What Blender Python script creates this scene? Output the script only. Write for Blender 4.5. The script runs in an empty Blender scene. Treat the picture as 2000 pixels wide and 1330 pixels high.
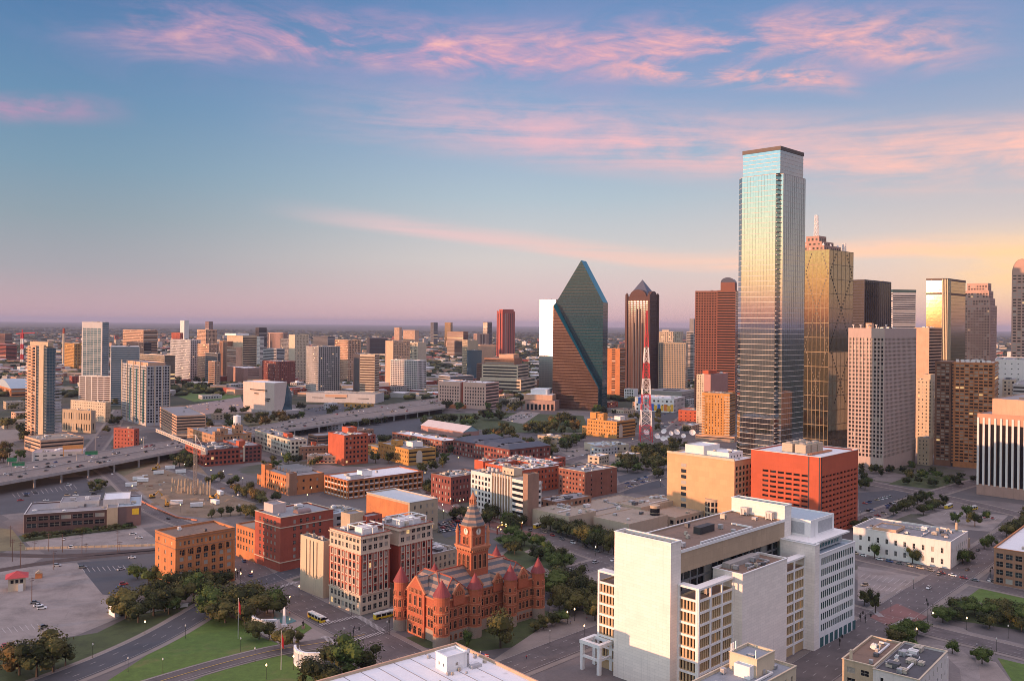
import bpy, math, random
from math import radians, sin, cos, atan, atan2, pi, hypot
from mathutils import Vector, Matrix
random.seed(7)
SC = bpy.context.scene
COL = SC.collection

# ------------------------------------------------------------------ camera
H = 143.0            # observation deck height above the street, metres
FPX = 1745.0         # focal length in photo pixels (2000 wide)
ROLL = math.atan(0.0095)
CU, CV = 1000.0, 633.0
cam = bpy.data.cameras.new('camera')
cam.sensor_width = 36.0
cam.lens = 36.0 * FPX / 2000.0
cam.shift_y = -32.0 / 2000.0
cam.clip_start = 1.0
cam.clip_end = 200000.0
camo = bpy.data.objects.new('camera', cam)
COL.objects.link(camo)
camo.location = (0, 0, H)
camo.rotation_euler = (Matrix.Rotation(pi / 2, 4, 'X') @ Matrix.Rotation(ROLL, 4, 'Z')).to_euler()
SC.camera = camo

# ------------------------------------------------------------------ light
SUN_EL = radians(3.5)
SUN_AZ = radians(-118.0)      # from the view axis (+Y), positive to the right
sd = Vector((sin(SUN_AZ) * cos(SUN_EL), cos(SUN_AZ) * cos(SUN_EL), sin(SUN_EL)))
sl = bpy.data.lights.new('sun', 'SUN')
sl.energy = 5.0
sl.angle = radians(0.5)
sl.color = (1.0, 0.50, 0.28)
so = bpy.data.objects.new('sun', sl)
COL.objects.link(so)
so.rotation_euler = (-sd).to_track_quat('-Z', 'Y').to_euler()
SC.view_settings.view_transform = 'Standard'
SC.view_settings.look = 'None'
SC.view_settings.exposure = 0.28
SC.view_settings.gamma = 1.0
SC.cycles.max_bounces = 6
SC.cycles.diffuse_bounces = 3
SC.cycles.glossy_bounces = 3
SC.cycles.transmission_bounces = 4
SC.cycles.volume_bounces = 0
SC.cycles.caustics_reflective = False
SC.cycles.caustics_refractive = False
SC.cycles.sample_clamp_indirect = 4.0
SC.cycles.use_denoising = True
SC.cycles.filter_width = 0.9


def s2l(c):
 return tuple(((x / 255.0) / 12.92 if x / 255.0 <= 0.04045 else ((x / 255.0 + 0.055) / 1.055) ** 2.4) for x in c)


class NT:
 """small helper for wiring node trees"""
 def __init__(s, tree):
  s.t = tree
  s.t.nodes.clear()

 def n(s, typ, **kw):
  nd = s.t.nodes.new(typ)
  for k, v in kw.items():
   setattr(nd, k, v)
  return nd

 def l(s, a, b):
  s.t.links.new(a, b)

 def put(s, sock, v):
  if v is None:
   return
  if isinstance(v, bpy.types.NodeSocket):
   s.t.links.new(v, sock)
  else:
   sock.default_value = v

 def m(s, op, a, b=None, c=None, clamp=False):
  nd = s.n('ShaderNodeMath', operation=op, use_clamp=clamp)
  s.put(nd.inputs[0], a)
  if b is not None:
   s.put(nd.inputs[1], b)
  if c is not None:
   s.put(nd.inputs[2], c)
  return nd.outputs[0]

 def mr(s, v, a, b, c=0.0, d=1.0, smooth=True):
  nd = s.n('ShaderNodeMapRange', interpolation_type='SMOOTHSTEP' if smooth else 'LINEAR')
  s.put(nd.inputs[0], v)
  for i, x in enumerate((a, b, c, d)):
   nd.inputs[i + 1].default_value = x
  return nd.outputs[0]

 def mix(s, f, a, b, blend='MIX'):
  nd = s.n('ShaderNodeMix', data_type='RGBA', blend_type=blend)
  s.put(nd.inputs[0], f)
  s.put(nd.inputs[6], a if not isinstance(a, tuple) else (*a[:3], 1))
  s.put(nd.inputs[7], b if not isinstance(b, tuple) else (*b[:3], 1))
  return nd.outputs[2]

 def ramp(s, f, stops, interp='LINEAR'):
  nd = s.n('ShaderNodeValToRGB')
  nd.color_ramp.interpolation = interp
  el = nd.color_ramp.elements
  while len(el) < len(stops):
   el.new(0.5)
  for e, (p, c) in zip(el, stops):
   e.position = p
   e.color = (*c[:3], 1)
  s.put(nd.inputs[0], f)
  return nd.outputs[0]

 def noise(s, vec, scale, detail=4.0, rough=0.55, dist=0.0):
  nd = s.n('ShaderNodeTexNoise')
  if vec is not None:
   s.l(vec, nd.inputs['Vector'])
  nd.inputs['Scale'].default_value = scale
  nd.inputs['Detail'].default_value = detail
  nd.inputs['Roughness'].default_value = rough
  nd.inputs['Distortion'].default_value = dist
  return nd.outputs[0]


# ------------------------------------------------------------------ sky
def build_world():
 w = bpy.data.worlds.new('World')
 SC.world = w
 w.use_nodes = True
 g = NT(w.node_tree)
 tc = g.n('ShaderNodeTexCoord')
 sep = g.n('ShaderNodeSeparateXYZ')
 g.l(tc.outputs['Generated'], sep.inputs[0])
 X, Y, Z = sep.outputs
 D = 180 / pi
 el = g.m('MULTIPLY', g.m('ARCSINE', Z), D)
 az = g.m('MULTIPLY', g.m('ARCTAN2', X, Y), D)
 elf = g.m('DIVIDE', g.m('MAXIMUM', el, 0.0), 60.0)

 def R(stops):
  return g.ramp(elf, [(e / 60.0, tuple(k * x for x in s2l(c))) for e, c, k in stops])
 up = [(34, (138, 136, 162), 1.7), (60, (180, 166, 174), 2.5)]  # sky above the view, brightened on purpose to add fill light
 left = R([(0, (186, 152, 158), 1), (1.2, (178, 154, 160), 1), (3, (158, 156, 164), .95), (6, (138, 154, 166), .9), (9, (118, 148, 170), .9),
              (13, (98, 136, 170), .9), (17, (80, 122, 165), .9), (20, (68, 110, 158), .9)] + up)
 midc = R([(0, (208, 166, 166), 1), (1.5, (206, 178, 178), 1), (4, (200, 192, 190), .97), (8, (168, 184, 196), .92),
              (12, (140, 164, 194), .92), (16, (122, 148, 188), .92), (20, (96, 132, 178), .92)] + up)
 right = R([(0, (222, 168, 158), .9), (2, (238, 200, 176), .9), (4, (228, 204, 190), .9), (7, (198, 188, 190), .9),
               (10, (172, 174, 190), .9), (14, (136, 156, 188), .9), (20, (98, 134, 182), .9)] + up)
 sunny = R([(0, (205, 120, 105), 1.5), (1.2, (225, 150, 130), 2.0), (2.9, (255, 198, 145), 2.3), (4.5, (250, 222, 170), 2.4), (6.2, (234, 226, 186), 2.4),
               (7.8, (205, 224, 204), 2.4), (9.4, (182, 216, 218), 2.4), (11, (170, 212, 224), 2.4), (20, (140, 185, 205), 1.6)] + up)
 c = g.mix(g.mr(az, -28, 2), left, midc)
 c = g.mix(g.mr(az, 4, 32), c, right)
 saz = math.degrees(SUN_AZ)
 dsun = g.m('COSINE', g.m('MULTIPLY', g.m('SUBTRACT', az, saz), 1 / D))
 c = g.mix(g.mr(dsun, 0.12, 0.92), c, sunny)

 # clouds: wind-drawn streaks placed by bearing and height
 cv = g.n('ShaderNodeCombineXYZ')
 g.put(cv.inputs[0], g.m('MULTIPLY', az, 0.11))
 g.put(cv.inputs[1], g.m('MULTIPLY', el, 0.36))
 n1 = g.noise(cv.outputs[0], 1.1, 7, 0.62, 0.9)
 n2 = g.noise(cv.outputs[0], 3.4, 8, 0.6, 0.6)
 nn = g.m('ADD', g.m('MULTIPLY', n1, 0.62), g.m('MULTIPLY', n2, 0.38))

 def path(pts):
  """height of a streak (degrees) along the bearing, as a ramp"""
  stops = [((a + 40) / 80.0, ((e / 30.0),) * 3) for a, e in pts]
  r = g.ramp(g.m('DIVIDE', g.m('ADD', az, 40.0), 80.0, clamp=True), stops, 'B_SPLINE')
  return g.m('MULTIPLY', r, 30.0)

 def band(pts, up, dn, a0, a1, a2, a3):
  d = g.m('SUBTRACT', el, path(pts))
  s = g.m('MULTIPLY', g.mr(d, up, 0.0), g.mr(d, -dn, 0.0))
  return g.m('MULTIPLY', g.m('MULTIPLY', s, g.mr(az, a0, a1)), g.mr(az, a3, a2))

 def aze(u, v):
  p, q = rot_px(u, v)
  a = atan(p / FPX)
  return math.degrees(a), math.degrees(atan(-q / FPX * cos(a)))
 P1 = [aze(*p) for p in ((200, 60), (430, 75), (640, 80), (760, 90), (980, 118), (1250, 100), (1560, 70), (1820, 95))]
 P2 = [aze(*p) for p in ((600, 225), (900, 240), (1150, 275), (1450, 290), (1700, 312), (2000, 300))]
 P3 = [aze(*p) for p in ((430, 395), (640, 430), (900, 462), (1150, 498), (1420, 535), (1700, 480), (2000, 500))]
 P4 = [aze(*p) for p in ((1150, 130), (1400, 150), (1600, 148), (1700, 175), (1800, 190))]
 P5 = [aze(*p) for p in ((-100, 215), (0, 212), (100, 212), (220, 215))]
 # long thin streaks: the same noise drawn out sideways
 cw = g.n('ShaderNodeCombineXYZ')
 g.put(cw.inputs[0], g.m('MULTIPLY', az, 0.035))
 g.put(cw.inputs[1], g.m('ADD', g.m('MULTIPLY', el, 0.55), g.m('MULTIPLY', az, 0.012)))
 ns = g.noise(cw.outputs[0], 1.5, 7, 0.58, 0.7)
 b1 = band(P1, 2.6, 2.0, -29, -20, 23, 30)
 v1 = band(P1, 4.5, 4.2, -34, -18, 20, 34)
 b4 = band(P4, 1.0, 1.0, 4, 10, 18, 22)
 b2 = band(P2, 3.2, 2.8, -18, 6, 60, 80)
 b3 = band(P3, 1.3, 0.55, -17, -5, 60, 80)
 b5 = band(P5, 1.2, 1.2, -60, -40, -28, -22)
 m1 = g.m('MULTIPLY', g.m('MULTIPLY', b1, g.mr(nn, 0.40, 0.64)), g.mr(az, -28, -6, 0.5, 1.0))
 w1 = g.m('MULTIPLY', v1, g.mr(n1, 0.30, 0.72))
 m4 = g.m('MULTIPLY', b4, g.mr(nn, 0.40, 0.60))
 m2 = g.m('MULTIPLY', b2, g.mr(g.m('ADD', g.m('MULTIPLY', ns, .5), g.m('MULTIPLY', nn, .5)), 0.36, 0.62))
 m3 = g.m('MULTIPLY', b3, g.mr(ns, 0.22, 0.55))
 m5 = g.m('MULTIPLY', b5, g.mr(nn, 0.35, 0.60))
 pink = g.mix(g.mr(az, -10, 28), s2l((214, 150, 170)), s2l((240, 170, 160)))
 hot = g.mix(g.mr(nn, 0.50, 0.70), pink, s2l((246, 180, 164)))
 c = g.mix(g.m('MULTIPLY', w1, 0.42, clamp=True), c, g.mix(g.mr(az, -20, 20), s2l((150, 136, 182)), s2l((190, 150, 182))))
 c = g.mix(g.m('MULTIPLY', m2, 0.95, clamp=True), c, g.mix(g.mr(az, 0, 28), s2l((222, 170, 178)), s2l((248, 184, 166))))
 c = g.mix(g.m('MULTIPLY', m3, 0.75, clamp=True), c, g.mix(g.mr(az, -8, 26), s2l((216, 182, 184)), s2l((255, 196, 158))))
 c = g.mix(g.m('MULTIPLY', m5, 0.6, clamp=True), c, s2l((190, 136, 168)))
 c = g.mix(g.m('MULTIPLY', m1, 0.85, clamp=True), c, hot)
 c = g.mix(g.m('MULTIPLY', m4, 0.85, clamp=True), c, s2l((255, 172, 156)))
 # yellow glow low on the right
 gl = g.m('MULTIPLY', g.m('MULTIPLY', g.mr(az, 22, 30), g.mr(az, 75, 40)), g.m('MULTIPLY', g.mr(el, 0.5, 3.2), g.mr(el, 6.5, 3.6)))
 c = g.mix(g.m('MULTIPLY', gl, g.mr(nn, 0.25, 0.6, 0.15, 0.65)), c, s2l((255, 206, 138)))
 # below the horizon: nothing bright
 c = g.mix(g.mr(el, -0.6, -0.1), s2l((120, 105, 112)), c)

 sky = g.n('ShaderNodeTexSky', sky_type='NISHITA')
 sky.sun_disc = False
 sky.sun_elevation = SUN_EL
 sky.sun_rotation = SUN_AZ
 sky.dust_density = 2.0
 bg1 = g.n('ShaderNodeBackground')
 g.l(sky.outputs[0], bg1.inputs[0])
 bg1.inputs[1].default_value = 0.012
 bg2 = g.n('ShaderNodeBackground')
 g.l(c, bg2.inputs[0])
 bg2.inputs[1].default_value = 1.0
 add = g.n('ShaderNodeAddShader')
 g.l(bg1.outputs[0], add.inputs[0])
 g.l(bg2.outputs[0], add.inputs[1])
 out = g.n('ShaderNodeOutputWorld')
 g.l(add.outputs[0], out.inputs[0])


def rot_px(u, v):
 p, q = u - CU, v - CV
 c, s = cos(ROLL), sin(ROLL)
 return p * c + q * s, -p * s + q * c


build_world()


def at(u, v, z=0.0):
 """a point of the place at height z, from where the photo shows it"""
 p, q = rot_px(u, v)
 y = (H - z) * FPX / q
 return Vector((p / FPX * y, y, z))


def zat(u, v, y):
 return H - rot_px(u, v)[1] / FPX * y


# ------------------------------------------------------------------ objects
def tag(o, label=None, cat=None, group=None, kind=None):
 if label:
  o['label'] = label
 if cat:
  o['category'] = cat
 if group:
  o['group'] = group
 if kind:
  o['kind'] = kind
 return o


def empty(name, loc, rz=0.0, label=None, cat=None, group=None):
 o = bpy.data.objects.new(name, None)
 o.empty_display_size = 0.5
 COL.objects.link(o)
 o.location = loc
 o.rotation_euler = (0, 0, rz)
 return tag(o, label, cat, group)


def link(name, me, parent=None, loc=(0, 0, 0), rz=0.0, sc=None):
 o = bpy.data.objects.new(name, me)
 COL.objects.link(o)
 o.parent = parent
 o.location = loc
 o.rotation_euler = (0, 0, rz)
 if sc is not None:
  o.scale = sc
 return o


def copy_tree(o, parent=None):
 c = o.copy()
 COL.objects.link(c)
 c.parent = parent
 for ch in list(o.children):
  copy_tree(ch, c)
 return c


class MB:
 def __init__(s):
  s.v, s.f, s.m = [], [], []

 def face(s, pts, mi=0):
  b = len(s.v)
  s.v.extend([tuple(p) for p in pts])
  s.f.append(tuple(range(b, b + len(pts))))
  s.m.append(mi)

 def box(s, x0, x1, y0, y1, z0, z1, mi=0, bottom=True, top=True):
  b = len(s.v)
  s.v += [(x0, y0, z0), (x1, y0, z0), (x1, y1, z0), (x0, y1, z0), (x0, y0, z1), (x1, y0, z1), (x1, y1, z1), (x0, y1, z1)]
  q = [(0, 1, 5, 4), (1, 2, 6, 5), (2, 3, 7, 6), (3, 0, 4, 7)]
  if bottom:
   q.append((3, 2, 1, 0))
  if top:
   q.append((4, 5, 6, 7))
  for a in q:
   s.f.append(tuple(b + i for i in a))
   s.m.append(mi)

 def prism(s, poly, z0, z1, mi=0, mt=None, bottom=False):
  """poly: ccw list of (x, y); z1 a number or one height per corner"""
  n = len(poly)
  zt = z1 if isinstance(z1, (list, tuple)) else [z1] * n
  b = len(s.v)
  s.v += [(x, y, z0) for x, y in poly] + [(x, y, z) for (x, y), z in zip(poly, zt)]
  for i in range(n):
   j = (i + 1) % n
   s.f.append((b + i, b + j, b + n + j, b + n + i))
   s.m.append(mi)
  s.f.append(tuple(b + n + i for i in range(n)))
  s.m.append(mi if mt is None else mt)
  if bottom:
   s.f.append(tuple(b + i for i in reversed(range(n))))
   s.m.append(mi)

 def cone(s, cx, cy, z0, z1, r0, r1, n=12, mi=0, cap=True, ph=0.0):
  b = len(s.v)
  for k in range(n):
   a = ph + 2 * pi * k / n
   s.v.append((cx + r0 * cos(a), cy + r0 * sin(a), z0))
  if r1 > 1e-4:
   for k in range(n):
    a = ph + 2 * pi * k / n
    s.v.append((cx + r1 * cos(a), cy + r1 * sin(a), z1))
   for k in range(n):
    j = (k + 1) % n
    s.f.append((b + k, b + j, b + n + j, b + n + k))
    s.m.append(mi)
   if cap:
    s.f.append(tuple(b + n + k for k in range(n)))
    s.m.append(mi)
  else:
   s.v.append((cx, cy, z1))
   for k in range(n):
    s.f.append((b + k, b + (k + 1) % n, b + n))
    s.m.append(mi)

 def bar(s, p, q, r, mi=0, r2=None):
  """square bar from p to q"""
  p, q = Vector(p), Vector(q)
  d = (q - p)
  if d.length < 1e-6:
   return
  d.normalize()
  a = d.cross(Vector((0, 0, 1)))
  if a.length < 0.01:
   a = Vector((1, 0, 0))
  a.normalize()
  b2 = d.cross(a)
  r2 = r if r2 is None else r2
  b = len(s.v)
  for c, rr in ((p, r), (q, r2)):
   for sx, sy in ((-1, -1), (1, -1), (1, 1), (-1, 1)):
    s.v.append(tuple(c + a * sx * rr + b2 * sy * rr))
  for t in ((0, 1, 5, 4), (1, 2, 6, 5), (2, 3, 7, 6), (3, 0, 4, 7), (3, 2, 1, 0), (4, 5, 6, 7)):
   s.f.append(tuple(b + i for i in t))
   s.m.append(mi)

 def mesh(s, name, mats, smooth=False):
  me = bpy.data.meshes.new(name)
  me.from_pydata(s.v, [], s.f)
  for mt in mats:
   me.materials.append(mt)
  if len(mats) > 1:
   me.polygons.foreach_set('material_index', s.m)
  if smooth:
   me.polygons.foreach_set('use_smooth', [True] * len(s.f))
  me.update()
  return me

 def build(s, name, mats, parent=None, loc=(0, 0, 0), rz=0.0, smooth=False):
  if not isinstance(mats, (list, tuple)):
   mats = [mats]
  return link(name, s.mesh(name, mats, smooth), parent, loc, rz)


# ------------------------------------------------------------------ materials
MAT = {}


def new_mat(name):
 m = bpy.data.materials.new(name)
 m.use_nodes = True
 return m, NT(m.node_tree)


def finish(g, col, rough=0.8, bump=None, bstr=0.3, metal=0.0, spec=None, emis=None, estr=0.0, bdist=0.05):
 b = g.n('ShaderNodeBsdfPrincipled')
 g.put(b.inputs['Base Color'], col if not isinstance(col, tuple) else (*col[:3], 1))
 g.put(b.inputs['Roughness'], rough)
 g.put(b.inputs['Metallic'], metal)
 if spec is not None:
  b.inputs['Specular IOR Level'].default_value = spec
 if emis is not None:
  g.put(b.inputs['Emission Color'], emis if not isinstance(emis, tuple) else (*emis[:3], 1))
  g.put(b.inputs['Emission Strength'], estr)
 if bump is not None:
  bn = g.n('ShaderNodeBump')
  bn.inputs['Strength'].default_value = bstr
  bn.inputs['Distance'].default_value = bdist
  g.l(bump, bn.inputs['Height'])
  g.l(bn.outputs[0], b.inputs['Normal'])
 o = g.n('ShaderNodeOutputMaterial')
 g.l(b.outputs[0], o.inputs[0])
 return b


def wall(name, col, var=0.22, rough=0.85, scale=0.12, streak=True):
 """masonry / render: base colour with broad weathering, fine grain and rain streaks"""
 if name in MAT:
  return MAT[name]
 m, g = new_mat(name)
 tc = g.n('ShaderNodeTexCoord')
 v = tc.outputs['Object']
 a = g.noise(v, scale, 5, 0.6)
 f = g.noise(v, 2.2, 3, 0.7)
 k = g.m('ADD', g.m('MULTIPLY', a, 0.6), g.m('MULTIPLY', f, 0.4))
 lo = tuple(x * (1 - var * 1.3) for x in col)
 hi = tuple(min(1, x * (1 + var)) for x in col)
 c = g.ramp(k, [(0.33, lo), (0.52, col), (0.70, hi)])
 if streak:
  mp = g.n('ShaderNodeMapping')
  g.l(v, mp.inputs[0])
  mp.inputs['Scale'].default_value = (0.7, 0.7, 0.05)
  st = g.noise(mp.outputs[0], 1.0, 4, 0.6)
  c = g.mix(g.mr(st, 0.52, 0.75, 0, 0.35), c, tuple(x * 0.6 for x in col))
 finish(g, c, rough, f, 0.15)
 MAT[name] = m
 return m


def roofm(name, col, var=0.3):
 if name in MAT:
  return MAT[name]
 m, g = new_mat(name)
 v = g.n('ShaderNodeTexCoord').outputs['Object']
 a = g.noise(v, 0.09, 6, 0.65, 0.6)
 b = g.noise(v, 1.1, 4, 0.7)
 k = g.m('ADD', g.m('MULTIPLY', a, 0.65), g.m('MULTIPLY', b, 0.35))
 c = g.ramp(k, [(0.30, tuple(x * (1 - var * 1.5) for x in col)), (0.48, col), (0.56, tuple(x * 0.92 for x in col)), (0.72, tuple(min(1, x * (1 + var)) for x in col))])
 vo = g.n('ShaderNodeTexVoronoi', feature='F1')
 g.l(v, vo.inputs['Vector'])
 vo.inputs['Scale'].default_value = 0.16
 c = g.mix(g.mr(vo.outputs['Distance'], 0.05, 0.22, 0.35, 0), c, tuple(x * 0.45 for x in col))
 finish(g, c, 0.85, b, 0.3)
 MAT[name] = m
 return m


def glass(name, col=(0.015, 0.02, 0.028), rough=0.08, metal=0.0, spec=0.7, wob=0.0, var=0.0, pane=None):
 if name in MAT:
  return MAT[name]
 m, g = new_mat(name)
 v = g.n('ShaderNodeTexCoord').outputs['Object']
 c = (*col, 1)
 bump = None
 if var:
  n = g.noise(v, 0.35, 3, 0.6)
  c = g.ramp(n, [(0.35, tuple(x * (1 - var) for x in col)), (0.65, tuple(min(1, x * (1 + var)) for x in col))])
 if wob:
  bump = g.noise(v, 0.22, 2, 0.5)
 finish(g, c, rough, bump, wob, metal, spec, bdist=0.4)
 MAT[name] = m
 return m


def plain(name, col, rough=0.6, metal=0.0, emis=None, estr=0.0, var=0.12):
 if name in MAT:
  return MAT[name]
 m, g = new_mat(name)
 v = g.n('ShaderNodeTexCoord').outputs['Object']
 n = g.noise(v, 1.3, 4, 0.6)
 c = g.ramp(n, [(0.3, tuple(x * (1 - var) for x in col)), (0.7, tuple(min(1, x * (1 + var)) for x in col))])
 finish(g, c, rough, None, 0, metal, None, emis, estr)
 MAT[name] = m
 return m


GL = [glass('window_glass_dark', (0.010, 0.012, 0.016), .15, 0, .28), glass('window_glass_blue', (0.022, 0.032, 0.042), 0.15, 0, .4),
      plain('window_blind', (0.34, 0.31, 0.27), 0.5), plain('window_lit', (0.5, 0.35, 0.2), 0.5, 0, (1.0, 0.62, 0.25), 0.6)]
PANES = {}


def pane_mesh(w, h, mi, bars):
 k = (round(w, 2), round(h, 2), mi, bars)
 if k not in PANES:
  b = MB()
  b.face([(-w / 2, 0, 0), (w / 2, 0, 0), (w / 2, 0, h), (-w / 2, 0, h)])
  mats = [GL[mi]]
  if bars:
   t = min(0.09, w * 0.06)
   mats.append(plain('window_frame', (0.42, 0.38, 0.33)))
   b.box(-t / 2, t / 2, -0.06, -0.005, 0, h, 1)
   b.box(-w / 2, w / 2, -0.08, -0.005, h * 0.48, h * 0.48 + t, 1)
   b.box(-w / 2, -w / 2 + t, -0.06, -0.005, 0, h, 1)
   b.box(w / 2 - t, w / 2, -0.06, -0.005, 0, h, 1)
  PANES[k] = b.mesh('window', mats)
 return PANES[k]


def pick_glass(lit=0.05, blind=0.22):
 r = random.random()
 return 3 if r < lit else 2 if r < lit + blind else 1 if r < lit + blind + 0.25 else 0


# ------------------------------------------------------------------ facades
def G(bay=3.5, fl=3.8, fw=0.5, fh=0.5, sill=0.28, mx=0.8, mb=0.0, mt=1.2, dep=0.25, bars=False, lit=0.012, blind=0.2, gm=None):
 """a window grid: bay/floor sizes, opening share, margins"""
 return dict(bay=bay, fl=fl, fw=fw, fh=fh, sill=sill, mx=mx, mb=mb, mt=mt, dep=dep, bars=bars, lit=lit, blind=blind, gm=gm)


def bands(fl=3.9, fh=0.5, **k):
 k.setdefault('mx', 0.5)
 return G(1e9, fl, 1.0, fh, **k)


def ribs(bay=3.0, fw=0.5, **k):
 k.setdefault('mt', 3)
 k.setdefault('mb', 4)
 return G(bay, 1e9, fw, 1.0, sill=0.0, **k)


def facade(b, wins, o, d, W, z0, z1, st, mg=1):
 """wall face from o along d; openings are recessed; wins collects (x, y, z, w, h, st) or None -> glass faces go into b with slot mg"""
 nx, ny = d[1], -d[0]                     # outward normal

 def p(x, z, r=0.0):
  return (o[0] + d[0] * x - nx * r, o[1] + d[1] * x - ny * r, z)
 if st is None:
  b.face([p(0, z0), p(W, z0), p(W, z1), p(0, z1)])
  return
 mx = min(st['mx'], W * 0.2)
 uw = W - 2 * mx
 nc = max(1, round(uw / st['bay'])) if st['bay'] < 1e8 else 1
 bw = uw / nc
 uz = z1 - z0 - st['mb'] - st['mt']
 nr = max(1, round(uz / st['fl'])) if st['fl'] < 1e8 else 1
 bh = uz / nr
 ow, oh = bw * st['fw'], bh * st['fh']
 cols = [(mx + (i + .5) * bw - ow / 2, mx + (i + .5) * bw + ow / 2) for i in range(nc)]
 rows = [(z0 + st['mb'] + j * bh + st['sill'] * bh, z0 + st['mb'] + j * bh + st['sill'] * bh + oh) for j in range(nr)]
 rows = [(a, min(c, z1 - 0.05)) for a, c in rows]
 dep = st['dep']
 zc = z0
 for (ra, rb) in rows:
  if ra - zc > 1e-4:
   b.face([p(0, zc), p(W, zc), p(W, ra), p(0, ra)])
  xc = 0.0
  for (ca, cb) in cols:
   if ca - xc > 1e-4:
    b.face([p(xc, ra), p(ca, ra), p(ca, rb), p(xc, rb)])
   b.face([p(ca, ra), p(cb, ra), p(cb, ra, dep), p(ca, ra, dep)])
   b.face([p(ca, rb, dep), p(cb, rb, dep), p(cb, rb), p(ca, rb)])
   b.face([p(ca, ra), p(ca, ra, dep), p(ca, rb, dep), p(ca, rb)])
   b.face([p(cb, ra, dep), p(cb, ra), p(cb, rb), p(cb, rb, dep)])
   if wins is None:
    b.face([p(ca, ra, dep), p(cb, ra, dep), p(cb, rb, dep), p(ca, rb, dep)], mg + (pick_glass(st['lit'], st['blind']) if st['gm'] is None else 0))
   else:
    c = p((ca + cb) / 2, ra, dep)
    wins.append((c, cb - ca, rb - ra, atan2(d[1], d[0]), st))
   xc = cb
  b.face([p(xc, ra), p(W, ra), p(W, rb), p(xc, rb)])
  zc = rb
 if z1 - zc > 1e-4:
  b.face([p(0, zc), p(W, zc), p(W, z1), p(0, z1)])


CAMW = Vector((0, 0, H))


def put_windows(root, wins, cap=100):
 """the largest ones each a part of its own; what is left is one mass"""
 if not wins:
  return
 M = Matrix.LocRotScale(root.location, root.rotation_euler, None)
 ws = sorted(wins, key=lambda w: -w[1] * w[2] / ((M @ Vector(w[0])) - CAMW).length_squared)
 for (c, w, h, rz, st) in ws[:cap]:
  if st['gm'] is not None:
   k = (round(w, 2), round(h, 2), st['gm'].name)
   if k not in PANES:
    b = MB()
    b.face([(-w / 2, 0, 0), (w / 2, 0, 0), (w / 2, 0, h), (-w / 2, 0, h)])
    PANES[k] = b.mesh('window', [st['gm']])
   me = PANES[k]
  else:
   me = pane_mesh(w, h, pick_glass(st['lit'], st['blind']), st['bars'])
  link('window', me, root, c, rz)
 rest = ws[cap:]
 if rest:
  b = MB()
  gms = {}
  mats = list(GL)
  for (c, w, h, rz, st) in rest:
   if st['gm'] is not None:
    if st['gm'].name not in gms:
     gms[st['gm'].name] = len(mats)
     mats.append(st['gm'])
    mi = gms[st['gm'].name]
   else:
    mi = pick_glass(st['lit'], st['blind'])
   dx, dy = cos(rz) * w / 2, sin(rz) * w / 2
   b.face([(c[0] - dx, c[1] - dy, c[2]), (c[0] + dx, c[1] + dy, c[2]), (c[0] + dx, c[1] + dy, c[2] + h), (c[0] - dx, c[1] - dy, c[2] + h)], mi)
  o = b.build('window', mats, root)
  o['kind'] = 'stuff'


# ------------------------------------------------------------------ buildings
class Bd:
 pass


def bld(name, label, cat, u0, vt, uL, uR, Y=None, vb=None, a=45.0, group=None, zb=0.0):
 """a building from its nearest corner (u0, vt), its far left and right corners and the distance; local x runs
 along the right face, local y along the left face"""
 B = Bd()
 if Y is None:
  Y = at(u0, vb, zb).y
 p0 = rot_px(u0, vt)
 X0 = p0[0] / FPX * Y
 ar = radians(a)
 tL = rot_px(uL, vt)[0] / FPX
 tR = rot_px(uR, vt)[0] / FPX
 B.L = min(150, max(4, (X0 - tL * Y) / max(.12, sin(ar) + tL * cos(ar))))
 B.R = min(110, max(4, (tR * Y - X0) / max(.16, cos(ar) - tR * sin(ar))))
 B.h = H - p0[1] / FPX * Y
 B.Y = Y
 B.root = empty(name, (X0, Y, zb), ar, label, cat, group)
 B.wins = []
 B.far = Y > 1150
 B.zb = zb
 SITES.append((label, Vector((X0, Y, 0)), max(B.L, B.R)))
 return B


SITES = []
UNITS = []


def unit_meshes():
 ms = [plain('rooftop_metal', (0.45, 0.45, 0.46), 0.5, 0.3), plain('rooftop_beige', (0.5, 0.44, 0.36)), plain('rooftop_dark', (0.1, 0.1, 0.11)), plain('rooftop_white', (0.72, 0.71, 0.7))]
 for k in range(6):
  b = MB()
  m = ms[k % 4]
  b.box(-.5, .5, -.5, .5, 0.12, .92)
  b.box(-.53, .53, -.53, .53, .92, 1.0)
  for sx in (-.42, .42):
   for sy in (-.42, .42):
    b.box(sx - .05, sx + .05, sy - .05, sy + .05, 0, .12)
  if k % 2:
   b.cone(-.2, 0, 1.0, 1.18, .2, .2, 10)
   b.cone(.25, 0, 1.0, 1.18, .2, .2, 10)
  if k % 3 == 0:
   b.box(.5, .9, -.2, .2, .2, .6)
  for i in range(4):
   b.box(-.52, .52, -.4 + i * .22, -.34 + i * .22, .2, .8, 1)
  UNITS.append(b.mesh('rooftop_unit', [m, ms[2]]))


unit_meshes()


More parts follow.
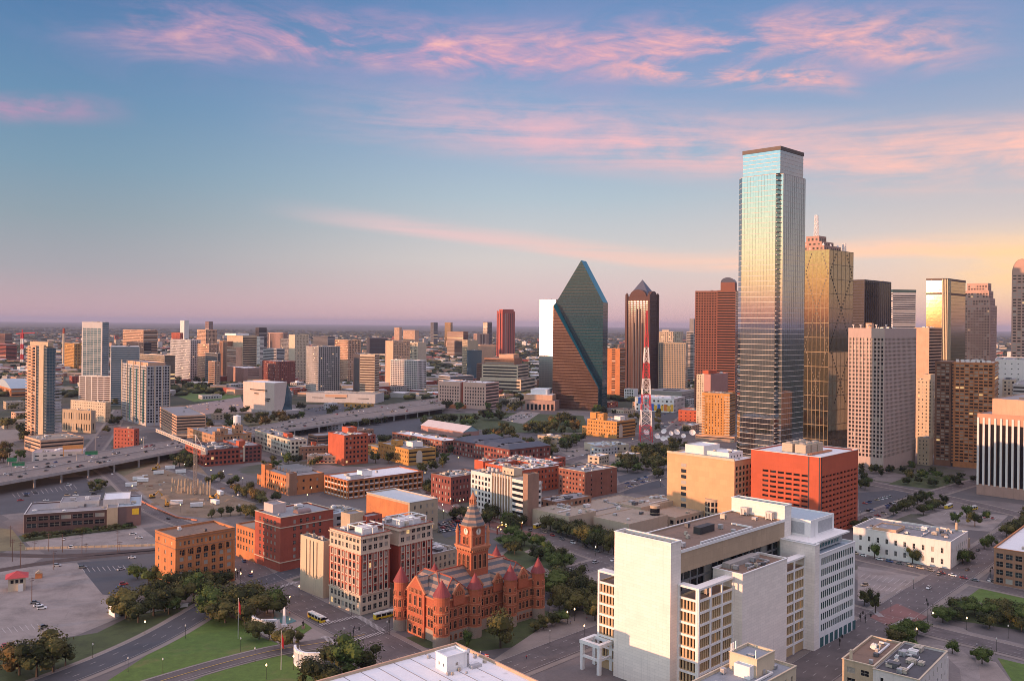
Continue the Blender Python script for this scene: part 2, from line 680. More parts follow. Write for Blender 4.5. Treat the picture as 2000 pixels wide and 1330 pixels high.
def rooftop(root, x0, x1, y0, y1, z, n, smax=4.0):
 W, D = x1 - x0, y1 - y0
 if W < 3 or D < 3:
  return
 if n > 3 and W > 9 and D > 9:
  n = int(n * 1.5)
  b = MB()
  xa, ya = random.uniform(x0 + 1, x0 + W * .4), random.uniform(y0 + 1, y0 + D * .5)
  xb, yb = xa + W * .5, ya + D * .4
  b.bar((xa, ya, z + .55), (xb, ya, z + .55), .32)
  b.bar((xb, ya, z + .55), (xb, yb, z + .55), .32)
  b.bar((xa, ya, z), (xa, ya, z + .9), .32)
  b.build('roof_duct', random.choice((MAT['rooftop_metal'], MAT['rooftop_white'])), root)
 for _ in range(n):
  s = random.uniform(1.2, smax)
  s = min(s, W * .4, D * .4)
  o = link('rooftop_unit', random.choice(UNITS), root,
                 (random.uniform(x0 + s, x1 - s) if W > 2 * s else (x0 + x1) / 2, random.uniform(y0 + s, y1 - s) if D > 2 * s else (y0 + y1) / 2, z),
                 random.choice((0, pi / 2)), (s * random.uniform(.7, 1.5), s, random.uniform(.9, 2.2)))


def vol(B, x0, x1, y0, y1, z0, z1, mat, S=None, F=None, roof=None, units=0, cap=None, par=0.7, name='wall', E=None, Bk=None, umax=4.0, gm=None, far=None):
 """one block of a building: walls with openings, parapet, roof, clutter"""
 far = B.far if far is None else far
 b = MB()
 wins = None if far else B.wins
 for (o, d, W, st) in (((x0, y0), (1, 0), x1 - x0, F), ((x0, y1), (0, -1), y1 - y0, S), ((x1, y0), (0, 1), y1 - y0, E), ((x1, y1), (-1, 0), x1 - x0, Bk)):
  facade(b, wins, o, d, W, z0, z1, st)
 t = 0.35
 # parapet top and inner side
 b.face([(x0, y0, z1), (x1, y0, z1), (x1 - t, y0 + t, z1), (x0 + t, y0 + t, z1)])
 b.face([(x1, y0, z1), (x1, y1, z1), (x1 - t, y1 - t, z1), (x1 - t, y0 + t, z1)])
 b.face([(x1, y1, z1), (x0, y1, z1), (x0 + t, y1 - t, z1), (x1 - t, y1 - t, z1)])
 b.face([(x0, y1, z1), (x0, y0, z1), (x0 + t, y0 + t, z1), (x0 + t, y1 - t, z1)])
 zr = z1 - par
 for (p, q) in (((x0 + t, y0 + t), (x1 - t, y0 + t)), ((x1 - t, y0 + t), (x1 - t, y1 - t)), ((x1 - t, y1 - t), (x0 + t, y1 - t)), ((x0 + t, y1 - t), (x0 + t, y0 + t))):
  b.face([(q[0], q[1], zr), (p[0], p[1], zr), (p[0], p[1], z1), (q[0], q[1], z1)])
 mats = [mat] + ([gm] if gm else (GL if far else []))
 b.build(name, mats, B.root)
 r = MB()
 r.face([(x0 + t, y0 + t, zr), (x1 - t, y0 + t, zr), (x1 - t, y1 - t, zr), (x0 + t, y1 - t, zr)])
 r.build('roof', roof or MAT['roof_grey'], B.root)
 if cap is not None:
  c = MB()
  e, hh = 0.25, 0.5
  zc = z1 + 0.003
  for (xa, xb, ya, yb) in ((x0 - e, x1 + e, y0 - e, y0 + .4), (x0 - e, x1 + e, y1 - .4, y1 + e), (x0 - e, x0 + .4, y0 + .4, y1 - .4), (x1 - .4, x1 + e, y0 + .4, y1 - .4)):
   c.box(xa, xb, ya, yb, zc - hh * 0.0, zc + hh * .6)
  c.build('cornice', cap, B.root)
 if units:
  rooftop(B.root, x0 + 1, x1 - 1, y0 + 1, y1 - 1, zr, units, umax)


def done(B, cap=100):
 put_windows(B.root, B.wins, cap)
 B.wins = []
 return B


roofm('roof_grey', (0.26, 0.25, 0.26))
roofm('roof_white', (0.74, 0.74, 0.76), 0.15)
roofm('roof_brown', (0.22, 0.145, 0.105))
roofm('roof_tan', (0.34, 0.28, 0.22))
roofm('roof_dark', (0.09, 0.09, 0.10))
roofm('roof_blue', (0.36, 0.44, 0.50), 0.15)
wall('brick_orange', (0.50, 0.19, 0.07))
wall('brick_red', (0.33, 0.075, 0.045))
wall('brick_scarlet', (0.46, 0.10, 0.045))
wall('brick_dark', (0.22, 0.065, 0.05))
wall('brick_brown', (0.30, 0.16, 0.10))
wall('brick_yellow', (0.52, 0.27, 0.07))
wall('stone_cream', (0.56, 0.46, 0.34), 0.12)
wall('stone_tan', (0.46, 0.36, 0.25), 0.14)
wall('stone_white', (0.72, 0.68, 0.64), 0.08)
wall('paint_white', (0.78, 0.77, 0.76), 0.06)
wall('concrete', (0.40, 0.37, 0.35), 0.15)
wall('concrete_dark', (0.22, 0.21, 0.21), 0.15)
wall('granite_pink', (0.42, 0.26, 0.21), 0.12)
wall('granite_brown', (0.24, 0.12, 0.08), 0.15)
wall('panel_grey', (0.48, 0.47, 0.47), 0.08)
wall('panel_dark', (0.07, 0.06, 0.065), 0.2)
wall('stone_peach', (0.58, 0.36, 0.24), 0.12)
# ------------------------------------------------------------------ white county court building
def white_courts():
 B = Bd()
 B.root = empty('courthouse_block', (93.0, 356.7, 0), radians(45), 'large white stone court block with blank slab walls, tan brown roof and window bays', 'building')
 B.wins = []
 B.far = False
 SITES.append(('the white court block', Vector((110, 380, 0)), 80))
 ST = panel_stone('stone_panel_white', (0.82, 0.75, 0.69), 3.6, 1.2)
 WH = MAT['paint_white']
 TAN = panel_stone('stone_panel_tan', (0.42, 0.31, 0.21), 3.0, 3.2)
 FIN = wall('fin_tan', (0.50, 0.36, 0.21), 0.1)
 RB = MAT['roof_brown']
 vol(B, -29.8, -23, 13.7, 41.3, 0, 58.8, ST, roof=RB, units=1, cap=WH, par=1.2, name='slab_wall')
 vol(B, -23, 59.7, 13.74, 41.26, 46, 54.7, TAN, F=None, roof=RB, units=9, cap=WH, par=.5, name='upper_wall', umax=2.5)
 # recessed dark storey under the tan wall
 vol(B, -23, 59.7, 16.5, 41.0, 0, 46, MAT['concrete_dark'], F=G(5, 4.6, .85, .8, .1, mb=37, mt=.4), roof=RB, name='recessed_wall')
 b = MB()
 b.box(8, 19, 25, 28.5, 54.3, 57.2)
 b.build('plant_screen', plain('screen_black', (.03, .03, .035)), B.root)
 b = MB()
 b.box(-23.0, 59.7, 13.35, 13.72, 54.0, 55.2)
 b.build('parapet_cap', WH, B.root)
 vol(B, 59.7, 66, 13.7, 41.3, 0, 61, ST, roof=MAT['roof_dark'], cap=WH, name='slab_wall')
 for x, y in ((59.6, 20), (59.6, 33)):
  o = link('rooftop_unit', UNITS[0], B.root, (57.6, y, 54.2), 0, (2.2, 3.4, 3.6))
 # lower white block
 vol(B, 0, 36.5, 0, 13.7, 0, 43.9, ST, roof=RB, units=4, cap=WH, name='slab_wall', umax=2)
 b = MB()
 b.box(14, 24, 4, 6.5, 43.0, 43.5)
 b.build('skylight', GL[1], B.root)
 b = MB()
 b.box(6, 30, 9.5, 13, 43.0, 45.2)
 b.build('plant_room', MAT['concrete'], B.root)

 def bay(x0, x1, y0, y1, z1, left=True, right=True):
  st = G(1.5, 4.75, .52, .74, .13, mx=.7, mb=4.5, mt=.4, dep=.55, blind=.12)
  vol(B, x0, x1, y0, y1, 0, z1 - 4.6, FIN, S=st if left else None, F=st if right else None, roof=RB, name='bay_wall')
  c = MB()
  zt = z1 - 4.6
  n = max(1, round((zt - 4.5 - .4) / 4.75))
  fh = (zt - 4.9) / n
  for j in range(n + 1):
   z = 4.5 + j * fh
   if right:
    c.box(x0 - .3, x1, y0 - .35, y0 - .003, z - .55, z + .35)
   if left:
    c.box(x0 - .35, x0 - .003, y0, y1, z - .55, z + .35)
  ncol = max(1, round((x1 - x0) / 9))
  if right:
   for i in range(ncol + 1):
    x = x0 + (x1 - x0) * i / ncol
    c.box(x - .45, x + .45, y0 - .5, y0 - .006, 0, z1 - .8)
  if left:
   for y in (y0 + .5, y1 - .3):
    c.box(x0 - .5, x0 - .006, y - .45, y + .45, 0, z1 - .8)
  c.build('white_frame', WH, B.root)
  c = MB()
  # open pergola ring on top
  c.box(x0 - .7, x1, y0 - .7, y0 + 3.2, z1 - .8, z1)
  c.box(x0 - .7, x0 + 3.2, y0 + 3.2, y1, z1 - .8, z1)
  c.build('roof_terrace_frame', WH, B.root)
  link('rooftop_unit', UNITS[1], B.root, ((x0 + x1) / 2, (y0 + y1) / 2, zt - .6), 0, (3.5, 3, 2.4))
 bay(-24.4, -0.02, 4.6, 13.6, 42.4)
 bay(36.55, 55.65, 2.0, 13.6, 41.6, left=False)
 # bay on the far side of the slab
 bay(-26.0, 30, 41.35, 52.5, 40.4, left=True, right=False)
 # office wing with the fine white window grid
 stw = G(1.9, 4.7, .74, .64, .2, mx=1.6, mb=6.2, mt=1.0, dep=.22, gm=glass('window_green_dark', (.012, .040, .045), .45, spec=.08))
 vol(B, 55.7, 60.2, -3, 13.6, 0, 46.6, ST, roof=MAT['roof_grey'], cap=WH, name='stair_wall')
 vol(B, 60.2, 96.4, -3, 22, 0, 41.7, WH, F=stw, roof=MAT['roof_blue'], cap=WH, name='office_wall')
 c = MB()
 for i in range(8):
  x = 61.5 + i * 4.7
  c.box(x, x + 3.2, -3.08, -3.004, .4, 4.6)
 c.build('street_window', glass('glass_teal', (.03, .12, .13), .1, spec=.8), B.root)
 vol(B, 60.2, 92.0, 1.5, 24, 41.7, 46.2, MAT['panel_grey'], F=G(3, 5, .84, .5, .25, mx=3, gm=glass('glass_teal', (.03, .12, .13))), roof=MAT['roof_blue'], name='clerestory_wall')
 c = MB()
 c.box(58, 94.5, -1.2, 25, 46.2, 46.9)
 c.build('roof_slab', WH, B.root)
 vol(B, 67.6, 91.3, 5, 27, 46.9, 54.6, WH, roof=MAT['roof_blue'], name='plant_wall')
 c = MB()
 c.box(75, 89, 4.9, 4.997, 47.8, 53.2)
 c.box(67.5, 67.597, 8, 24, 47.8, 53.2)
 c.build('louvre', plain('louvre_grey', (.40, .41, .43)), B.root)
 # white concrete portal at the street
 done(B)
 p = at(1170, 1318)
 o = empty('concrete_portal', p, radians(45), 'white concrete portal frame standing beside the tall slab of the white court block', 'portal')
 b = MB()
 for x in (0, 8):
  for y in (0, 9):
   b = MB()
   b.box(x - .7, x + .7, y - .7, y + .7, 0, 11)
   b.build('column', WH, o)
 for bb in ((-.9, 8.9, -.9, .9, 11.0, 12.4), (-.9, 8.9, 8.1, 9.9, 11.0, 12.4), (-.9, .9, .9, 8.1, 11.0, 12.4), (7.1, 8.9, .9, 8.1, 11.0, 12.4), (-.5, 8.5, -.4, .4, 5.4, 6.4), (-.4, .4, .4, 8.6, 5.4, 6.4)):
  b = MB()
  b.box(*bb)
  b.build('beam', WH, o)


def panel_stone(name, col, w, h):
 """stone slabs with thin joints"""
 if name in MAT:
  return MAT[name]
 m, g = new_mat(name)
 tc = g.n('ShaderNodeTexCoord')
 v = tc.outputs['Object']
 sp = g.n('ShaderNodeSeparateXYZ')
 g.l(v, sp.inputs[0])
 s = g.m('ADD', sp.outputs[0], sp.outputs[1])
 cb = g.n('ShaderNodeCombineXYZ')
 g.l(s, cb.inputs[0])
 g.l(sp.outputs[2], cb.inputs[1])
 br = g.n('ShaderNodeTexBrick')
 g.l(cb.outputs[0], br.inputs['Vector'])
 br.inputs['Scale'].default_value = 1.0
 br.inputs['Brick Width'].default_value = w
 br.inputs['Row Height'].default_value = h
 br.inputs['Mortar Size'].default_value = 0.05
 br.inputs['Color1'].default_value = (*[x * .955 for x in col], 1)
 br.inputs['Color2'].default_value = (*[min(1, x * 1.06) for x in col], 1)
 br.inputs['Mortar'].default_value = (*[x * .85 for x in col], 1)
 n = g.noise(v, 0.10, 5, 0.6)
 c = g.mix(g.mr(n, .45, .7, 0, .25), br.outputs[0], tuple(x * .75 for x in col))
 mp = g.n('ShaderNodeMapping')
 g.l(v, mp.inputs[0])
 mp.inputs['Scale'].default_value = (0.9, 0.9, 0.04)
 st = g.noise(mp.outputs[0], 1.0, 4, 0.6)
 c = g.mix(g.mr(st, 0.55, 0.75, 0, 0.3), c, tuple(x * 0.65 for x in col))
 finish(g, c, .8, br.outputs[0], .1)
 MAT[name] = m
 return m


white_courts()


# ------------------------------------------------------------------ red sandstone courthouse with clock tower
def slate_striped():
 m, g = new_mat('roof_slate_striped')
 v = g.n('ShaderNodeTexCoord').outputs['Object']
 sp = g.n('ShaderNodeSeparateXYZ')
 g.l(v, sp.inputs[0])
 fr = g.m('FRACT', g.m('MULTIPLY', sp.outputs[2], 0.42))
 n = g.noise(v, 1.5, 3, .6)
 st = g.mr(g.m('ADD', fr, g.m('MULTIPLY', n, .10)), .52, .58)
 c = g.mix(st, (0.085, 0.095, 0.11), (0.34, 0.21, 0.15))
 c = g.mix(g.mr(n, .4, .7, 0, .4), c, (.07, .075, .085))
 finish(g, c, .6, n, .2)
 MAT['slate'] = m
 return m


def arched(w, h, glassm, trim):
 k = ('arch', round(w, 2), round(h, 2), glassm.name)
 if k in PANES:
  return PANES[k]
 b = MB()
 n = 8
 r = w / 2
 inner = [(-r, 0), (r, 0)] + [(r * cos(pi * i / n), h - r + r * sin(pi * i / n)) for i in range(n + 1)]
 t = min(.35, w * .22)
 ro = r + t
 outer = [(-ro, -t), (ro, -t)] + [(ro * cos(pi * i / n), h - r + ro * sin(pi * i / n)) for i in range(n + 1)]
 b.face([(x, -.03, z) for x, z in inner], 0)
 for i in range(len(inner)):
  j = (i + 1) % len(inner)
  b.face([(outer[i][0], -.22, outer[i][1]), (outer[j][0], -.22, outer[j][1]), (inner[j][0], -.22, inner[j][1]), (inner[i][0], -.22, inner[i][1])], 1)
  b.face([(inner[i][0], -.22, inner[i][1]), (inner[j][0], -.22, inner[j][1]), (inner[j][0], 0, inner[j][1]), (inner[i][0], 0, inner[i][1])], 1)
  b.face([(outer[j][0], -.22, outer[j][1]), (outer[i][0], -.22, outer[i][1]), (outer[i][0], 0, outer[i][1]), (outer[j][0], 0, outer[j][1])], 1)
 b.box(-.05, .05, -.1, -.04, 0, h - .1, 1)
 b.box(-r, r, -.1, -.04, h * .55, h * .55 + .1, 1)
 PANES[k] = b.mesh('window', [glassm, trim])
 return PANES[k]


def old_courthouse():
 root = empty('clock_tower_courthouse', (-30.0, 396.0, 0), radians(43), 'red sandstone courthouse with round corner turrets, striped slate roofs and a tall clock tower', 'courthouse')
 SITES.append(('the red clock tower courthouse', Vector((-18, 426, 0)), 60))
 red = panel_stone('sandstone_red', (0.41, 0.108, 0.052), 1.3, .7)
 low = wall('granite_base', (0.33, 0.25, 0.20), .2)
 trim = wall('sandstone_trim', (0.48, 0.19, 0.10), .12)
 cone = wall('roof_tile_red', (0.23, 0.035, 0.035), .2, .55)
 sl = slate_striped()
 R, L = 60.0, 30.5
 hw = 19.0
 wb = MB()
 # body with a recessed south middle
 foot = [(0.8, 0.8), (19.5, 0.8), (19.5, 4.5), (41.7, 4.5), (41.7, 0.8), (R - .8, .8), (R - .8, L - .8), (.8, L - .8)]
 wb.prism(foot, 5.0, hw)
 wb.build('wall', red, root)
 gb = MB()
 foot2 = [(0.5, 0.5), (19.8, 0.5), (19.8, 4.2), (41.4, 4.2), (41.4, 0.5), (R - .5, .5), (R - .5, L - .5), (.5, L - .5)]
 gb.prism(foot2, 0, 5.0)
 gb.build('stone_base', low, root)
 tb = MB()
 for z in (5.0, 10.2, 15.2, hw):
  e = .28 if z < 18 else .55
  f3 = [(.8 - e, .8 - e), (19.5 + e, .8 - e), (19.5 + e, 4.5 - e), (41.7 - e, 4.5 - e), (41.7 - e, .8 - e), (R - .8 + e, .8 - e), (R - .8 + e, L - .8 + e), (.8 - e, L - .8 + e)]
  tb.prism(f3, z + .002, z + (.35 if z < 18 else .6), bottom=True)
 tb.build('string_course', trim, root)

 # roofs
 def gable_roof(axis, a0, a1, c, half, z0, zr, hip0=0.0, hip1=0.0):
  b = MB()
  if axis == 'x':
   P = lambda s, t, z: (s, c + t, z)
  else:
   P = lambda s, t, z: (c - t, s, z)
  A, Bq, C, D = P(a0, -half, z0), P(a1, -half, z0), P(a1, half, z0), P(a0, half, z0)
  E, F = P(a0 + hip0, 0, zr), P(a1 - hip1, 0, zr)
  b.face([A, Bq, F, E])
  b.face([C, D, E, F])
  b.face([D, A, E])
  b.face([Bq, C, F])
  o = b.build('roof', sl, root)
  r = MB()
  r.bar(E, F, .3)
  for X_, Y_ in ((A, E), (D, E), (Bq, F), (C, F)):
   r.bar(X_, Y_, .2)
  r.build('ridge_tile', wall('ridge_red', (0.36, 0.09, 0.05)), o)
 hz = hw + .62
 gable_roof('x', 3.0, R - 3, 15.2, 11.5, hz, 28.5, 6, 6)
 gable_roof('y', 1.0, L - 1, 10.0, 9.2, hz, 27.6, 4, 4)
 gable_roof('y', 1.0, L - 1, R - 10.0, 9.2, hz, 27.6, 4, 4)

 # gables with stepped stone edge
 def gable(x, y, ang, w, zb, ze, zp, depth):
  g = link('gable', None, root, (x, y, 0), ang)
  b = MB()
  pts = [(-w / 2, zb), (w / 2, zb), (w / 2, ze), (0, zp), (-w / 2, ze)]
  b.face([(px, -.35, pz) for px, pz in pts])
  b.face([(px, .35, pz) for px, pz in reversed(pts)])
  for i in range(5):
   j = (i + 1) % 5
   b.face([(pts[i][0], .35, pts[i][1]), (pts[j][0], .35, pts[j][1]), (pts[j][0], -.35, pts[j][1]), (pts[i][0], -.35, pts[i][1])])
  b.build('gable_wall', red, g)
  t = MB()
  t.bar((-w / 2 - .2, 0, ze), (0, 0, zp + .35), .42)
  t.bar((w / 2 + .2, 0, ze), (0, 0, zp + .35), .42)
  t.build('gable_coping', trim, g)
  r = MB()
  r.face([(-w / 2, .3, ze - .1), (0, .3, zp - .1), (0, depth, zp - .1), (-w / 2, depth * .25, ze - .1)])
  r.face([(w / 2, .3, ze - .1), (w / 2, depth * .25, ze - .1), (0, depth, zp - .1), (0, .3, zp - .1)])
  r.build('gable_roof', sl, g)
  nw = max(2, int(w / 1.4))
  for i in range(nw):
   xx = (i - (nw - 1) / 2) * (w * .7 / nw)
   link('window', arched(.7, 1.9, GL[0], trim), g, (xx, -.36, ze - .7))
  return g
 gable(0.1, 18.8, -pi / 2, 13.0, 0.0, 20.2, 26.8, 7)
 for x in (10.0, 50.0):
  gable(x, 0.2, 0, 6.5, 16.5, 21.5, 25.5, 7)
 gable(24.5, 3.9, 0, 6.0, 16.5, 21.0, 24.5, 6)
 gable(37.0, 3.9, 0, 6.0, 16.5, 21.0, 24.5, 6)

 # windows along the walls
 def row(x0, x1, y, ang, z, w, h, n, gm=0):
  for i in range(n):
   s = (i + .5) / n
   if ang == 0:
    p = (x0 + (x1 - x0) * s, y, z)
   else:
    p = (y, x0 + (x1 - x0) * s, z)
   link('window', arched(w, h, GL[random.choice((0, 0, 1, gm))], trim), root, p, ang)
 for (z, h) in ((6.2, 3.3), (11.4, 3.3)):
  row(3.8, 16.2, .78, 0, z, 1.5, h, 4)
  row(44.8, 57, .78, 0, z, 1.5, h, 5)
  row(23, 38, 4.48, 0, z, 1.6, h, 5)
  row(4, 11, .78, -pi / 2, z, 1.4, h, 3)
 row(23, 38, 4.48, 0, 16.0, 1.3, 2.2, 6)
 for z, w, h, n in ((1.0, 2.2, 3.6, 3), (6.4, 1.0, 2.2, 6), (10.6, 1.1, 2.2, 5), (14.0, 1.4, 4.4, 3)):
  row(13.4, 24.4, -.28, -pi / 2, z, w, h, n)
 for z in (1.4,):
  row(4, 16, .48, 0, z, 1.2, 2.2, 4)
  row(45, 57, .48, 0, z, 1.2, 2.2, 5)

 # turrets
 def turret(x, y, r, ze, za, z0=0.0, nw=5):
  t = link('turret', None, root, (x, y, 0), 0)
  b = MB()
  b.cone(0, 0, max(z0, 5), ze, r, r, 20)
  b.build('turret_wall', red, t)
  if z0 == 0:
   b = MB()
   b.cone(0, 0, 0, 5, r + .25, r + .25, 20)
   b.build('turret_base', low, t)
  b = MB()
  for z in (5.0, 10.2, 15.2, ze - .4):
   if z >= z0:
    b.cone(0, 0, z, z + .4, r + .25, r + .25, 20)
  b.build('turret_band', trim, t)
  b = MB()
  b.cone(0, 0, ze, ze + .5, r + .55, r + .3, 20)
  b.cone(0, 0, ze + .5, za, r + .3, 0.05, 20)
  b.cone(0, 0, za - .3, za + 1.0, .12, .02, 6)
  b.build('turret_roof', cone, t)
  for (z, h, w) in ((6.4, 2.9, 1.1), (11.4, 3.2, 1.25), (16.6, 2.0, .95)):
   if z < z0:
    continue
   for k in range(nw):
    a = -pi * 3 / 4 - radians(43) * 0 + (k - (nw - 1) / 2) * radians(46)
    link('window', arched(w, h, GL[random.choice((0, 0, 1))], trim), t, (cos(a) * r * .985, sin(a) * r * .985, z), a + pi / 2)
 turret(0, L, 3.2, 22.5, 29.5)
 turret(0, 0, 3.6, 22.5, 29.5)
 turret(19.5, .2, 3.1, 22.3, 29.0)
 turret(41.7, .2, 3.1, 22.3, 29.0)
 turret(R, 0, 3.2, 22.3, 29.4)
 turret(R, L, 3.0, 22.3, 29.0)
 turret(19.5, L - .5, 2.6, 22.0, 27.5, 12)
 turret(41.7, L - .5, 2.8, 22.0, 29.0, 12)

 # clock tower
 t = link('clock_tower', None, root, (30.2, 14.6, 0), 0)
 s = 5.3
 b = MB()
 b.box(-s, s, -s, s, hw, 37.2)
 b.build('tower_wall', red, t)
 b = MB()
 for z, e, hh in ((35.2, .35, .3), (36.4, .7, .8), (37.2, 1.0, .7)):
  b.box(-s - e, s + e, -s - e, s + e, z + .002, z + hh)
 for k in range(9):
  x = -s + .6 + k * (2 * s - 1.2) / 8
  for sg in (-1, 1):
   b.box(x - .25, x + .25, sg * (s + .5) - .2, sg * (s + .5) + .2, 35.5, 36.4)
   b.box(sg * (s + .5) - .2, sg * (s + .5) + .2, x - .25, x + .25, 35.5, 36.4)
 b.build('tower_cornice', trim, t)
 for k in range(3):
  x = (k - 1) * 3.0
  link('window', arched(1.7, 6.5, GL[0], trim), t, (x, -s - .01, 27.5), 0)
  link('window', arched(1.7, 6.5, GL[0], trim), t, (-s - .01, x, 27.5), -pi / 2)
 c = 4.1
 b = MB()
 b.box(-c, c, -c, c, 37.9, 47.0)
 b.build('tower_wall', red, t)
 b = MB()
 b.box(-c - .5, c + .5, -c - .5, c + .5, 46.6, 47.2)
 b.box(-c - .3, c + .3, -c - .3, c + .3, 42.2, 42.5)
 b.build('tower_cornice', trim, t)
 for k in range(2):
  x = (k - .5) * 2.4
  link('window', arched(1.3, 3.4, GL[0], trim), t, (x, -c - .01, 38.4), 0)
  link('window', arched(1.3, 3.4, GL[0], trim), t, (-c - .01, x, 38.4), -pi / 2)
 # clock faces
 face = plain('clock_face_white', (.75, .72, .64), .4)
 hand = plain('clock_hand_black', (.02, .02, .02), .4)
 for (loc, rz) in (((0, -c - .05, 44.5), 0), ((-c - .05, 0, 44.5), -pi / 2)):
  b = MB()
  n = 28
  b.face([(1.55 * cos(2 * pi * i / n), -.12, 1.55 * sin(2 * pi * i / n)) for i in range(n)], 0)
  for i in range(n):
   a0, a1 = 2 * pi * i / n, 2 * pi * (i + 1) / n
   b.face([(1.9 * cos(a0), -.25, 1.9 * sin(a0)), (1.9 * cos(a1), -.25, 1.9 * sin(a1)), (1.55 * cos(a1), -.25, 1.55 * sin(a1)), (1.55 * cos(a0), -.25, 1.55 * sin(a0))], 1)
   b.face([(1.55 * cos(a0), -.25, 1.55 * sin(a0)), (1.55 * cos(a1), -.25, 1.55 * sin(a1)), (1.55 * cos(a1), -.1, 1.55 * sin(a1)), (1.55 * cos(a0), -.1, 1.55 * sin(a0))], 1)
   b.face([(1.9 * cos(a1), -.25, 1.9 * sin(a1)), (1.9 * cos(a0), -.25, 1.9 * sin(a0)), (1.9 * cos(a0), 0, 1.9 * sin(a0)), (1.9 * cos(a1), 0, 1.9 * sin(a1))], 1)
  for k in range(12):
   a = 2 * pi * k / 12
   b.bar((1.2 * cos(a), -.14, 1.2 * sin(a)), (1.45 * cos(a), -.14, 1.45 * sin(a)), .05, 2)
  cf = b.build('clock_face', [face, trim, hand], t, loc, rz)
  b = MB()
  b.bar((0, -.18, 0), (.25, -.18, -.85), .08, 0)
  b.bar((0, -.18, 0), (-.3, -.18, 1.2), .06, 0)
  b.build('clock_hand', hand, t, loc, rz)
 # corner pinnacles
 for sx in (-1, 1):
  for sy in (-1, 1):
   b = MB()
   b.cone(sx * 5.2, sy * 5.2, 37.9, 43.5, .75, .75, 10)
   b.cone(sx * 5.2, sy * 5.2, 43.5, 43.9, 1.0, 1.0, 10)
   b.cone(sx * 5.2, sy * 5.2, 43.9, 47.5, .85, .05, 10)
   b.build('pinnacle', trim, t)
 b = MB()
 ph = pi / 8
 b.cone(0, 0, 47.2, 47.6, 6.1, 6.1, 8, ph=ph)
 b.cone(0, 0, 47.6, 50.0, 6.1, 4.7, 8, ph=ph)
 b.cone(0, 0, 50.0, 57.0, 4.7, 1.6, 8, ph=ph)
 b.build('spire_roof', sl, t)
 b = MB()
 b.cone(0, 0, 57.0, 57.5, 2.0, 2.0, 8, ph=ph)
 for k in range(8):
  a = ph + 2 * pi * k / 8
  b.bar((1.4 * cos(a), 1.4 * sin(a), 57.5), (1.4 * cos(a), 1.4 * sin(a), 59.4), .2)
 b.cone(0, 0, 57.5, 59.4, .9, .9, 8)
 b.cone(0, 0, 59.4, 59.8, 1.9, 1.7, 8, ph=ph)
 b.cone(0, 0, 59.8, 62.2, 1.5, .35, 8, ph=ph)
 b.cone(0, 0, 62.2, 63.6, .15, .02, 6)
 b.build('lantern', trim, t)


_link = link


def link(name, me, parent=None, loc=(0, 0, 0), rz=0.0, sc=None):
 o = _link(name, me, parent, loc, rz, sc)
 if me is None:
  o.empty_display_size = .5
 return o


old_courthouse()


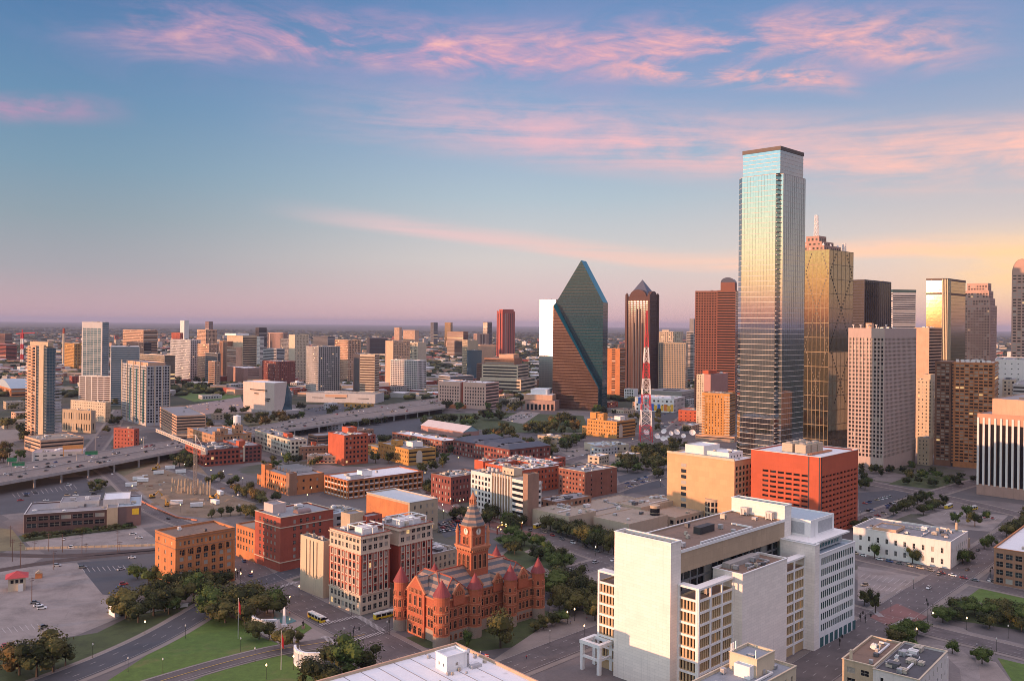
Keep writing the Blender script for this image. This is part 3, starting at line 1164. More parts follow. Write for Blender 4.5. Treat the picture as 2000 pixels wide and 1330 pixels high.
# ------------------------------------------------------------------ red and cream block with roof frames
def red_cream():
 B = bld('office_block', 'red brick and cream stone block with two wings and white pergola frames on its roof', 'building', 705, 1048, 644, 762, Y=436.7, a=46)
 cream, red = wall('terracotta_cream', (.58, .47, .36), .1), wall('brick_crimson', (.34, .06, .035))
 h = B.h
 R2 = 47.0
 st = G(3.3, 4.2, .5, .6, .2, mx=.7, mb=0, mt=.3, bars=True, blind=.45)
 st0 = G(3.3, 4.4, .62, .62, .2, mx=.7, mb=.6, mt=.5, bars=True)
 for (x0, x1, y0) in ((0, B.R, 0), (B.R + 6.5, R2, 1.0)):
  vol(B, x0, x1, y0, B.L, 0, 9.6, cream, S=st0 if x0 == 0 else None, F=st0, name='base_wall')
  vol(B, x0, x1, y0, B.L, 9.6, h - 8.6, red, S=st if x0 == 0 else None, F=st, name='brick_wall')
  vol(B, x0, x1, y0, B.L, h - 8.6, h, cream, S=st0 if x0 == 0 else None, F=st0, roof=MAT['roof_grey'], cap=wall('cornice_red', (.30, .09, .06)), units=3, name='attic_wall')
  for e, z0, z1 in ((.8, h - 1.4, h - .9), (.4, h - 8.9, h - 8.45), (.4, 9.3, 9.75)):
   c = MB()
   c.box(x0 - e, x1 + e, y0 - e, B.L + .25, z0, z1)
   c.build('cornice', cream, B.root)
  # white stone window strips
  c = MB()
  n = max(1, round((B.L - y0 - 1.4) / 3.3))
  if x0 == 0:
   for i in range(n):
    y = y0 + .7 + (i + .5) * (B.L - y0 - 1.4) / n
    for s in (-1, 1):
     c.box(x0 - .14, x0 - .002, y + s * 1.05 - .2, y + s * 1.05 + .2, 9.76, h - 9)
    for j in range(5):
     zz = 9.9 + j * (h - 18.7) / 5
     c.box(x0 - .2, x0 - .004, y - 1.24, y + 1.24, zz, zz + .5)
  n = max(1, round((x1 - x0 - 1.4) / 3.3))
  for i in range(n):
   x = x0 + .7 + (i + .5) * (x1 - x0 - 1.4) / n
   for s in (-1, 1):
    c.box(x + s * 1.05 - .2, x + s * 1.05 + .2, y0 - .14, y0 - .002, 9.76, h - 9)
   for j in range(5):
    zz = 9.9 + j * (h - 18.7) / 5
    c.box(x - 1.24, x + 1.24, y0 - .2, y0 - .004, zz, zz + .5)
  c.build('window_surround', cream, B.root)
  # pergola frame
  c = MB()
  a0, a1, b0, b1 = x0 + 3, x1 - 2, y0 + 3, y0 + 15
  for x in (a0, (a0 + a1) / 2, a1):
   for y in (b0, b1):
    c.bar((x, y, h - .7), (x, y, h + 3.2), .22)
   c.bar((x, b0, h + 3.2), (x, b1, h + 3.2), .22)
  for y in (b0, (b0 + b1) / 2, b1):
   c.bar((a0, y, h + 3.2), (a1, y, h + 3.2), .22)
  c.build('roof_pergola', MAT['paint_white'], B.root)
  c = MB()
  c.box(a0 + 2, a1 - 2, b0 + 2, b1 - 3, h - .7, h + 2.0)
  c.build('penthouse', MAT['paint_white'], B.root)
 vol(B, B.R, B.R + 6.5, 14, B.L, 0, h - 2, red, F=st, name='link_wall')
 # two brick lift houses at the back
 vol(B, 6, 15, B.L - 9, B.L - 1, h, h + 7.5, MAT['stone_tan'], name='lift_house')
 vol(B, 14, 24, B.L - 12, B.L - 5, h - .7, h + 5.5, MAT['brick_red'], F=G(3, 3, .4, .4), name='lift_house')
 done(B)
 # cream slab next to it
 B = bld('office_block', 'plain cream stone block with tall slit windows, left of the red and cream block', 'building', 632, 1057, 587, 648, Y=463, a=46)
 vol(B, 0, B.R, 0, B.L, 0, B.h, wall('limestone', (.58, .46, .32), .08), S=G(3.0, 1e9, .28, 1, 0, mx=B.L * .36, mb=9, mt=1.5, dep=.6), F=None, roof=MAT['roof_dark'], units=5)
 done(B)
 B = bld('office_block', 'grey stone block with flat gravel roof between the red and cream block and clock tower', 'building', 845, 1082, 760, 893, Y=475, a=46)
 vol(B, 0, B.R, 0, B.L, 0, B.h, MAT['stone_tan'], F=G(3, 4.2, .42, .6, .2, bars=True), S=G(3, 4.2, .42, .6), roof=MAT['roof_grey'], units=7, cap=MAT['panel_grey'])
 done(B)


red_cream()


# ------------------------------------------------------------------ near west end
def west_end():
 B = bld('warehouse', 'orange brick seven storey warehouse with arched windows beside the park trees', 'warehouse', 343, 1050, 303, 459, Y=468.6, a=46)
 br = MAT['brick_orange']
 h = B.h
 st = G(4.6, 4.0, .46, .56, .22, mx=1.2, mb=.5, mt=1.0, bars=True, blind=.35)
 vol(B, 0, B.R, 0, B.L, 0, h - 6.2, br, S=G(6.5, 4.0, .2, .5, .22, mb=.5, bars=True), F=G(4.7, 4.0, .5, .6, .22, mx=1.2, mb=.5, mt=.2, bars=True, blind=.35), name='wall')
 vol(B, 0, B.R, 0, B.L, h - 6.2, h, br, S=G(6.5, 5, .2, .4, .3, bars=True), F=G(2.35, 6, .46, .42, .3, mx=1.5, bars=True, blind=.35), roof=MAT['roof_brown'], cap=wall('brick_cap', (.42, .20, .11)), par=.9, units=2, umax=1.5)
 c = MB()
 for z in (h - 6.3, h - 1.3, 4.6):
  c.box(-.25, B.R + .25, -.25, -.002, z, z + .4)
  c.box(-.25, -.002, 0, B.L, z, z + .4)
 c.build('string_course', MAT['brick_brown'], B.root)
 for i in range(7):
  x = 2.8 + (i + .5) * (B.R - 5.6) / 7
  link('window', arched(2.6, 3.2, GL[0], br), B.root, (x, -.01, h - 10.0))
 c = MB()
 for x in [1.2 + i * (B.R - 2.4) / 7 for i in range(8)]:
  c.box(x - .35, x + .35, -.22, -.004, 4.6, h - 6.3)
 c.build('pilaster', br, B.root)
 done(B)

 B = bld('hotel_block', 'tall dark red brick block with grey roof and cream string course beside orange warehouse', 'building', 548, 1011.6, 498, 651, Y=511, a=46)
 rd = MAT['brick_red']
 h = B.h
 stL = G(4.4, 4.0, .42, .62, .2, mx=4, mb=8, mt=4.4, bars=True, blind=.35)
 stR = G(4.6, 4.0, .4, .55, .22, mx=9, mb=5.5, mt=1.4, bars=True, blind=.4)
 vol(B, 0, B.R, 0, B.L, 0, h, rd, S=G(4.4, 4.0, .42, .55, .2, mx=4, mb=5.5, mt=1.4, bars=True, blind=.35), F=stR, roof=roofm('roof_slate_grey', (.27, .28, .30), .2), cap=MAT['stone_cream'], units=3)
 c = MB()
 for z in (5.0, h - 6.0):
  c.box(-.3, B.R + .2, -.3, -.003, z, z + .5)
  c.box(-.3, -.003, 0, B.L, z, z + .5)
 c.build('string_course', MAT['stone_cream'], B.root)
 vol(B, 4, 13, B.L - 13, B.L - 3, h - .7, h + 5, wall('stucco_pink', (.55, .45, .42), .06), name='penthouse', roof=MAT['roof_grey'])
 b = MB()
 n = 8
 for i in range(n):
  a0, a1 = pi * i / n, pi * (i + 1) / n
  b.face([(15, 8 + 3 * cos(a0), h - .7 + 2.2 * sin(a0)), (24, 8 + 3 * cos(a0), h - .7 + 2.2 * sin(a0)), (24, 8 + 3 * cos(a1), h - .7 + 2.2 * sin(a1)), (15, 8 + 3 * cos(a1), h - .7 + 2.2 * sin(a1))])
 b.face([(15, 8 + 3 * cos(pi * i / n), h - .7 + 2.2 * sin(pi * i / n)) for i in range(n, -1, -1)])
 b.face([(24, 8 + 3 * cos(pi * i / n), h - .7 + 2.2 * sin(pi * i / n)) for i in range(n + 1)])
 b.build('barrel_skylight', plain('copper_brown', (.2, .13, .12), .4), B.root)
 vol(B, -.0, 13, B.L, B.L + 22, 0, 19.5, MAT['brick_orange'], S=G(3.4, 4.0, .45, .55, .2, mb=4.5, bars=True), roof=MAT['roof_tan'], cap=MAT['brick_brown'], name='low_wing_wall')
 vol(B, B.R, B.R + 26, 8, B.L, 0, h - 5, MAT['concrete'], F=G(6, 4, .6, .5), roof=MAT['roof_blue'], units=8, name='rear_wing_wall')
 done(B)

 B = bld('commercial_building', 'long low dark brick building with yellow wall sign, beside the parking lot under the highway', 'building', 47, 1005, 32.6, 275, Y=598, a=22)
 h = B.h
 dk = wall('brick_umber', (.10, .055, .05), .2)
 vol(B, 0, B.R * .70, 0, B.L, 0, h, dk, S=None, F=G(6.5, 4.6, .86, .60, .2, mx=1, mb=2.4, mt=.9, blind=.12, bars=True), roof=MAT['roof_grey'], cap=MAT['panel_grey'], units=6)
 vol(B, B.R * .70, B.R * .795, -.6, B.L, 0, h + 1.0, MAT['stone_tan'], roof=MAT['roof_grey'], name='stair_wall')
 vol(B, B.R * .795, B.R, 0, B.L, 0, h + 1.2, wall('brick_mauve', (.19, .11, .10), .12), F=G(7, 1e9, .5, 1, 0, mx=3, mb=.6, mt=h - 1.4), roof=MAT['roof_blue'], cap=MAT['panel_grey'], units=2, name='end_wall')
 vol(B, 20, B.R * .62, B.L * .45, B.L - 2, h - .7, h + 3.4, MAT['panel_grey'], roof=MAT['roof_grey'], units=3, name='upper_wall')
 vol(B, B.R * .66, B.R * .9, B.L * .3, B.L - 1, h - .7, h + 4.6, MAT['panel_grey'], roof=MAT['roof_white'], name='upper_wall')
 b = MB()
 b.box(B.R - 5.6, B.R - 1.2, -.22, -.004, h - 4.6, h - .4)
 b.build('wall_sign', plain('sign_yellow', (.75, .48, .03), .4), B.root)
 b = MB()
 b.box(0 - .2, -.004, 0, B.L, 0, h)
 b.build('end_cladding', MAT['stone_peach'], B.root)
 done(B)

 # converted warehouses near the highway
 B = bld('brick_warehouse', 'long dark red brick warehouse with rooftop clutter, foot of the pale tower crane', 'warehouse', 401, 880, 362, 511.6, Y=878, a=38)
 h = B.h
 st = G(4.2, 4.2, .6, .55, .25, mb=.6, blind=.1)
 vol(B, 0, B.R * .68, 0, B.L, 0, h, MAT['brick_red'], S=st, F=st, roof=MAT['roof_dark'], units=14, cap=MAT['brick_dark'], umax=5)
 vol(B, B.R * .68, B.R, 1, B.L, 0, h + 1.5, MAT['brick_dark'], F=st, roof=MAT['roof_grey'], units=4)
 b = MB()
 b.box(B.R * .62, B.R * .74, 6, 14, h, h + 6)
 b.build('lift_house', MAT['brick_scarlet'], B.root)
 b = MB()
 b.box(B.R * .66, B.R * .69, -.6, -.003, 2, h + 2)
 b.build('vertical_sign', MAT['stone_cream'], B.root)
 done(B)

 B = bld('brick_warehouse', 'tan brick loft warehouse with stepped parapets and white water tank on roof', 'warehouse', 420, 851, 366, 491, Y=960, a=38)
 h = B.h
 st = G(3.8, 4.2, .42, .5, .28, mb=.6)
 tb = wall('brick_tan', (.42, .24, .13))
 vol(B, 0, B.R, 0, B.L, 0, h, tb, S=st, F=st, roof=MAT['roof_grey'], units=6, cap=MAT['brick_orange'])
 for x0, x1, y0, y1, dz in ((8, 17, 8, 17, 6), (24, 33, 6, 15, 9), (0, 7, 1, 8, 4)):
  vol(B, x0, x1, y0, y1, h, h + dz, tb, F=G(3, 4, .4, .4), S=G(3, 4, .4, .4), name='roof_tower', roof=MAT['roof_grey'])
 b = MB()
 b.cone(28, 10, h + 11.5, h + 19, 4.0, 4.0, 18)
 b.cone(28, 10, h + 19, h + 20, 4.0, .2, 18)
 for sx in (-2.5, 2.5):
  for sy in (-2.5, 2.5):
   b.bar((28 + sx, 10 + sy, h + 9), (28 + sx, 10 + sy, h + 11.6), .35)
 b.build('water_tank', MAT['paint_white'], B.root)
 done(B)

 B = bld('loft_building', 'white painted three storey loft with brick side, between the red warehouse and orange tower block', 'building', 567, 860, 498, 600, Y=930, a=35)
 wb = wall('paint_cream', (.60, .55, .44), .1)
 vol(B, 0, B.R, 0, B.L, 0, B.h, wb, S=G(4.4, 4.4, .72, .62, .2, mb=.6, blind=.4), F=G(4.4, 4.4, .6, .55, .25, mb=.6), roof=MAT['roof_grey'], units=6, cap=MAT['stone_tan'])
 vol(B, 6, 12, 24, 36, B.h, B.h + 4, MAT['brick_scarlet'], name='lift_house')
 done(B)

 B = bld('brick_block', 'bright orange red six storey block with blank sunlit wall and brick lift house', 'building', 672.6, 850.5, 641, 719, Y=894, a=40)
 vol(B, 0, B.R, 0, B.L, 0, B.h, MAT['brick_scarlet'], S=None, F=G(4.2, 4.4, .5, .5, .28, mb=1), roof=MAT['roof_white'], units=4, cap=MAT['brick_red'])
 vol(B, 12, 22, B.L * .4, B.L * .8, B.h, B.h + 6, MAT['brick_scarlet'], name='lift_house')
 done(B)
 B = bld('garage', 'brown brick parking garage low behind the orange six storey block', 'garage', 620, 851, 602, 660, Y=1010, a=40)
 vol(B, 0, B.R, 0, B.L, 0, B.h, MAT['brick_brown'], S=bands(3.4, .45), F=bands(3.4, .45, lit=0), roof=MAT['roof_grey'])
 done(B)
 B = bld('low_building', 'low tan brick block with scarlet roof cabin left of orange six storey block', 'building', 586, 873, 584, 646, vb=898, a=25)
 vol(B, 0, B.R, 0, 14, 0, B.h, MAT['brick_brown'], S=G(4, 4), F=G(4, 4, .4, .4), roof=MAT['roof_grey'], units=4, cap=MAT['stone_cream'])
 vol(B, B.R * .4, B.R * .55, 3, 9, B.h, B.h + 4, MAT['brick_scarlet'], name='lift_house')
 done(B)
 B = bld('low_building', 'low pink and cream shop row with red awnings, left of the yellow office block', 'building', 600, 891, 598, 657, vb=906, a=12)
 vol(B, 0, B.R, 0, 20, 0, B.h, MAT['stone_peach'], F=G(4, 4, .5, .4), roof=MAT['roof_tan'], units=5)
 b = MB()
 b.box(1, B.R * .6, -.9, -.003, 2.2, 3.0)
 b.build('awning', plain('awning_red', (.5, .03, .03)), B.root)
 done(B)

 B = bld('office_block', 'yellow orange five storey office block with low annex and arched mural', 'building', 798, 878, 739, 851, Y=897, a=36)
 h = B.h
 by = MAT['brick_yellow']
 st = G(3.6, 4.0, .36, .4, .3, mb=1.5, mt=1)
 vol(B, 0, B.R, 0, B.L, 0, h, by, S=st, F=bands(4.0, .36, mb=2), roof=MAT['roof_grey'], units=5, cap=by)
 vol(B, 3, 10, B.L * .45, B.L * .65, h, h + 5.5, by, S=G(2, 3, .4, .4), name='roof_tower')
 vol(B, 12, 24, B.L * .2, B.L * .4, h, h + 5, MAT['paint_white'], name='roof_tower')
 vol(B, 0, 12, B.L, B.L + 36, 0, 10, by, S=G(7, 4.4, .75, .4, .35, mb=.5), roof=MAT['roof_tan'], name='annex_wall', cap=by)
 b = MB()
 n = 10
 pts = [(9, 2), (16, 2)] + [(12.5 + 3.5 * cos(pi * i / n), 10 + 4.5 * sin(pi * i / n)) for i in range(n + 1)]
 b.face([(x, -.12, z) for x, z in pts])
 for i in range(len(pts)):
  j = (i + 1) % len(pts)
  b.face([(pts[j][0], -.12, pts[j][1]), (pts[i][0], -.12, pts[i][1]), (pts[i][0], 0, pts[i][1]), (pts[j][0], 0, pts[j][1])])
 b.build('arched_mural', plain('mural_cream', (.62, .52, .42)), B.root)
 done(B)

 B = bld('brick_warehouse', 'orange brick warehouse with corner stair towers and sawtooth grey roof', 'warehouse', 566, 931, 515, 633, Y=736, a=40)
 h = B.h
 st = G(3.7, 4.3, .42, .52, .25, mx=2.5, mb=.8, mt=1.6)
 ob = MAT['brick_orange']
 vol(B, 0, B.R, 0, B.L, 0, h, ob, S=st, F=G(7, 5.5, .3, .36, .3, mx=3, mb=2), roof=MAT['roof_grey'], cap=MAT['brick_brown'], units=2)
 vol(B, -.8, 6, -.8, 5, 0, h + 3, MAT['brick_brown'], name='stair_tower')
 vol(B, -.8, 6, B.L - 4, B.L + 3, 0, h + 4, ob, name='stair_tower')
 vol(B, 2, 10, B.L + 3, B.L + 18, 0, h - 7, ob, S=st, name='low_wing_wall', roof=MAT['roof_grey'])
 for k in range(5):
  b = MB()
  y0 = B.L * .35 + k * B.L * .12
  b.face([(9, y0, h - .5), (B.R - 2, y0, h - .5), (B.R - 2, y0, h + 3.2), (9, y0, h + 3.2)], 1)
  b.face([(9, y0, h + 3.2), (B.R - 2, y0, h + 3.2), (B.R - 2, y0 + B.L * .12 - .05, h - .5), (9, y0 + B.L * .12 - .05, h - .5)])
  b.face([(9, y0 + B.L * .12 - .05, h - .5), (9, y0, h - .5), (9, y0, h + 3.2)])
  b.face([(B.R - 2, y0, h - .5), (B.R - 2, y0 + B.L * .12 - .05, h - .5), (B.R - 2, y0, h + 3.2)])
  b.build('sawtooth_roof', [MAT['roof_dark'], MAT['panel_grey']], B.root)
 done(B)

 B = bld('parking_garage', 'open brick parking garage with white floor edges', 'garage', 679, 939, 633.7, 826, Y=722, a=42)
 h = B.h
 st = G(5.0, 4.1, .72, .58, .30, mx=.8, mb=.6, mt=.8, dep=1.6, lit=0, blind=0, gm=plain('garage_shade', (.02, .018, .018)))  # dark sheets stand in for the shade inside the open floors
 vol(B, 0, B.R, 0, B.L, 0, h, MAT['brick_orange'], S=st, F=st, roof=MAT['roof_white'], cap=MAT['brick_red'], units=3)
 c = MB()
 n = max(1, round((h - 1.4) / 4.1))
 for j in range(n):
  z = .6 + j * (h - 1.4) / n + .30 * (h - 1.4) / n
  c.box(-.12, B.R, -.12, -.003, z - 1.0, z - .05)
  c.box(-.12, -.003, 0, B.L, z - 1.0, z - .05)
 c.build('floor_edge', MAT['stone_white'], B.root)
 c = MB()
 nb = max(1, round((B.R - 1.6) / 5))
 for i in range(nb + 1):
  x = .8 + i * (B.R - 1.6) / nb
  c.box(x - .55, x + .55, -.3, -.13, 0, h)
 nb = max(1, round((B.L - 1.6) / 5))
 for i in range(nb + 1):
  y = .8 + i * (B.L - 1.6) / nb
  c.box(-.3, -.13, y - .55, y + .55, 0, h)
 c.build('pilaster', MAT['brick_orange'], B.root)
 vol(B, 20, 30, 10, 18, h, h + 4.5, MAT['paint_white'], name='plant_room')
 vol(B, 5, 18, 4, 10, h - .5, h + 2.2, MAT['panel_grey'], name='plant_room')
 done(B)

 B = bld('office_block', 'tan stone and orange brick block with long pale blue roof', 'building', 800, 982, 716, 855, Y=605, a=44)
 vol(B, 0, B.R, 0, B.L, 0, B.h, MAT['stone_tan'], S=G(6, 5, .25, .4, .25), F=G(5.2, 5.2, .3, .45, .25, mx=2, bars=True), roof=roofm('roof_pale', (.52, .57, .60), .08), cap=MAT['panel_grey'])
 b = MB()
 b.box(-.15, -.003, 1.5, B.L, 0, B.h - 1.5)
 b.build('brick_cladding', MAT['brick_orange'], B.root)
 done(B)

 B = bld('brick_block', 'dark red brick five storey corner block crowded with rooftop units, left of white ribbed block', 'building', 881, 932.6, 842, 945, Y=705, a=44)
 st = G(3.8, 4.4, .4, .52, .25, mb=.8, mt=1.5, bars=False, blind=.45)
 vol(B, 0, B.R, 0, B.L, 0, B.h, MAT['brick_dark'], S=st, F=st, roof=MAT['roof_grey'], cap=MAT['brick_brown'], units=16, umax=4)
 done(B)


west_end()


def ribbed_white():
 B = bld('office_block', 'white art deco office block with ribbed front and brown brick corner shaft', 'building', 1031, 938, 919, 1058, Y=633, a=40)
 h = B.h
 L, R = B.L, B.R
 wh = MAT['stone_white']
 vol(B, .3, R, L * .62, L, 0, h - 1.5, wh, S=G(3.9, 4.0, .6, .62, .2, mb=.8, mt=2.2, blind=.25), roof=MAT['roof_grey'], units=8, name='window_wing_wall', F=None)
 vol(B, 0, R, L * .27, L * .62, 0, h, MAT['stone_tan'], S=ribs(3.2, .62, mb=2, mt=2.0, dep=.5, gm=wall('spandrel_tan', (.25, .19, .14))), roof=MAT['roof_tan'], units=3, name='ribbed_wall')
 c = MB()
 n = max(1, round((L * .35 - 1.6) / 3.2))
 for i in range(n + 1):
  y = L * .27 + .8 + i * (L * .35 - 1.6) / n
  c.box(-.5, -.002, y - .35, y + .35, 0, h + .4)
 c.build('rib', wh, B.root)
 vol(B, .2, R, 4.5, L * .27, 0, h - 1, wh, S=bands(4.0, .52, mb=1, mt=1.5, dep=.5, blind=0, lit=0), roof=MAT['roof_tan'], name='banded_wall')
 vol(B, -.6, R * .75, -.6, 4.5, 0, h + 4.5, wall('brick_taupe', (.30, .18, .13)), roof=MAT['roof_tan'], name='corner_shaft')
 vol(B, R * .75, R, .2, 4.5, 0, h - 2, wh, F=bands(4.0, .52, mb=1), name='banded_wall')
 vol(B, 4, 12, L * .3, L * .5, h, h + 5, MAT['stone_cream'], S=G(4, 5, .4, .4), name='plant_room', roof=MAT['roof_tan'])
 b = MB()
 for k in range(3):
  b.cone(8, L * .66 + k * 5, h - 2, h + 1.8, 1.6, 1.6, 12)
 b.build('cooling_tank', plain('rooftop_metal', (.45, .45, .46)), B.root)
 done(B)

 # scarlet courtyard complex
 B = bld('brick_complex', 'large scarlet brick complex around a courtyard with white cluttered roof', 'building', 1020, 918, 930, 1091, Y=752, a=40)
 h = B.h
 sc = MAT['brick_scarlet']
 L, R = B.L, B.R
 st = G(4.0, 4.2, .4, .5, .25, mb=.8, mt=1.2, blind=.35)
 vol(B, 0, R, 0, L * .35, 0, h, sc, S=st, F=st, roof=MAT['roof_white'], units=10, cap=MAT['stone_white'])
 vol(B, 0, R * .3, L * .35, L * .8, 0, h, sc, S=G(4, 4.2, .5, .5, .25, mb=.8, blind=.6), roof=MAT['roof_white'], units=8)
 vol(B, -2, R * .3, L * .8, L, 0, h + 1.5, sc, S=None, F=None, roof=MAT['roof_white'], units=2, name='end_tower')
 vol(B, R * .75, R, L * .35, L * 1.05, 0, h, sc, F=st, S=st, roof=MAT['roof_white'], units=14)
 vol(B, R * .3, R * .75, L * .7, L * 1.05, 0, h, sc, F=st, roof=MAT['roof_white'], units=8)
 vol(B, R, R * 1.36, 10, L * 1.1, 0, h, MAT['brick_red'], F=st, roof=MAT['roof_white'], units=12)
 done(B)
 B = bld('brick_block', 'dark red brick block with blank brown side, right of the scarlet courtyard complex', 'building', 1144, 922, 1091, 1205, Y=735, a=44)
 vol(B, 0, B.R, 0, B.L, 0, B.h, wall('brick_rust', (.27, .10, .065)), S=G(3.8, 4.2, .45, .45, .3, mb=.8, blind=.3), F=G(B.R / 3, 4, .12, .45, .25, mb=.8), roof=MAT['roof_grey'], cap=MAT['stone_cream'], units=5)
 done(B)
 B = bld('low_building', 'low brown brick block with grey roof in front of the blank sided red block', 'building', 1086, 980, 1052, 1155, Y=650, a=42)
 vol(B, 0, B.R, 0, B.L, 0, B.h, MAT['brick_brown'], S=G(5, 4, .4, .5), F=G(4.6, 4.2, .5, .5, .3), roof=MAT['roof_grey'], units=6)
 done(B)

 # beige low complex with round towers
 B = bld('community_complex', 'beige blank walled low complex with flat roofs and two round towers', 'building', 1228.5, 1023, 1159, 1304, Y=600, a=44)
 bg = wall('stucco_beige', (.47, .37, .27), .07)
 h = B.h
 rf = MAT['roof_tan']
 vol(B, 0, B.R, 0, B.L, 0, h, bg, roof=rf, units=3, umax=2, par=.4)
 vol(B, -22, 6, B.L + 3, B.L + 38, 0, h + 2.5, bg, roof=rf, units=8, umax=3, par=.4)
 vol(B, 6, 78, B.L + 2, B.L + 40, 0, h - .5, bg, F=None, roof=rf, units=5, par=.4)
 vol(B, 46, 96, B.L - 6, B.L + 18, 0, h + 1, bg, roof=rf, units=4, par=.4)
 vol(B, 50, 110, -2, B.L - 8, 0, h - 2.5, bg, S=G(4.6, 4.8, .62, .55, .22, mb=.6), F=G(4.6, 4.8, .62, .55, .22, mb=.6), roof=rf, units=3, par=.4, name='window_wing_wall')
 vol(B, 30, 50, 9, B.L - 10, 0, h - 3.5, bg, F=G(4.6, 4.8, .62, .55, .22, mb=.6), roof=rf, par=.4, name='window_wing_wall')
 for (u, v, r, zt) in ((1279, 990, 3.4, h + 1.5), (1392.6, 977, 5.6, h + 4.5)):
  Yt = 632 if u < 1300 else 655
  p = rot_px(u, v)
  wp = Vector((p[0] / FPX * Yt, Yt, 0))
  lp = Matrix.Rotation(-radians(44), 3, 'Z') @ (wp - B.root.location)
  t = link('round_tower', None, B.root, tuple(lp))
  zt = H - p[1] / FPX * Yt + 1
  b = MB()
  n = 24
  b.cone(0, 0, 0, zt, r, r, n)
  b.build('tower_wall', bg, t)
  for j in (3.2, 7.6, zt - 4.6):
   for k in range(6):
    a = -pi * .75 + (k - 2.5) * radians(30)
    c = MB()
    c.box(-.9, .9, -.05, .04, 0, 3.0)
    c.build('window', GL[0], t, (cos(a) * r, sin(a) * r, j), a + pi / 2)
  b = MB()
  b.cone(0, 0, zt, zt + .4, r + .3, r + .3, n)
  b.build('tower_cap', bg, t)
 done(B)

 # orange lit slab and the red cube
 B = bld('office_slab', 'broad peach concrete slab with one column of windows, left of the red brick cube', 'building', 1434.7, 901, 1303, 1478, Y=640, a=45)
 h = B.h
 pc = panel_stone('concrete_peach', (.60, .36, .19), 6.0, 4.0)
 vol(B, 0, B.R, 0, B.L, 0, h, pc, S=None, F=G(5, 4.3, .62, .66, .2, mb=.8, mt=3.6, dep=.6, blind=.1), roof=MAT['roof_white'], units=3, cap=MAT['stone_cream'])
 yw = B.L * .70
 for j in range(9):
  c = MB()
  c.box(-.12, -.004, yw, yw + 4.6, h - 9 - j * 4.3, h - 6.4 - j * 4.3)
  c.build('window', GL[1] if j % 3 else GL[2], B.root)
 vol(B, 5, B.R - 4, B.L * .5, B.L * .78, h - .7, h + 7.5, MAT['stone_white'], roof=MAT['roof_white'], name='penthouse')
 vol(B, 8, B.R - 4, B.L * .16, B.L * .5, h - .7, h + 4.2, MAT['stone_white'], F=G(4, 4, .3, .4), roof=MAT['roof_white'], name='penthouse', units=3)
 c = MB()
 c.box(-.5, .2, 0, B.L, h, h + 1.6)
 c.build('parapet', MAT['stone_cream'], B.root)
 done(B)
 B = bld('office_cube', 'bright red brick cube with rows of slot windows and rooftop cooling towers', 'building', 1603, 893.5, 1467, 1676, Y=603.6, a=45)
 h = B.h
 rb = panel_stone('brick_vermilion', (.44, .085, .036), 5.6, 3.5)
 st = G(5.6, 3.5, .78, .42, .3, mx=1.0, mb=1.0, mt=12.0, dep=.9, lit=0, blind=.02)
 vol(B, 0, B.R, 0, B.L, 0, h, rb, S=dict(st, mx=8.5), F=dict(st, bay=5.6, mx=1.5), roof=MAT['roof_white'], cap=MAT['stone_white'], par=1.0)
 c = MB()
 c.box(-.25, -.003, 8.2, 8.8, 0, h)
 c.box(-.25, -.003, .5, 1.1, 0, h)
 c.box(1.0, 1.6, -.25, -.003, 0, h)
 c.build('corner_slot', MAT['panel_dark'], B.root)
 for k in range(6):
  b = MB()
  x, y = 14 + (k % 3) * 9.5, 18 + (k // 3) * 10
  b.box(x, x + 7.5, y, y + 8, h - 1, h + 5.2, 0)
  for q in range(4):
   b.box(x - .05, x + 7.55, y - .05, y + 8.05, h + .2 + q * 1.2, h + .5 + q * 1.2, 1)
  b.cone(x + 3.7, y + 4, h + 5.2, h + 6.2, 2.4, 2.2, 12, 1)
  b.build('cooling_tower', [plain('cooling_beige', (.46, .36, .25)), plain('cooling_grey', (.32, .29, .26))], B.root)
 b = MB()
 for q in range(3):
  b.bar((10, 12 + q * 1.2, h - .3), (42, 12 + q * 1.2, h - .3), .4)
 b.build('pipe_run', plain('pipe_orange', (.42, .16, .07)), B.root)
 done(B)

 # neoclassical two storey
 B = bld('neoclassical_building', 'white two storey neoclassical stone building with flat grey roof in parking lots', 'building', 1856.7, 1058.5, 1666, 1890, Y=530, a=49)
 h = B.h
 vol(B, 0, B.R, 0, B.L, 0, h, MAT['stone_white'], S=G(5.2, 6.6, .28, .46, .25, mx=2, mb=.8, mt=2.4, bars=True, blind=.3), F=G(4.5, 6.6, .28, .46, .25, mb=.8, mt=2.4, bars=True), roof=MAT['roof_grey'], cap=MAT['stone_white'], units=16, umax=3)
 vol(B, 1.5, B.R * .5, B.L * .55, B.L * .8, h, h + 1.8, MAT['stone_peach'], name='roof_curb')
 vol(B, B.R, B.R + 30, 6, 40, 0, 6, MAT['stone_tan'], roof=MAT['roof_grey'], units=14, name='rear_wing_wall')
 c = MB()
 c.cone(B.R - 2, 6, h, h + 5, .8, .7, 10)
 c.build('chimney', MAT['stone_tan'], B.root)
 done(B)
 # brick loft at the right edge
 B = bld('brick_loft', 'brown brick loft with rows of wide windows and white roof, right of the street', 'building', 2100, 1094, 1941, 2250, Y=475, a=49)
 h = B.h
 vol(B, 0, B.R, 0, B.L, 0, h, MAT['brick_brown'], S=G(4.6, 4.3, .74, .62, .2, mx=.6, mb=.5, mt=1.8, bars=True, blind=.15), F=G(4.6, 4.3, .7, .6), roof=MAT['roof_white'], cap=MAT['brick_orange'], units=10)
 done(B)
 # nearest corner buildings
 B = bld('corner_building', 'beige and white low corner building with two dark roofs and vents by curved path', 'building', 1795, 1328, 1643, 1850, Y=327, a=50)
 h = B.h
 st = G(4.4, 4.2, .6, .52, .24, mb=.8, mt=1.4, bars=True, blind=.1)
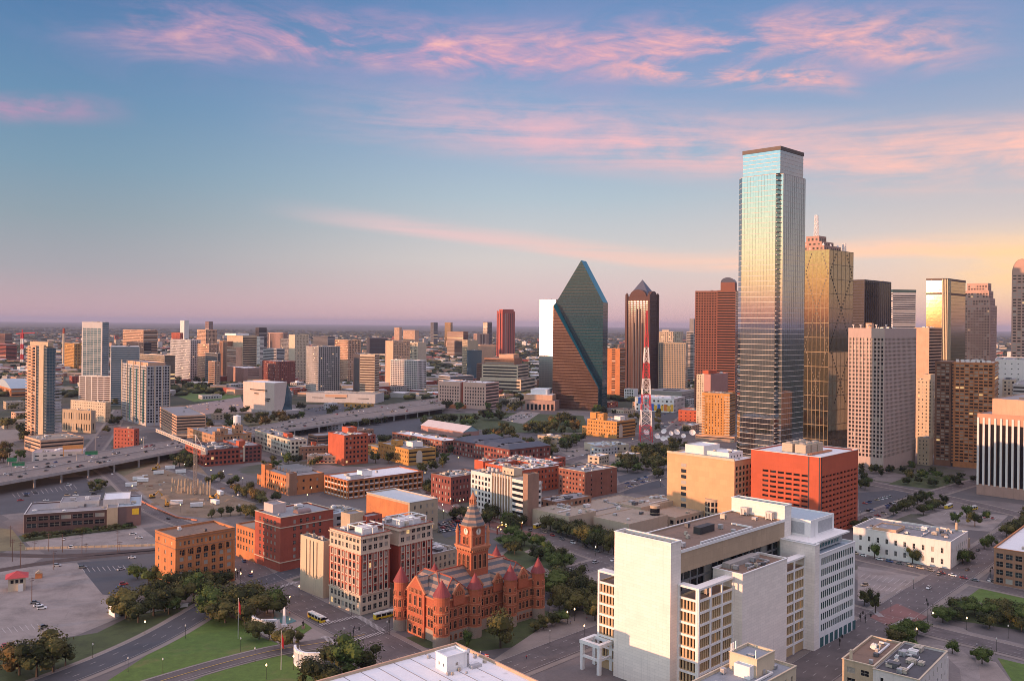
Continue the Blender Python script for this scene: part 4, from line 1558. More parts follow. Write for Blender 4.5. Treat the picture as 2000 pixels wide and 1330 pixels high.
 vol(B, 0, B.R, 0, B.L * .58, 0, h, wall('stucco_white', (.62, .58, .55), .08), S=G(5, 4.2, .22, .5, .2), F=G(5, 4.2, .18, .5), roof=MAT['roof_dark'], cap=MAT['stone_cream'], units=12, umax=3.2)
 vol(B, 1, B.R - 4, B.L * .58, B.L, 0, h + .6, MAT['stone_tan'], S=st, roof=MAT['roof_brown'], cap=MAT['stone_cream'], units=4, umax=1.8)
 c = MB()
 c.box(3, 4, B.L - 3, B.L - 2, h, h + 4)
 c.build('chimney', MAT['stone_cream'], B.root)
 vol(B, B.R, B.R + 6, 1, 12, 0, h - 4, MAT['stucco_white'], roof=MAT['roof_dark'], name='low_wing_wall', F=st)
 done(B)

 B = Bd()
 B.root = empty('corner_building', (68.2, 279, 0), radians(45), 'cream stone block with grey roof and square penthouse in front of white court block', 'building')
 B.wins = []
 B.far = False
 crm = wall('stucco_cream', (.60, .50, .36), .08)
 vol(B, 0, 45, 0, 17.5, 0, 25, crm, F=G(4.5, 4.4, .24, .45, .25, bars=True), roof=roofm('roof_blue_grey', (.27, .29, .32), .25), cap=MAT['stone_cream'], units=9, umax=1.8)
 vol(B, 27, 39, 5, 15.5, 24.3, 30.5, crm, S=G(4, 6, .22, .4, .3), roof=MAT['roof_blue_grey'], cap=MAT['stone_cream'], name='penthouse', units=1)
 vol(B, 24, 27, 6, 12, 24.3, 28.5, MAT['paint_white'], roof=MAT['roof_white'], name='stair_head')
 c = MB()
 for x, y in ((27.3, 15), (28.6, 15), (30.5, 15.2), (27.3, 5.6)):
  c.bar((x, y, 30.5), (x, y, 33.5), .18)
 c.build('antenna', MAT['paint_white'], B.root)
 done(B)

 B = Bd()
 B.root = empty('flat_roof_building', (-35.2, 266, 0), radians(40), 'broad white flat roofed building with white penthouse along the bottom centre of the photo', 'building')
 B.wins = []
 B.far = False
 wr = roofm('roof_bright', (.76, .76, .79), .12)
 vol(B, 0, 65, 0, 55, 0, 18, MAT['stone_tan'], roof=wr, par=.8, cap=MAT['stone_peach'], F=G(4, 4), S=G(4, 4))
 for (u0, vt, uL, uR, zt) in ((872.7, 1288, 838.7, 918.6, 23.0),):
  q = at(872.7, 1314.7, 17.2)
  lp = Matrix.Rotation(-radians(40), 3, 'Z') @ (q - Vector((-35.2, 266, 17.2)))
  x, y = lp.x, lp.y
  vol(B, x, x + 9, y, y + 7, 17.2, 23, MAT['paint_white'], S=G(3, 6, .22, .25, .4), F=G(5, 6, .16, .25, .4), roof=wr, cap=MAT['paint_white'], name='penthouse')
  c = MB()
  c.bar((x + 10, y + 1, 17.2), (x + 10, y + 1, 21.5), .5)
  c.bar((x + 10, y + 1, 21.5), (x + 12, y + 3, 22.2), .5)
  c.box(x + 9.5, x + 14, y - 2.6, y - .6, 17.2, 18.2)
  c.build('duct', plain('rooftop_metal', (.45, .45, .46)), B.root)
 for q in range(9):
  c = MB()
  c.box(1 + q * 7, 1.25 + q * 7, .6, 54.4, 17.2, 17.29)
  c.build('roof_seam', MAT['roof_grey'], B.root)
 for (u, v, s) in ((785, 1319, (6.5, 5, 4)), (740, 1328, (6, 4, 1.6)), (806, 1302, (5.5, 5, 4)), (826, 1330, (2, 2, 1)), (700, 1332, (5, 4, 1.4)), (775, 1300, (6, 3, 1.2)), (760, 1318, (3, 6, .8)), (950, 1318, (1.4, 1.4, 1)), (965, 1300, (1, 1, .8)), (1000, 1326, (2, 1.5, 1)), (880, 1322, (3, 2, .6))):
  q = at(u, v, 17.2)
  lp = Matrix.Rotation(-radians(40), 3, 'Z') @ (q - Vector((-35.2, 266, 17.2)))
  link('rooftop_unit', UNITS[0], B.root, tuple(lp), 0, s)
 for k in range(14):
  link('rooftop_unit', random.choice(UNITS), B.root, (random.uniform(38, 63), random.uniform(20, 52), 17.2), 0, (random.uniform(.5, 1.3),) * 3)
 done(B)


ribbed_white()
# ------------------------------------------------------------------ skyline towers
MIR = glass('mirror_glass_silver', (.34, .375, .39), .03, .95, .5, .02, .06)
MIRG = glass('mirror_glass_gold', (.36, .27, .15), .05, .95, .5, .03, .10)
MIRGN = glass('mirror_glass_olive', (.24, .205, .145), .05, .95, .5, .03, .15)
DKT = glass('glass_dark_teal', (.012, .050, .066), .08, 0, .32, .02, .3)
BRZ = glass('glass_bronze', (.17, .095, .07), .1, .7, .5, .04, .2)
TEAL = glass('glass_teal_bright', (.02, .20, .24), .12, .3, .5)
BLUE = glass('glass_sky_blue', (.10, .19, .25), .1, .6, .5, .03, .15)
BLK = glass('glass_black', (.010, .011, .015), .1, 0, .35)


def tw(label, u0, vt, uL, uR, Y, mat, S=None, F=None, a=45, roof=None, units=3, top=(), name='tower', cat='tower', group=None, gm=None, cap=None, umax=5, zb=0, far=None):
 B = bld(name, label, cat, u0, vt, uL, uR, Y=Y, a=a, group=group)
 if far is not None:
  B.far = far
 m = MAT[mat] if isinstance(mat, str) else mat
 vol(B, 0, B.R, 0, B.L, 0, B.h, m, S=S, F=F, roof=MAT[roof] if roof else None, units=units, cap=MAT[cap] if cap else None, umax=umax, gm=gm)
 for (x0, x1, y0, y1, dh, tm) in top:
  tm = MAT[tm] if isinstance(tm, str) else tm
  vol(B, x0 * B.R, x1 * B.R, y0 * B.L, y1 * B.L, B.h - .7, B.h + dh, tm, S=None, F=None, name='penthouse')
 return done(B)


def glass_prism(B, poly, z0, z1, gm, name='glass_facade'):
 """one glass part for each side of a tower plan (ccw)"""
 n = len(poly)
 for i in range(n):
  p, q = poly[i], poly[(i + 1) % n]
  b = MB()
  b.face([(p[0], p[1], z0), (q[0], q[1], z0), (q[0], q[1], z1), (p[0], p[1], z1)])
  b.build(name, gm, B.root)


def ring(b, poly, z0, z1, e, mi=0):
 """thin belt round a plan, e proud of it"""
 n = len(poly)
 cx = sum(p[0] for p in poly) / n
 cy = sum(p[1] for p in poly) / n
 out = []
 for i in range(n):
  p0, p1, p2 = Vector(poly[i - 1]), Vector(poly[i]), Vector(poly[(i + 1) % n])
  d1, d2 = (p1 - p0).normalized(), (p2 - p1).normalized()
  n1, n2 = Vector((d1.y, -d1.x)), Vector((d2.y, -d2.x))
  k = 1 + n1.dot(n2)
  out.append(p1 + (n1 + n2) * (e / max(k, .3)))
 for i in range(n):
  j = (i + 1) % n
  a0, a1, c0, c1 = poly[i], poly[j], out[i], out[j]
  b.face([(c0.x, c0.y, z0), (c1.x, c1.y, z0), (c1.x, c1.y, z1), (c0.x, c0.y, z1)], mi)
  b.face([(c0.x, c0.y, z1), (c1.x, c1.y, z1), (a1[0], a1[1], z1), (a0[0], a0[1], z1)], mi)
  b.face([(a0[0], a0[1], z0), (a1[0], a1[1], z0), (c1.x, c1.y, z0), (c0.x, c0.y, z0)], mi)


def glass_tower():
 B = bld('glass_skyscraper', 'tallest silver mirror glass skyscraper with notched corners and pale floor bands', 'skyscraper', 1525, 338, 1436, 1578, Y=760, a=45)
 R, L, h = B.R, B.L, B.h
 nt = 4.5
 ch = 7.0
 poly = [(nt, 0), (R - nt, 0), (R - nt, nt), (R, nt), (R, L), (ch, L), (0, L - ch), (0, nt), (nt, nt)]
 glass_prism(B, poly, 0, h, MIR)
 band = wall('floor_band_pale', (.62, .55, .50), .05)
 n = 60
 for i in range(1, n + 1):
  z = i * h / n
  b = MB()
  ring(b, poly, z - .34, z + .0, .14)
  b.build('floor_band', band, B.root)
 b = MB()
 fr = plain('mullion_grey', (.10, .105, .11), .4, .3)
 for x in [nt + i * (R - 2 * nt) / 12 for i in range(13)]:
  b.box(x - .04, x + .04, -.1, -.002, 0, h)
 for y in [nt + i * (L - ch - nt) / 12 for i in range(13)]:
  b.box(-.1, -.002, y - .04, y + .04, 0, h)
 b.build('mullion', fr, B.root)
 b = MB()
 b.prism(poly, h - .02, h + .3)
 b.build('roof', MAT['roof_grey'], B.root)
 cp = [(3.5, 2.0), (R - 5.5, 2.0), (R - 5.5, L - 6), (3.5, L - 6)]
 cp = [(1.2, 1.2), (R - 6.5, 1.2), (R - 6.5, L - 7), (1.2, L - 7)]
 z2 = h + 20
 glass_prism(B, cp, h + .3, z2, MIR, 'crown_glass')
 for i in range(1, 6):
  b = MB()
  z = h + .3 + i * 3.4
  ring(b, cp, z - .4, z, .14)
  b.build('floor_band', band, B.root)
 b = MB()
 ring(b, cp, z2, z2 + 3.2, .5)
 b.face([(x, y, z2 + 2.8) for x, y in cp])
 b.build('crown_louvre', plain('crown_dark', (.09, .065, .055), .6), B.root)
 b = MB()
 for z in range(4, int(h), 4):
  b.box(.4, nt - .02, nt - 1.3, nt - .02, z, z + .5)
 b.build('notch_ledge', band, B.root)


def lattice(root, x, y, z0, z1, r0, r1, mats, name='mast_section', nseg=10, colors=1, bar=.25, legs=4, sub=2):
 """a lattice mast, one part for each painted section"""
 for s in range(nseg):
  b = MB()
  for q in range(sub):
   f0, f1 = (s + q / sub) / nseg, (s + (q + 1) / sub) / nseg
   za, zb = z0 + (z1 - z0) * f0, z0 + (z1 - z0) * f1
   ra, rb = r0 + (r1 - r0) * f0, r0 + (r1 - r0) * f1
   P = [Vector((x + ra * cos(pi / 4 + 2 * pi * k / legs), y + ra * sin(pi / 4 + 2 * pi * k / legs), za)) for k in range(legs)]
   Q = [Vector((x + rb * cos(pi / 4 + 2 * pi * k / legs), y + rb * sin(pi / 4 + 2 * pi * k / legs), zb)) for k in range(legs)]
   for k in range(legs):
    j = (k + 1) % legs
    b.bar(P[k], Q[k], bar)
    b.bar(Q[k], Q[j], bar * .7)
    b.bar(P[k], Q[j], bar * .6)
    b.bar(P[j], Q[k], bar * .6)
  b.build(name, mats[s % len(mats)], root)


def spire_tower():
 B = bld('glass_skyscraper', 'olive gold glass skyscraper with studded diagonal pattern and white lattice spires', 'skyscraper', 1620, 487, 1572, 1667, Y=1000, a=45)
 R, L, h = B.R, B.L, B.h
 poly = [(0, 0), (R, 0), (R, L), (0, L)]
 glass_prism(B, poly, 0, h, MIRGN)
 dk = plain('mullion_bronze', (.16, .12, .07), .5, .3)
 for i in range(1, 15):
  b = MB()
  z = i * h / 14
  ring(b, poly, z - .5, z + .1, .14)
  b.build('floor_band', dk, B.root)
 b = MB()
 for k in range(0, 7):
  x = R * k / 6
  b.box(max(0, x - .2), min(R, x + .2), -.12, -.002, 0, h)
  b.box(-.12, -.002, max(0, L * k / 6 - .2), min(L, L * k / 6 + .2), 0, h)
 b.build('mullion', dk, B.root)
 st = plain('stud_dark', (.07, .055, .04), .5)
 for side in (0, 1):
  for dirn in (0, 1):
   b = MB()
   W = R if side == 0 else L
   n = 46
   for i in range(n):
    f = i / (n - 1)
    z = h * (.25 + .73 * f)
    zz = (f * 2 + .25) % 2
    s = zz if zz < 1 else 2 - zz
    s = s if dirn == 0 else 1 - s
    x = W * (.04 + .92 * s)
    if side == 0:
     b.box(x - .5, x + .5, -.5, -.15, z - .9, z + .9)
    else:
     b.box(-.5, -.15, x - .5, x + .5, z - .9, z + .9)
   b.build('stud_line', st, B.root)['kind'] = 'stuff'
 b = MB()
 b.face([(0, 0, h), (R, 0, h), (R, L, h), (0, L, h)])
 b.build('roof', MAT['roof_brown'], B.root)
 pk = MAT['granite_pink']
 for (x0, x1, y0, y1, z0, z1) in ((8, 50, 10, 50, h, h + 6), (14, 44, 16, 44, h + 6, h + 11), (20, 38, 22, 38, h + 11, h + 18)):
  vol(B, x0, x1, y0, y1, z0, z1, pk, S=G(5, 5, .5, .5), F=G(5, 5, .5, .5), name='roof_tier', roof=MAT['roof_brown'], far=True)
 wm = plain('mast_white', (.75, .72, .7), .5)
 lattice(B.root, 29, 30, h + 18, h + 43, 3.0, 2.0, [wm], 'spire', 5, 1, .2, 4, 1)
 lattice(B.root, 50, 6, h, h + 10, 2.4, 2.0, [wm], 'spire', 2, 1, .22, 4, 1)
 lattice(B.root, 6, 50, h, h + 9, 2.0, 1.6, [wm], 'spire', 2, 1, .22, 4, 1)
 for k in range(5):
  b = MB()
  b.cone(10 + k * 9, 12 + (k % 2) * 5, h + 6, h + 8.5, 1.6, .4, 10)
  b.build('roof_dish', wm, B.root)


def prism_tower():
 B = bld('prism_skyscraper', 'dark green glass prism skyscraper with pointed gable top and bright teal sloping edge', 'skyscraper', 1178, 591, 1086, 1189, Y=1500, a=66)
 R, L = B.R, B.L
 R = 26.0
 zs = B.h                      # shoulders
 p = rot_px(1134, 509)
 za = H - p[1] / FPX * 1520
 zl = zat(1176, 757, 1495)
 root = B.root
 b = MB()                      # tall dark face on the left side: x = 0 plane, runs along y
 b.face([(0, L, 0), (0, 0, 0), (0, 0, zs), (0, L * .47, za), (0, L, zs)])
 b.build('glass_facade', DKT, root)
 b = MB()
 b.face([(0, 0, 0), (R, 0, 0), (R, 0, zs), (0, 0, zs)])
 b.build('glass_facade', DKT, root)
 b = MB()
 b.face([(R, 0, 0), (R, L, 0), (R, L, zs), (R, L * .47, za), (R, 0, zs)])
 b.face([(R, L, 0), (0, L, 0), (0, L, zs), (R, L, zs)])
 b.build('rear_facade', DKT, root)
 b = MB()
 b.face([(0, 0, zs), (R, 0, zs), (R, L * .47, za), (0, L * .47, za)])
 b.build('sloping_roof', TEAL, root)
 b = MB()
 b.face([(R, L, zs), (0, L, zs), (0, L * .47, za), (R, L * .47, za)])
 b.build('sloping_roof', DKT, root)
 # projecting lower wedge
 e = -13.0
 y0 = 3.0
 b = MB()
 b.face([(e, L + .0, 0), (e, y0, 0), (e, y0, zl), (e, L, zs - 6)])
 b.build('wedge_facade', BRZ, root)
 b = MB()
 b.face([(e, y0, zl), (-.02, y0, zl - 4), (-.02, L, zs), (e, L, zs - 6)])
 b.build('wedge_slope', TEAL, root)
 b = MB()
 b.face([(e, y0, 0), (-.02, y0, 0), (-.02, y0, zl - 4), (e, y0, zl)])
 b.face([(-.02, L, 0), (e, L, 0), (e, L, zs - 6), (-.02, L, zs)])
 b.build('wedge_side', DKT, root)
 # floor lines, one per floor on each face
 ln = plain('floor_line_dark', (.015, .02, .022), .4)
 lb = plain('floor_line_bronze', (.10, .05, .035), .4)
 nf = 52
 b = MB()
 b2 = MB()
 for i in range(1, nf):
  z = i * za / nf
  ya, yb = 0.0, L
  if z > zs:
   f = (z - zs) / (za - zs)
   ya, yb = L * .47 * f, L - L * .53 * f
  b.box(-.12, -.003, ya, yb, z - .25, z + .25)
  if z < zs:
   b.box(0, R, -.12, -.003, z - .25, z + .25)
  if z < zs - 7:
   y1 = L
   yy = y0 if z < zl else y0 + (L - y0) * (z - zl) / (zs - 6 - zl)
   b2.box(e - .14, e - .003, yy, L, z - .5, z + .5)
 b.build('floor_line', ln, root)['kind'] = 'stuff'
 b2.build('floor_line', lb, root)['kind'] = 'stuff'


def pyramid_tower():
 B = bld('pyramid_tower', 'brown granite tower with arched gables and dark pyramid roof behind the red and white mast', 'tower', 1268, 578, 1224.5, 1284.7, Y=1900, a=55)
 R, L, h = B.R, B.L, B.h
 R = max(R, 38)
 gb = wall('granite_umber', (.095, .045, .036), .12)
 st = G(3.4, 4.4, .62, .6, .2, mx=2, mb=3, mt=10, dep=.4, gm=BLK)
 vol(B, 0, R, 0, L, 0, h, gb, S=st, F=st, roof=MAT['roof_dark'], gm=BLK, units=0)
 dk = MAT['panel_dark']
 b = MB()
 for y in (L * .3, L * .42, L * .54, L * .66):
  zt = h * (.86 if .35 < y / L < .6 else .72)
  b.box(-1.2, -.004, y - 1.3, y + 1.3, 0, zt)
 b.build('bay_strip', dk, B.root)
 b = MB()
 for (xx, yy) in ((0, 0), (R, 0), (R, L), (0, L)):
  b.box(xx - 2.5, xx + 2.5, yy - 2.5, yy + 2.5, 0, h + 3)
  b.cone(xx, yy, h + 3, h + 7, 3.0, .5, 10)
 b.build('corner_pier', gb, B.root)
 # arched gable on each side
 for (o, d, W) in (((0, L), (0, -1), L), ((0, 0), (1, 0), R)):
  b = MB()
  n = 12
  nx, ny = d[1], -d[0]
  pts = []
  for i in range(n + 1):
   a = pi - pi * i / n
   pts.append((W / 2 + W * .36 * cos(a), h + W * .26 * sin(a)))
  b.face([(o[0] + d[0] * s + nx * .6, o[1] + d[1] * s + ny * .6, z) for s, z in reversed(pts)])
  for i in range(n):
   (s0, z0), (s1, z1) = pts[i], pts[i + 1]
   b.face([(o[0] + d[0] * s0 + nx * .6, o[1] + d[1] * s0 + ny * .6, z0), (o[0] + d[0] * s1 + nx * .6, o[1] + d[1] * s1 + ny * .6, z1),
     (o[0] + d[0] * s1 - nx * 9, o[1] + d[1] * s1 - ny * 9, z1), (o[0] + d[0] * s0 - nx * 9, o[1] + d[1] * s0 - ny * 9, z0)])
  b.build('arched_gable', gb, B.root)
 za = zat(1256, 546, 1925)
 b = MB()
 c = (R / 2, L / 2)
 q = [(3, 3), (R - 3, 3), (R - 3, L - 3), (3, L - 3)]
 for i in range(4):
  p0, p1 = q[i], q[(i + 1) % 4]
  b.face([(*p0, h + 1), (*p1, h + 1), (*c, za)])
 b.build('pyramid_roof', plain('roof_slate_blue', (.07, .075, .11), .4), B.root)


glass_tower()
spire_tower()
prism_tower()
pyramid_tower()


def right_skyline():
 # tan waffle grid tower
 B = bld('grid_tower', 'tall tan concrete tower with deep waffle window grid and blank top band', 'tower', 1728, 641, 1657, 1790, Y=885, a=47)
 cp = wall('concrete_tan_pink', (.45, .35, .31), .05)
 st = G(3.5, 4.0, .62, .66, .2, mx=.6, mb=13, mt=9.5, dep=1.3, lit=0, blind=.03)
 vol(B, 0, B.R, 0, B.L, 0, B.h, cp, S=st, F=st, roof=MAT['roof_grey'], units=4, far=False)
 stc = G(3.5, 12, .55, .85, .1, mx=.6, mt=.6, dep=1.6, lit=0)
 for k, (x, y, r) in enumerate(((4, 18, 2.2), (6, 26, 1.8), (10, 12, 1.6), (20, 6, 1.2), (32, 4, 1.4), (2, 32, 1.5))):
  b = MB()
  b.cone(x, y, B.h - .6, B.h + 1.6, .4, .4, 6)
  b.cone(x, y, B.h + 1.6, B.h + 3.4, .3, r, 14)
  b.build('roof_dish', MAT['paint_white'], B.root)
 b = MB()
 b.box(8, 14, 16, 22, B.h - .5, B.h + 5)
 b.build('plant_room', MAT['stone_peach'], B.root)
 done(B)
 tw('black tower with white vertical stripes on its right face, behind the tan waffle tower', 1688.7, 546, 1660, 1741, 1250, 'panel_dark', bands(4, .5, gm=BLK), ribs(7, .72, mt=2, mb=0, gm=BLK), gm=BLK, roof='roof_dark', units=2)
 B = bld('office_tower', 'grey banded office tower with green glass top floor behind the tan waffle tower', 'tower', 1744, 571, 1741, 1789, Y=1600, a=8)
 vol(B, 0, B.R, 0, 40, 0, B.h, MAT['panel_grey'], F=bands(4, .45, mt=4), S=bands(4, .45), roof=MAT['roof_grey'], units=3)
 b = MB()
 b.box(-.3, B.R + .3, -.3, 40, B.h, B.h + 5)
 b.build('glass_top', glass('glass_green', (.03, .075, .08)), B.root)
 done(B)
 # golden tower
 B = bld('gold_tower', 'golden mirror glass tower with bright vertical corner strips', 'tower', 1848, 545, 1809.6, 1888, Y=1250, a=47)
 R, L, h = B.R, B.L, B.h
 poly = [(5, 0), (R - 5, 0), (R, 5), (R, L), (0, L), (0, 5)]
 glass_prism(B, poly, 0, h, MIRG)
 for z in (h - 2, h - 22):
  b = MB()
  ring(b, poly, z, z + 3.2, .4)
  b.build('dark_band', plain('crown_dark', (.09, .065, .055)), B.root)
 for i in range(1, 42):
  b = MB()
  z = i * h / 42
  ring(b, poly, z - .3, z, .1)
  b.build('floor_band', plain('mullion_bronze', (.16, .12, .07)), B.root)
 b = MB()
 for k in range(4):
  f = k / 3
  x, y = 5 * f, 5 - 5 * f
  b.bar((x - .3, y - .3, 0), (x - .3, y - .3, h), .5)
 for k in range(1, 5):
  b.box(5 + k * 3.4, 5 + k * 3.4 + .8, -.7, -.01, 0, h)
 b.build('corner_strip', wall('strip_cream', (.68, .55, .38), .05), B.root)
 b = MB()
 b.face([(x, y, h) for x, y in poly])
 b.build('roof', MAT['roof_dark'], B.root)
 # stepped pink tower
 B = bld('stepped_tower', 'pink granite tower stepping back towards a narrow top, near the right edge', 'tower', 1930, 553, 1925, 1961, Y=1400, a=52)
 gp = wall('granite_rose', (.47, .30, .24), .1)
 st = G(4, 4.2, .55, .5, .25, mx=1, mt=3)
 h = B.h
 w0, w1 = 30.0, 26.0
 for k, (e, dz) in enumerate(((0, 0), (8, 11.5), (15, 23), (22, 34))):
  vol(B, -e * .25 - k * .02, w1 + e, -e * .2 - k * .02, w0 + e, 0 if k == 3 else 0, h - dz - k * .3, gp, S=st, F=st, units=1, far=True, name='tier_wall')
 done(B)
 B = bld('arched_tower', 'pale granite tower with rounded dark vault top, cut by the right edge of the photo', 'tower', 2016, 502, 1976.6, 2070, Y=1200, a=58)
 st = bands(4, .4, mt=4)
 vol(B, 0, B.R, 0, B.L, 0, B.h - 22, gp, S=G(5, 4, .7, .45), F=st, far=True)
 b = MB()
 n = 10
 L, R, h = B.L, B.R, B.h
 pr = [(L / 2 + L / 2 * cos(pi * i / n), h - 22 + 20 * sin(pi * i / n)) for i in range(n + 1)]
 b.face([(0, y, z) for y, z in pr])
 b.build('vault_gable', gp, B.root)
 b = MB()
 b.face([(R, y, z) for y, z in reversed(pr)])
 b.build('vault_gable', gp, B.root)
 b = MB()
 for i in range(n):
  (y0, z0), (y1, z1) = pr[i], pr[i + 1]
  b.face([(-.3, y0, z0), (R, y0, z0), (R, y1, z1), (-.3, y1, z1)])
 b.build('vault_roof', plain('crown_dark', (.09, .065, .055)), B.root)
 done(B)
 tw('peach blank walled slab with dark blue right side, between the tan waffle and golden towers', 1815, 640, 1786, 1840, 1150, 'stone_peach', None, bands(4, .6, gm=BLK), gm=BLK, roof='roof_grey', units=6, name='office_slab')
 # brown tower with orange lit glass
 B = bld('apartment_tower', 'broad brown tower of patchy orange lit panels and dark balcony columns', 'tower', 1943, 709, 1826, 1960, Y=905, a=58)
 bw = wall('brick_copper_lit', (.48, .20, .075), .25, .6, .3)  # lit copy of the wall: the orange glow is put into its colour
 st = G(4.4, 3.3, .78, .5, .3, mx=1.5, mb=5, mt=2, dep=.5, blind=.35, lit=.02)
 stL = dict(st, gm=None)
 vol(B, 0, B.R, 0, B.L * .68, 0, B.h, bw, S=st, F=bands(3.3, .5), roof=MAT['roof_brown'], units=12, far=False)
 vol(B, 2.5, B.R, B.L * .68, B.L * .72, 0, B.h - 1, MAT['panel_dark'], far=False, name='recess_wall')
 vol(B, 1.0, B.R, B.L * .72, B.L, 0, B.h, wall('brick_copper_shaded', (.20, .10, .06), .25), S=st, roof=MAT['roof_brown'], far=False)  # darker copy of the wall: the shadow on this part is painted in
 for y in (.5, B.L * .34, B.L * .66):
  b = MB()
  for j in range(int(B.h / 3.3)):
   b.box(-1.3, -.004, y, y + 2.4, 4 + j * 3.3, 5.1 + j * 3.3)
  b.build('balcony_column', bw, B.root)
 for k in range(7):
  b = MB()
  b.box(3 + k * 2.0, 4.6 + k * 2.0, 4 + k * 5, 7 + k * 5, B.h - .6, B.h + 2.4)
  b.build('roof_hut', MAT['paint_white'], B.root)
 done(B)
 # white striped
 B = bld('striped_block', 'pink block with white vertical ribs and stepped roof, at the right edge of the photo', 'building', 2040, 816, 1909, 2160, Y=736.7, a=45)
 pkw = wall('granite_salmon', (.50, .27, .18), .08)
 vol(B, 0, B.R, 0, B.L, 0, B.h, pkw, S=ribs(4.4, .62, mb=9, mt=9, dep=.8, gm=BLK), F=ribs(4.4, .6, mb=9, mt=9, gm=BLK), roof=MAT['roof_grey'], units=3, far=False)
 n = max(1, round((B.L - 1.6) / 4.4))
 for i in range(n + 1):
  b = MB()
  y = .8 + i * (B.L - 1.6) / n
  b.box(-.9, -.003, y - .8, y + .8, 8.5, B.h - 3.5)
  b.build('white_rib', MAT['stone_white'], B.root)
 b = MB()
 b.box(-.5, -.003, 0, B.L, 0, 8.4)
 b.build('base_band', MAT['granite_pink'], B.root)
 vol(B, 6, B.R - 4, 2, B.L - 10, B.h - .7, B.h + 13, MAT['stone_peach'], name='penthouse', roof=MAT['roof_grey'], units=4, far=False)
 b = MB()
 b.cone(14, 12, B.h + 12.5, B.h + 20, 5, 5, 16)
 b.build('round_tank', MAT['stone_peach'], B.root)
 done(B)
 tw('cream old office block with punched windows between the waffle tower and brown tower', 1822, 742, 1790, 1832, 1010, 'stone_cream', G(4, 4, .35, .45), G(4, 4, .35, .45), units=3, name='office_block', cat='building', top=((.1, .8, .1, .6, 6, 'stone_cream'),), far=False)
 tw('small tan round cornered block low between the waffle tower and brown tower', 1815, 856, 1792, 1822, 930, 'stone_tan', G(4, 4, .3, .4), None, units=2, name='office_block', cat='building')
 tw('white block with tiny square windows, right of the brown tower top', 2010, 703, 1943, 2060, 1020, 'stone_white', G(6, 6, .2, .2), None, units=6, name='office_block', cat='building', a=60)
 tw('pale block with window grid beside brown tower, at right edge', 1984, 742, 1958, 2010, 985, 'stone_cream', G(3.6, 4, .5, .5), G(3.6, 4, .5, .5), units=4, name='office_block', cat='building', a=60)
 tw('grey low block stepping behind the salmon ribbed block at right edge', 2020, 752, 1978, 2050, 930, 'panel_grey', bands(4, .4), None, units=5, name='office_block', cat='building', a=55)
 tw('dim brown tower seen between stepped pink tower and golden tower far behind', 1892, 655, 1886, 1900, 1800, 'granite_rose', G(4, 4), None, units=0, a=20)
 tw('dark glass block low behind the brown tower, left of stepped tower', 1893, 706, 1862, 1935, 1120, 'granite_brown', bands(4, .5), bands(4, .5), units=6, name='office_block', cat='building')


right_skyline()


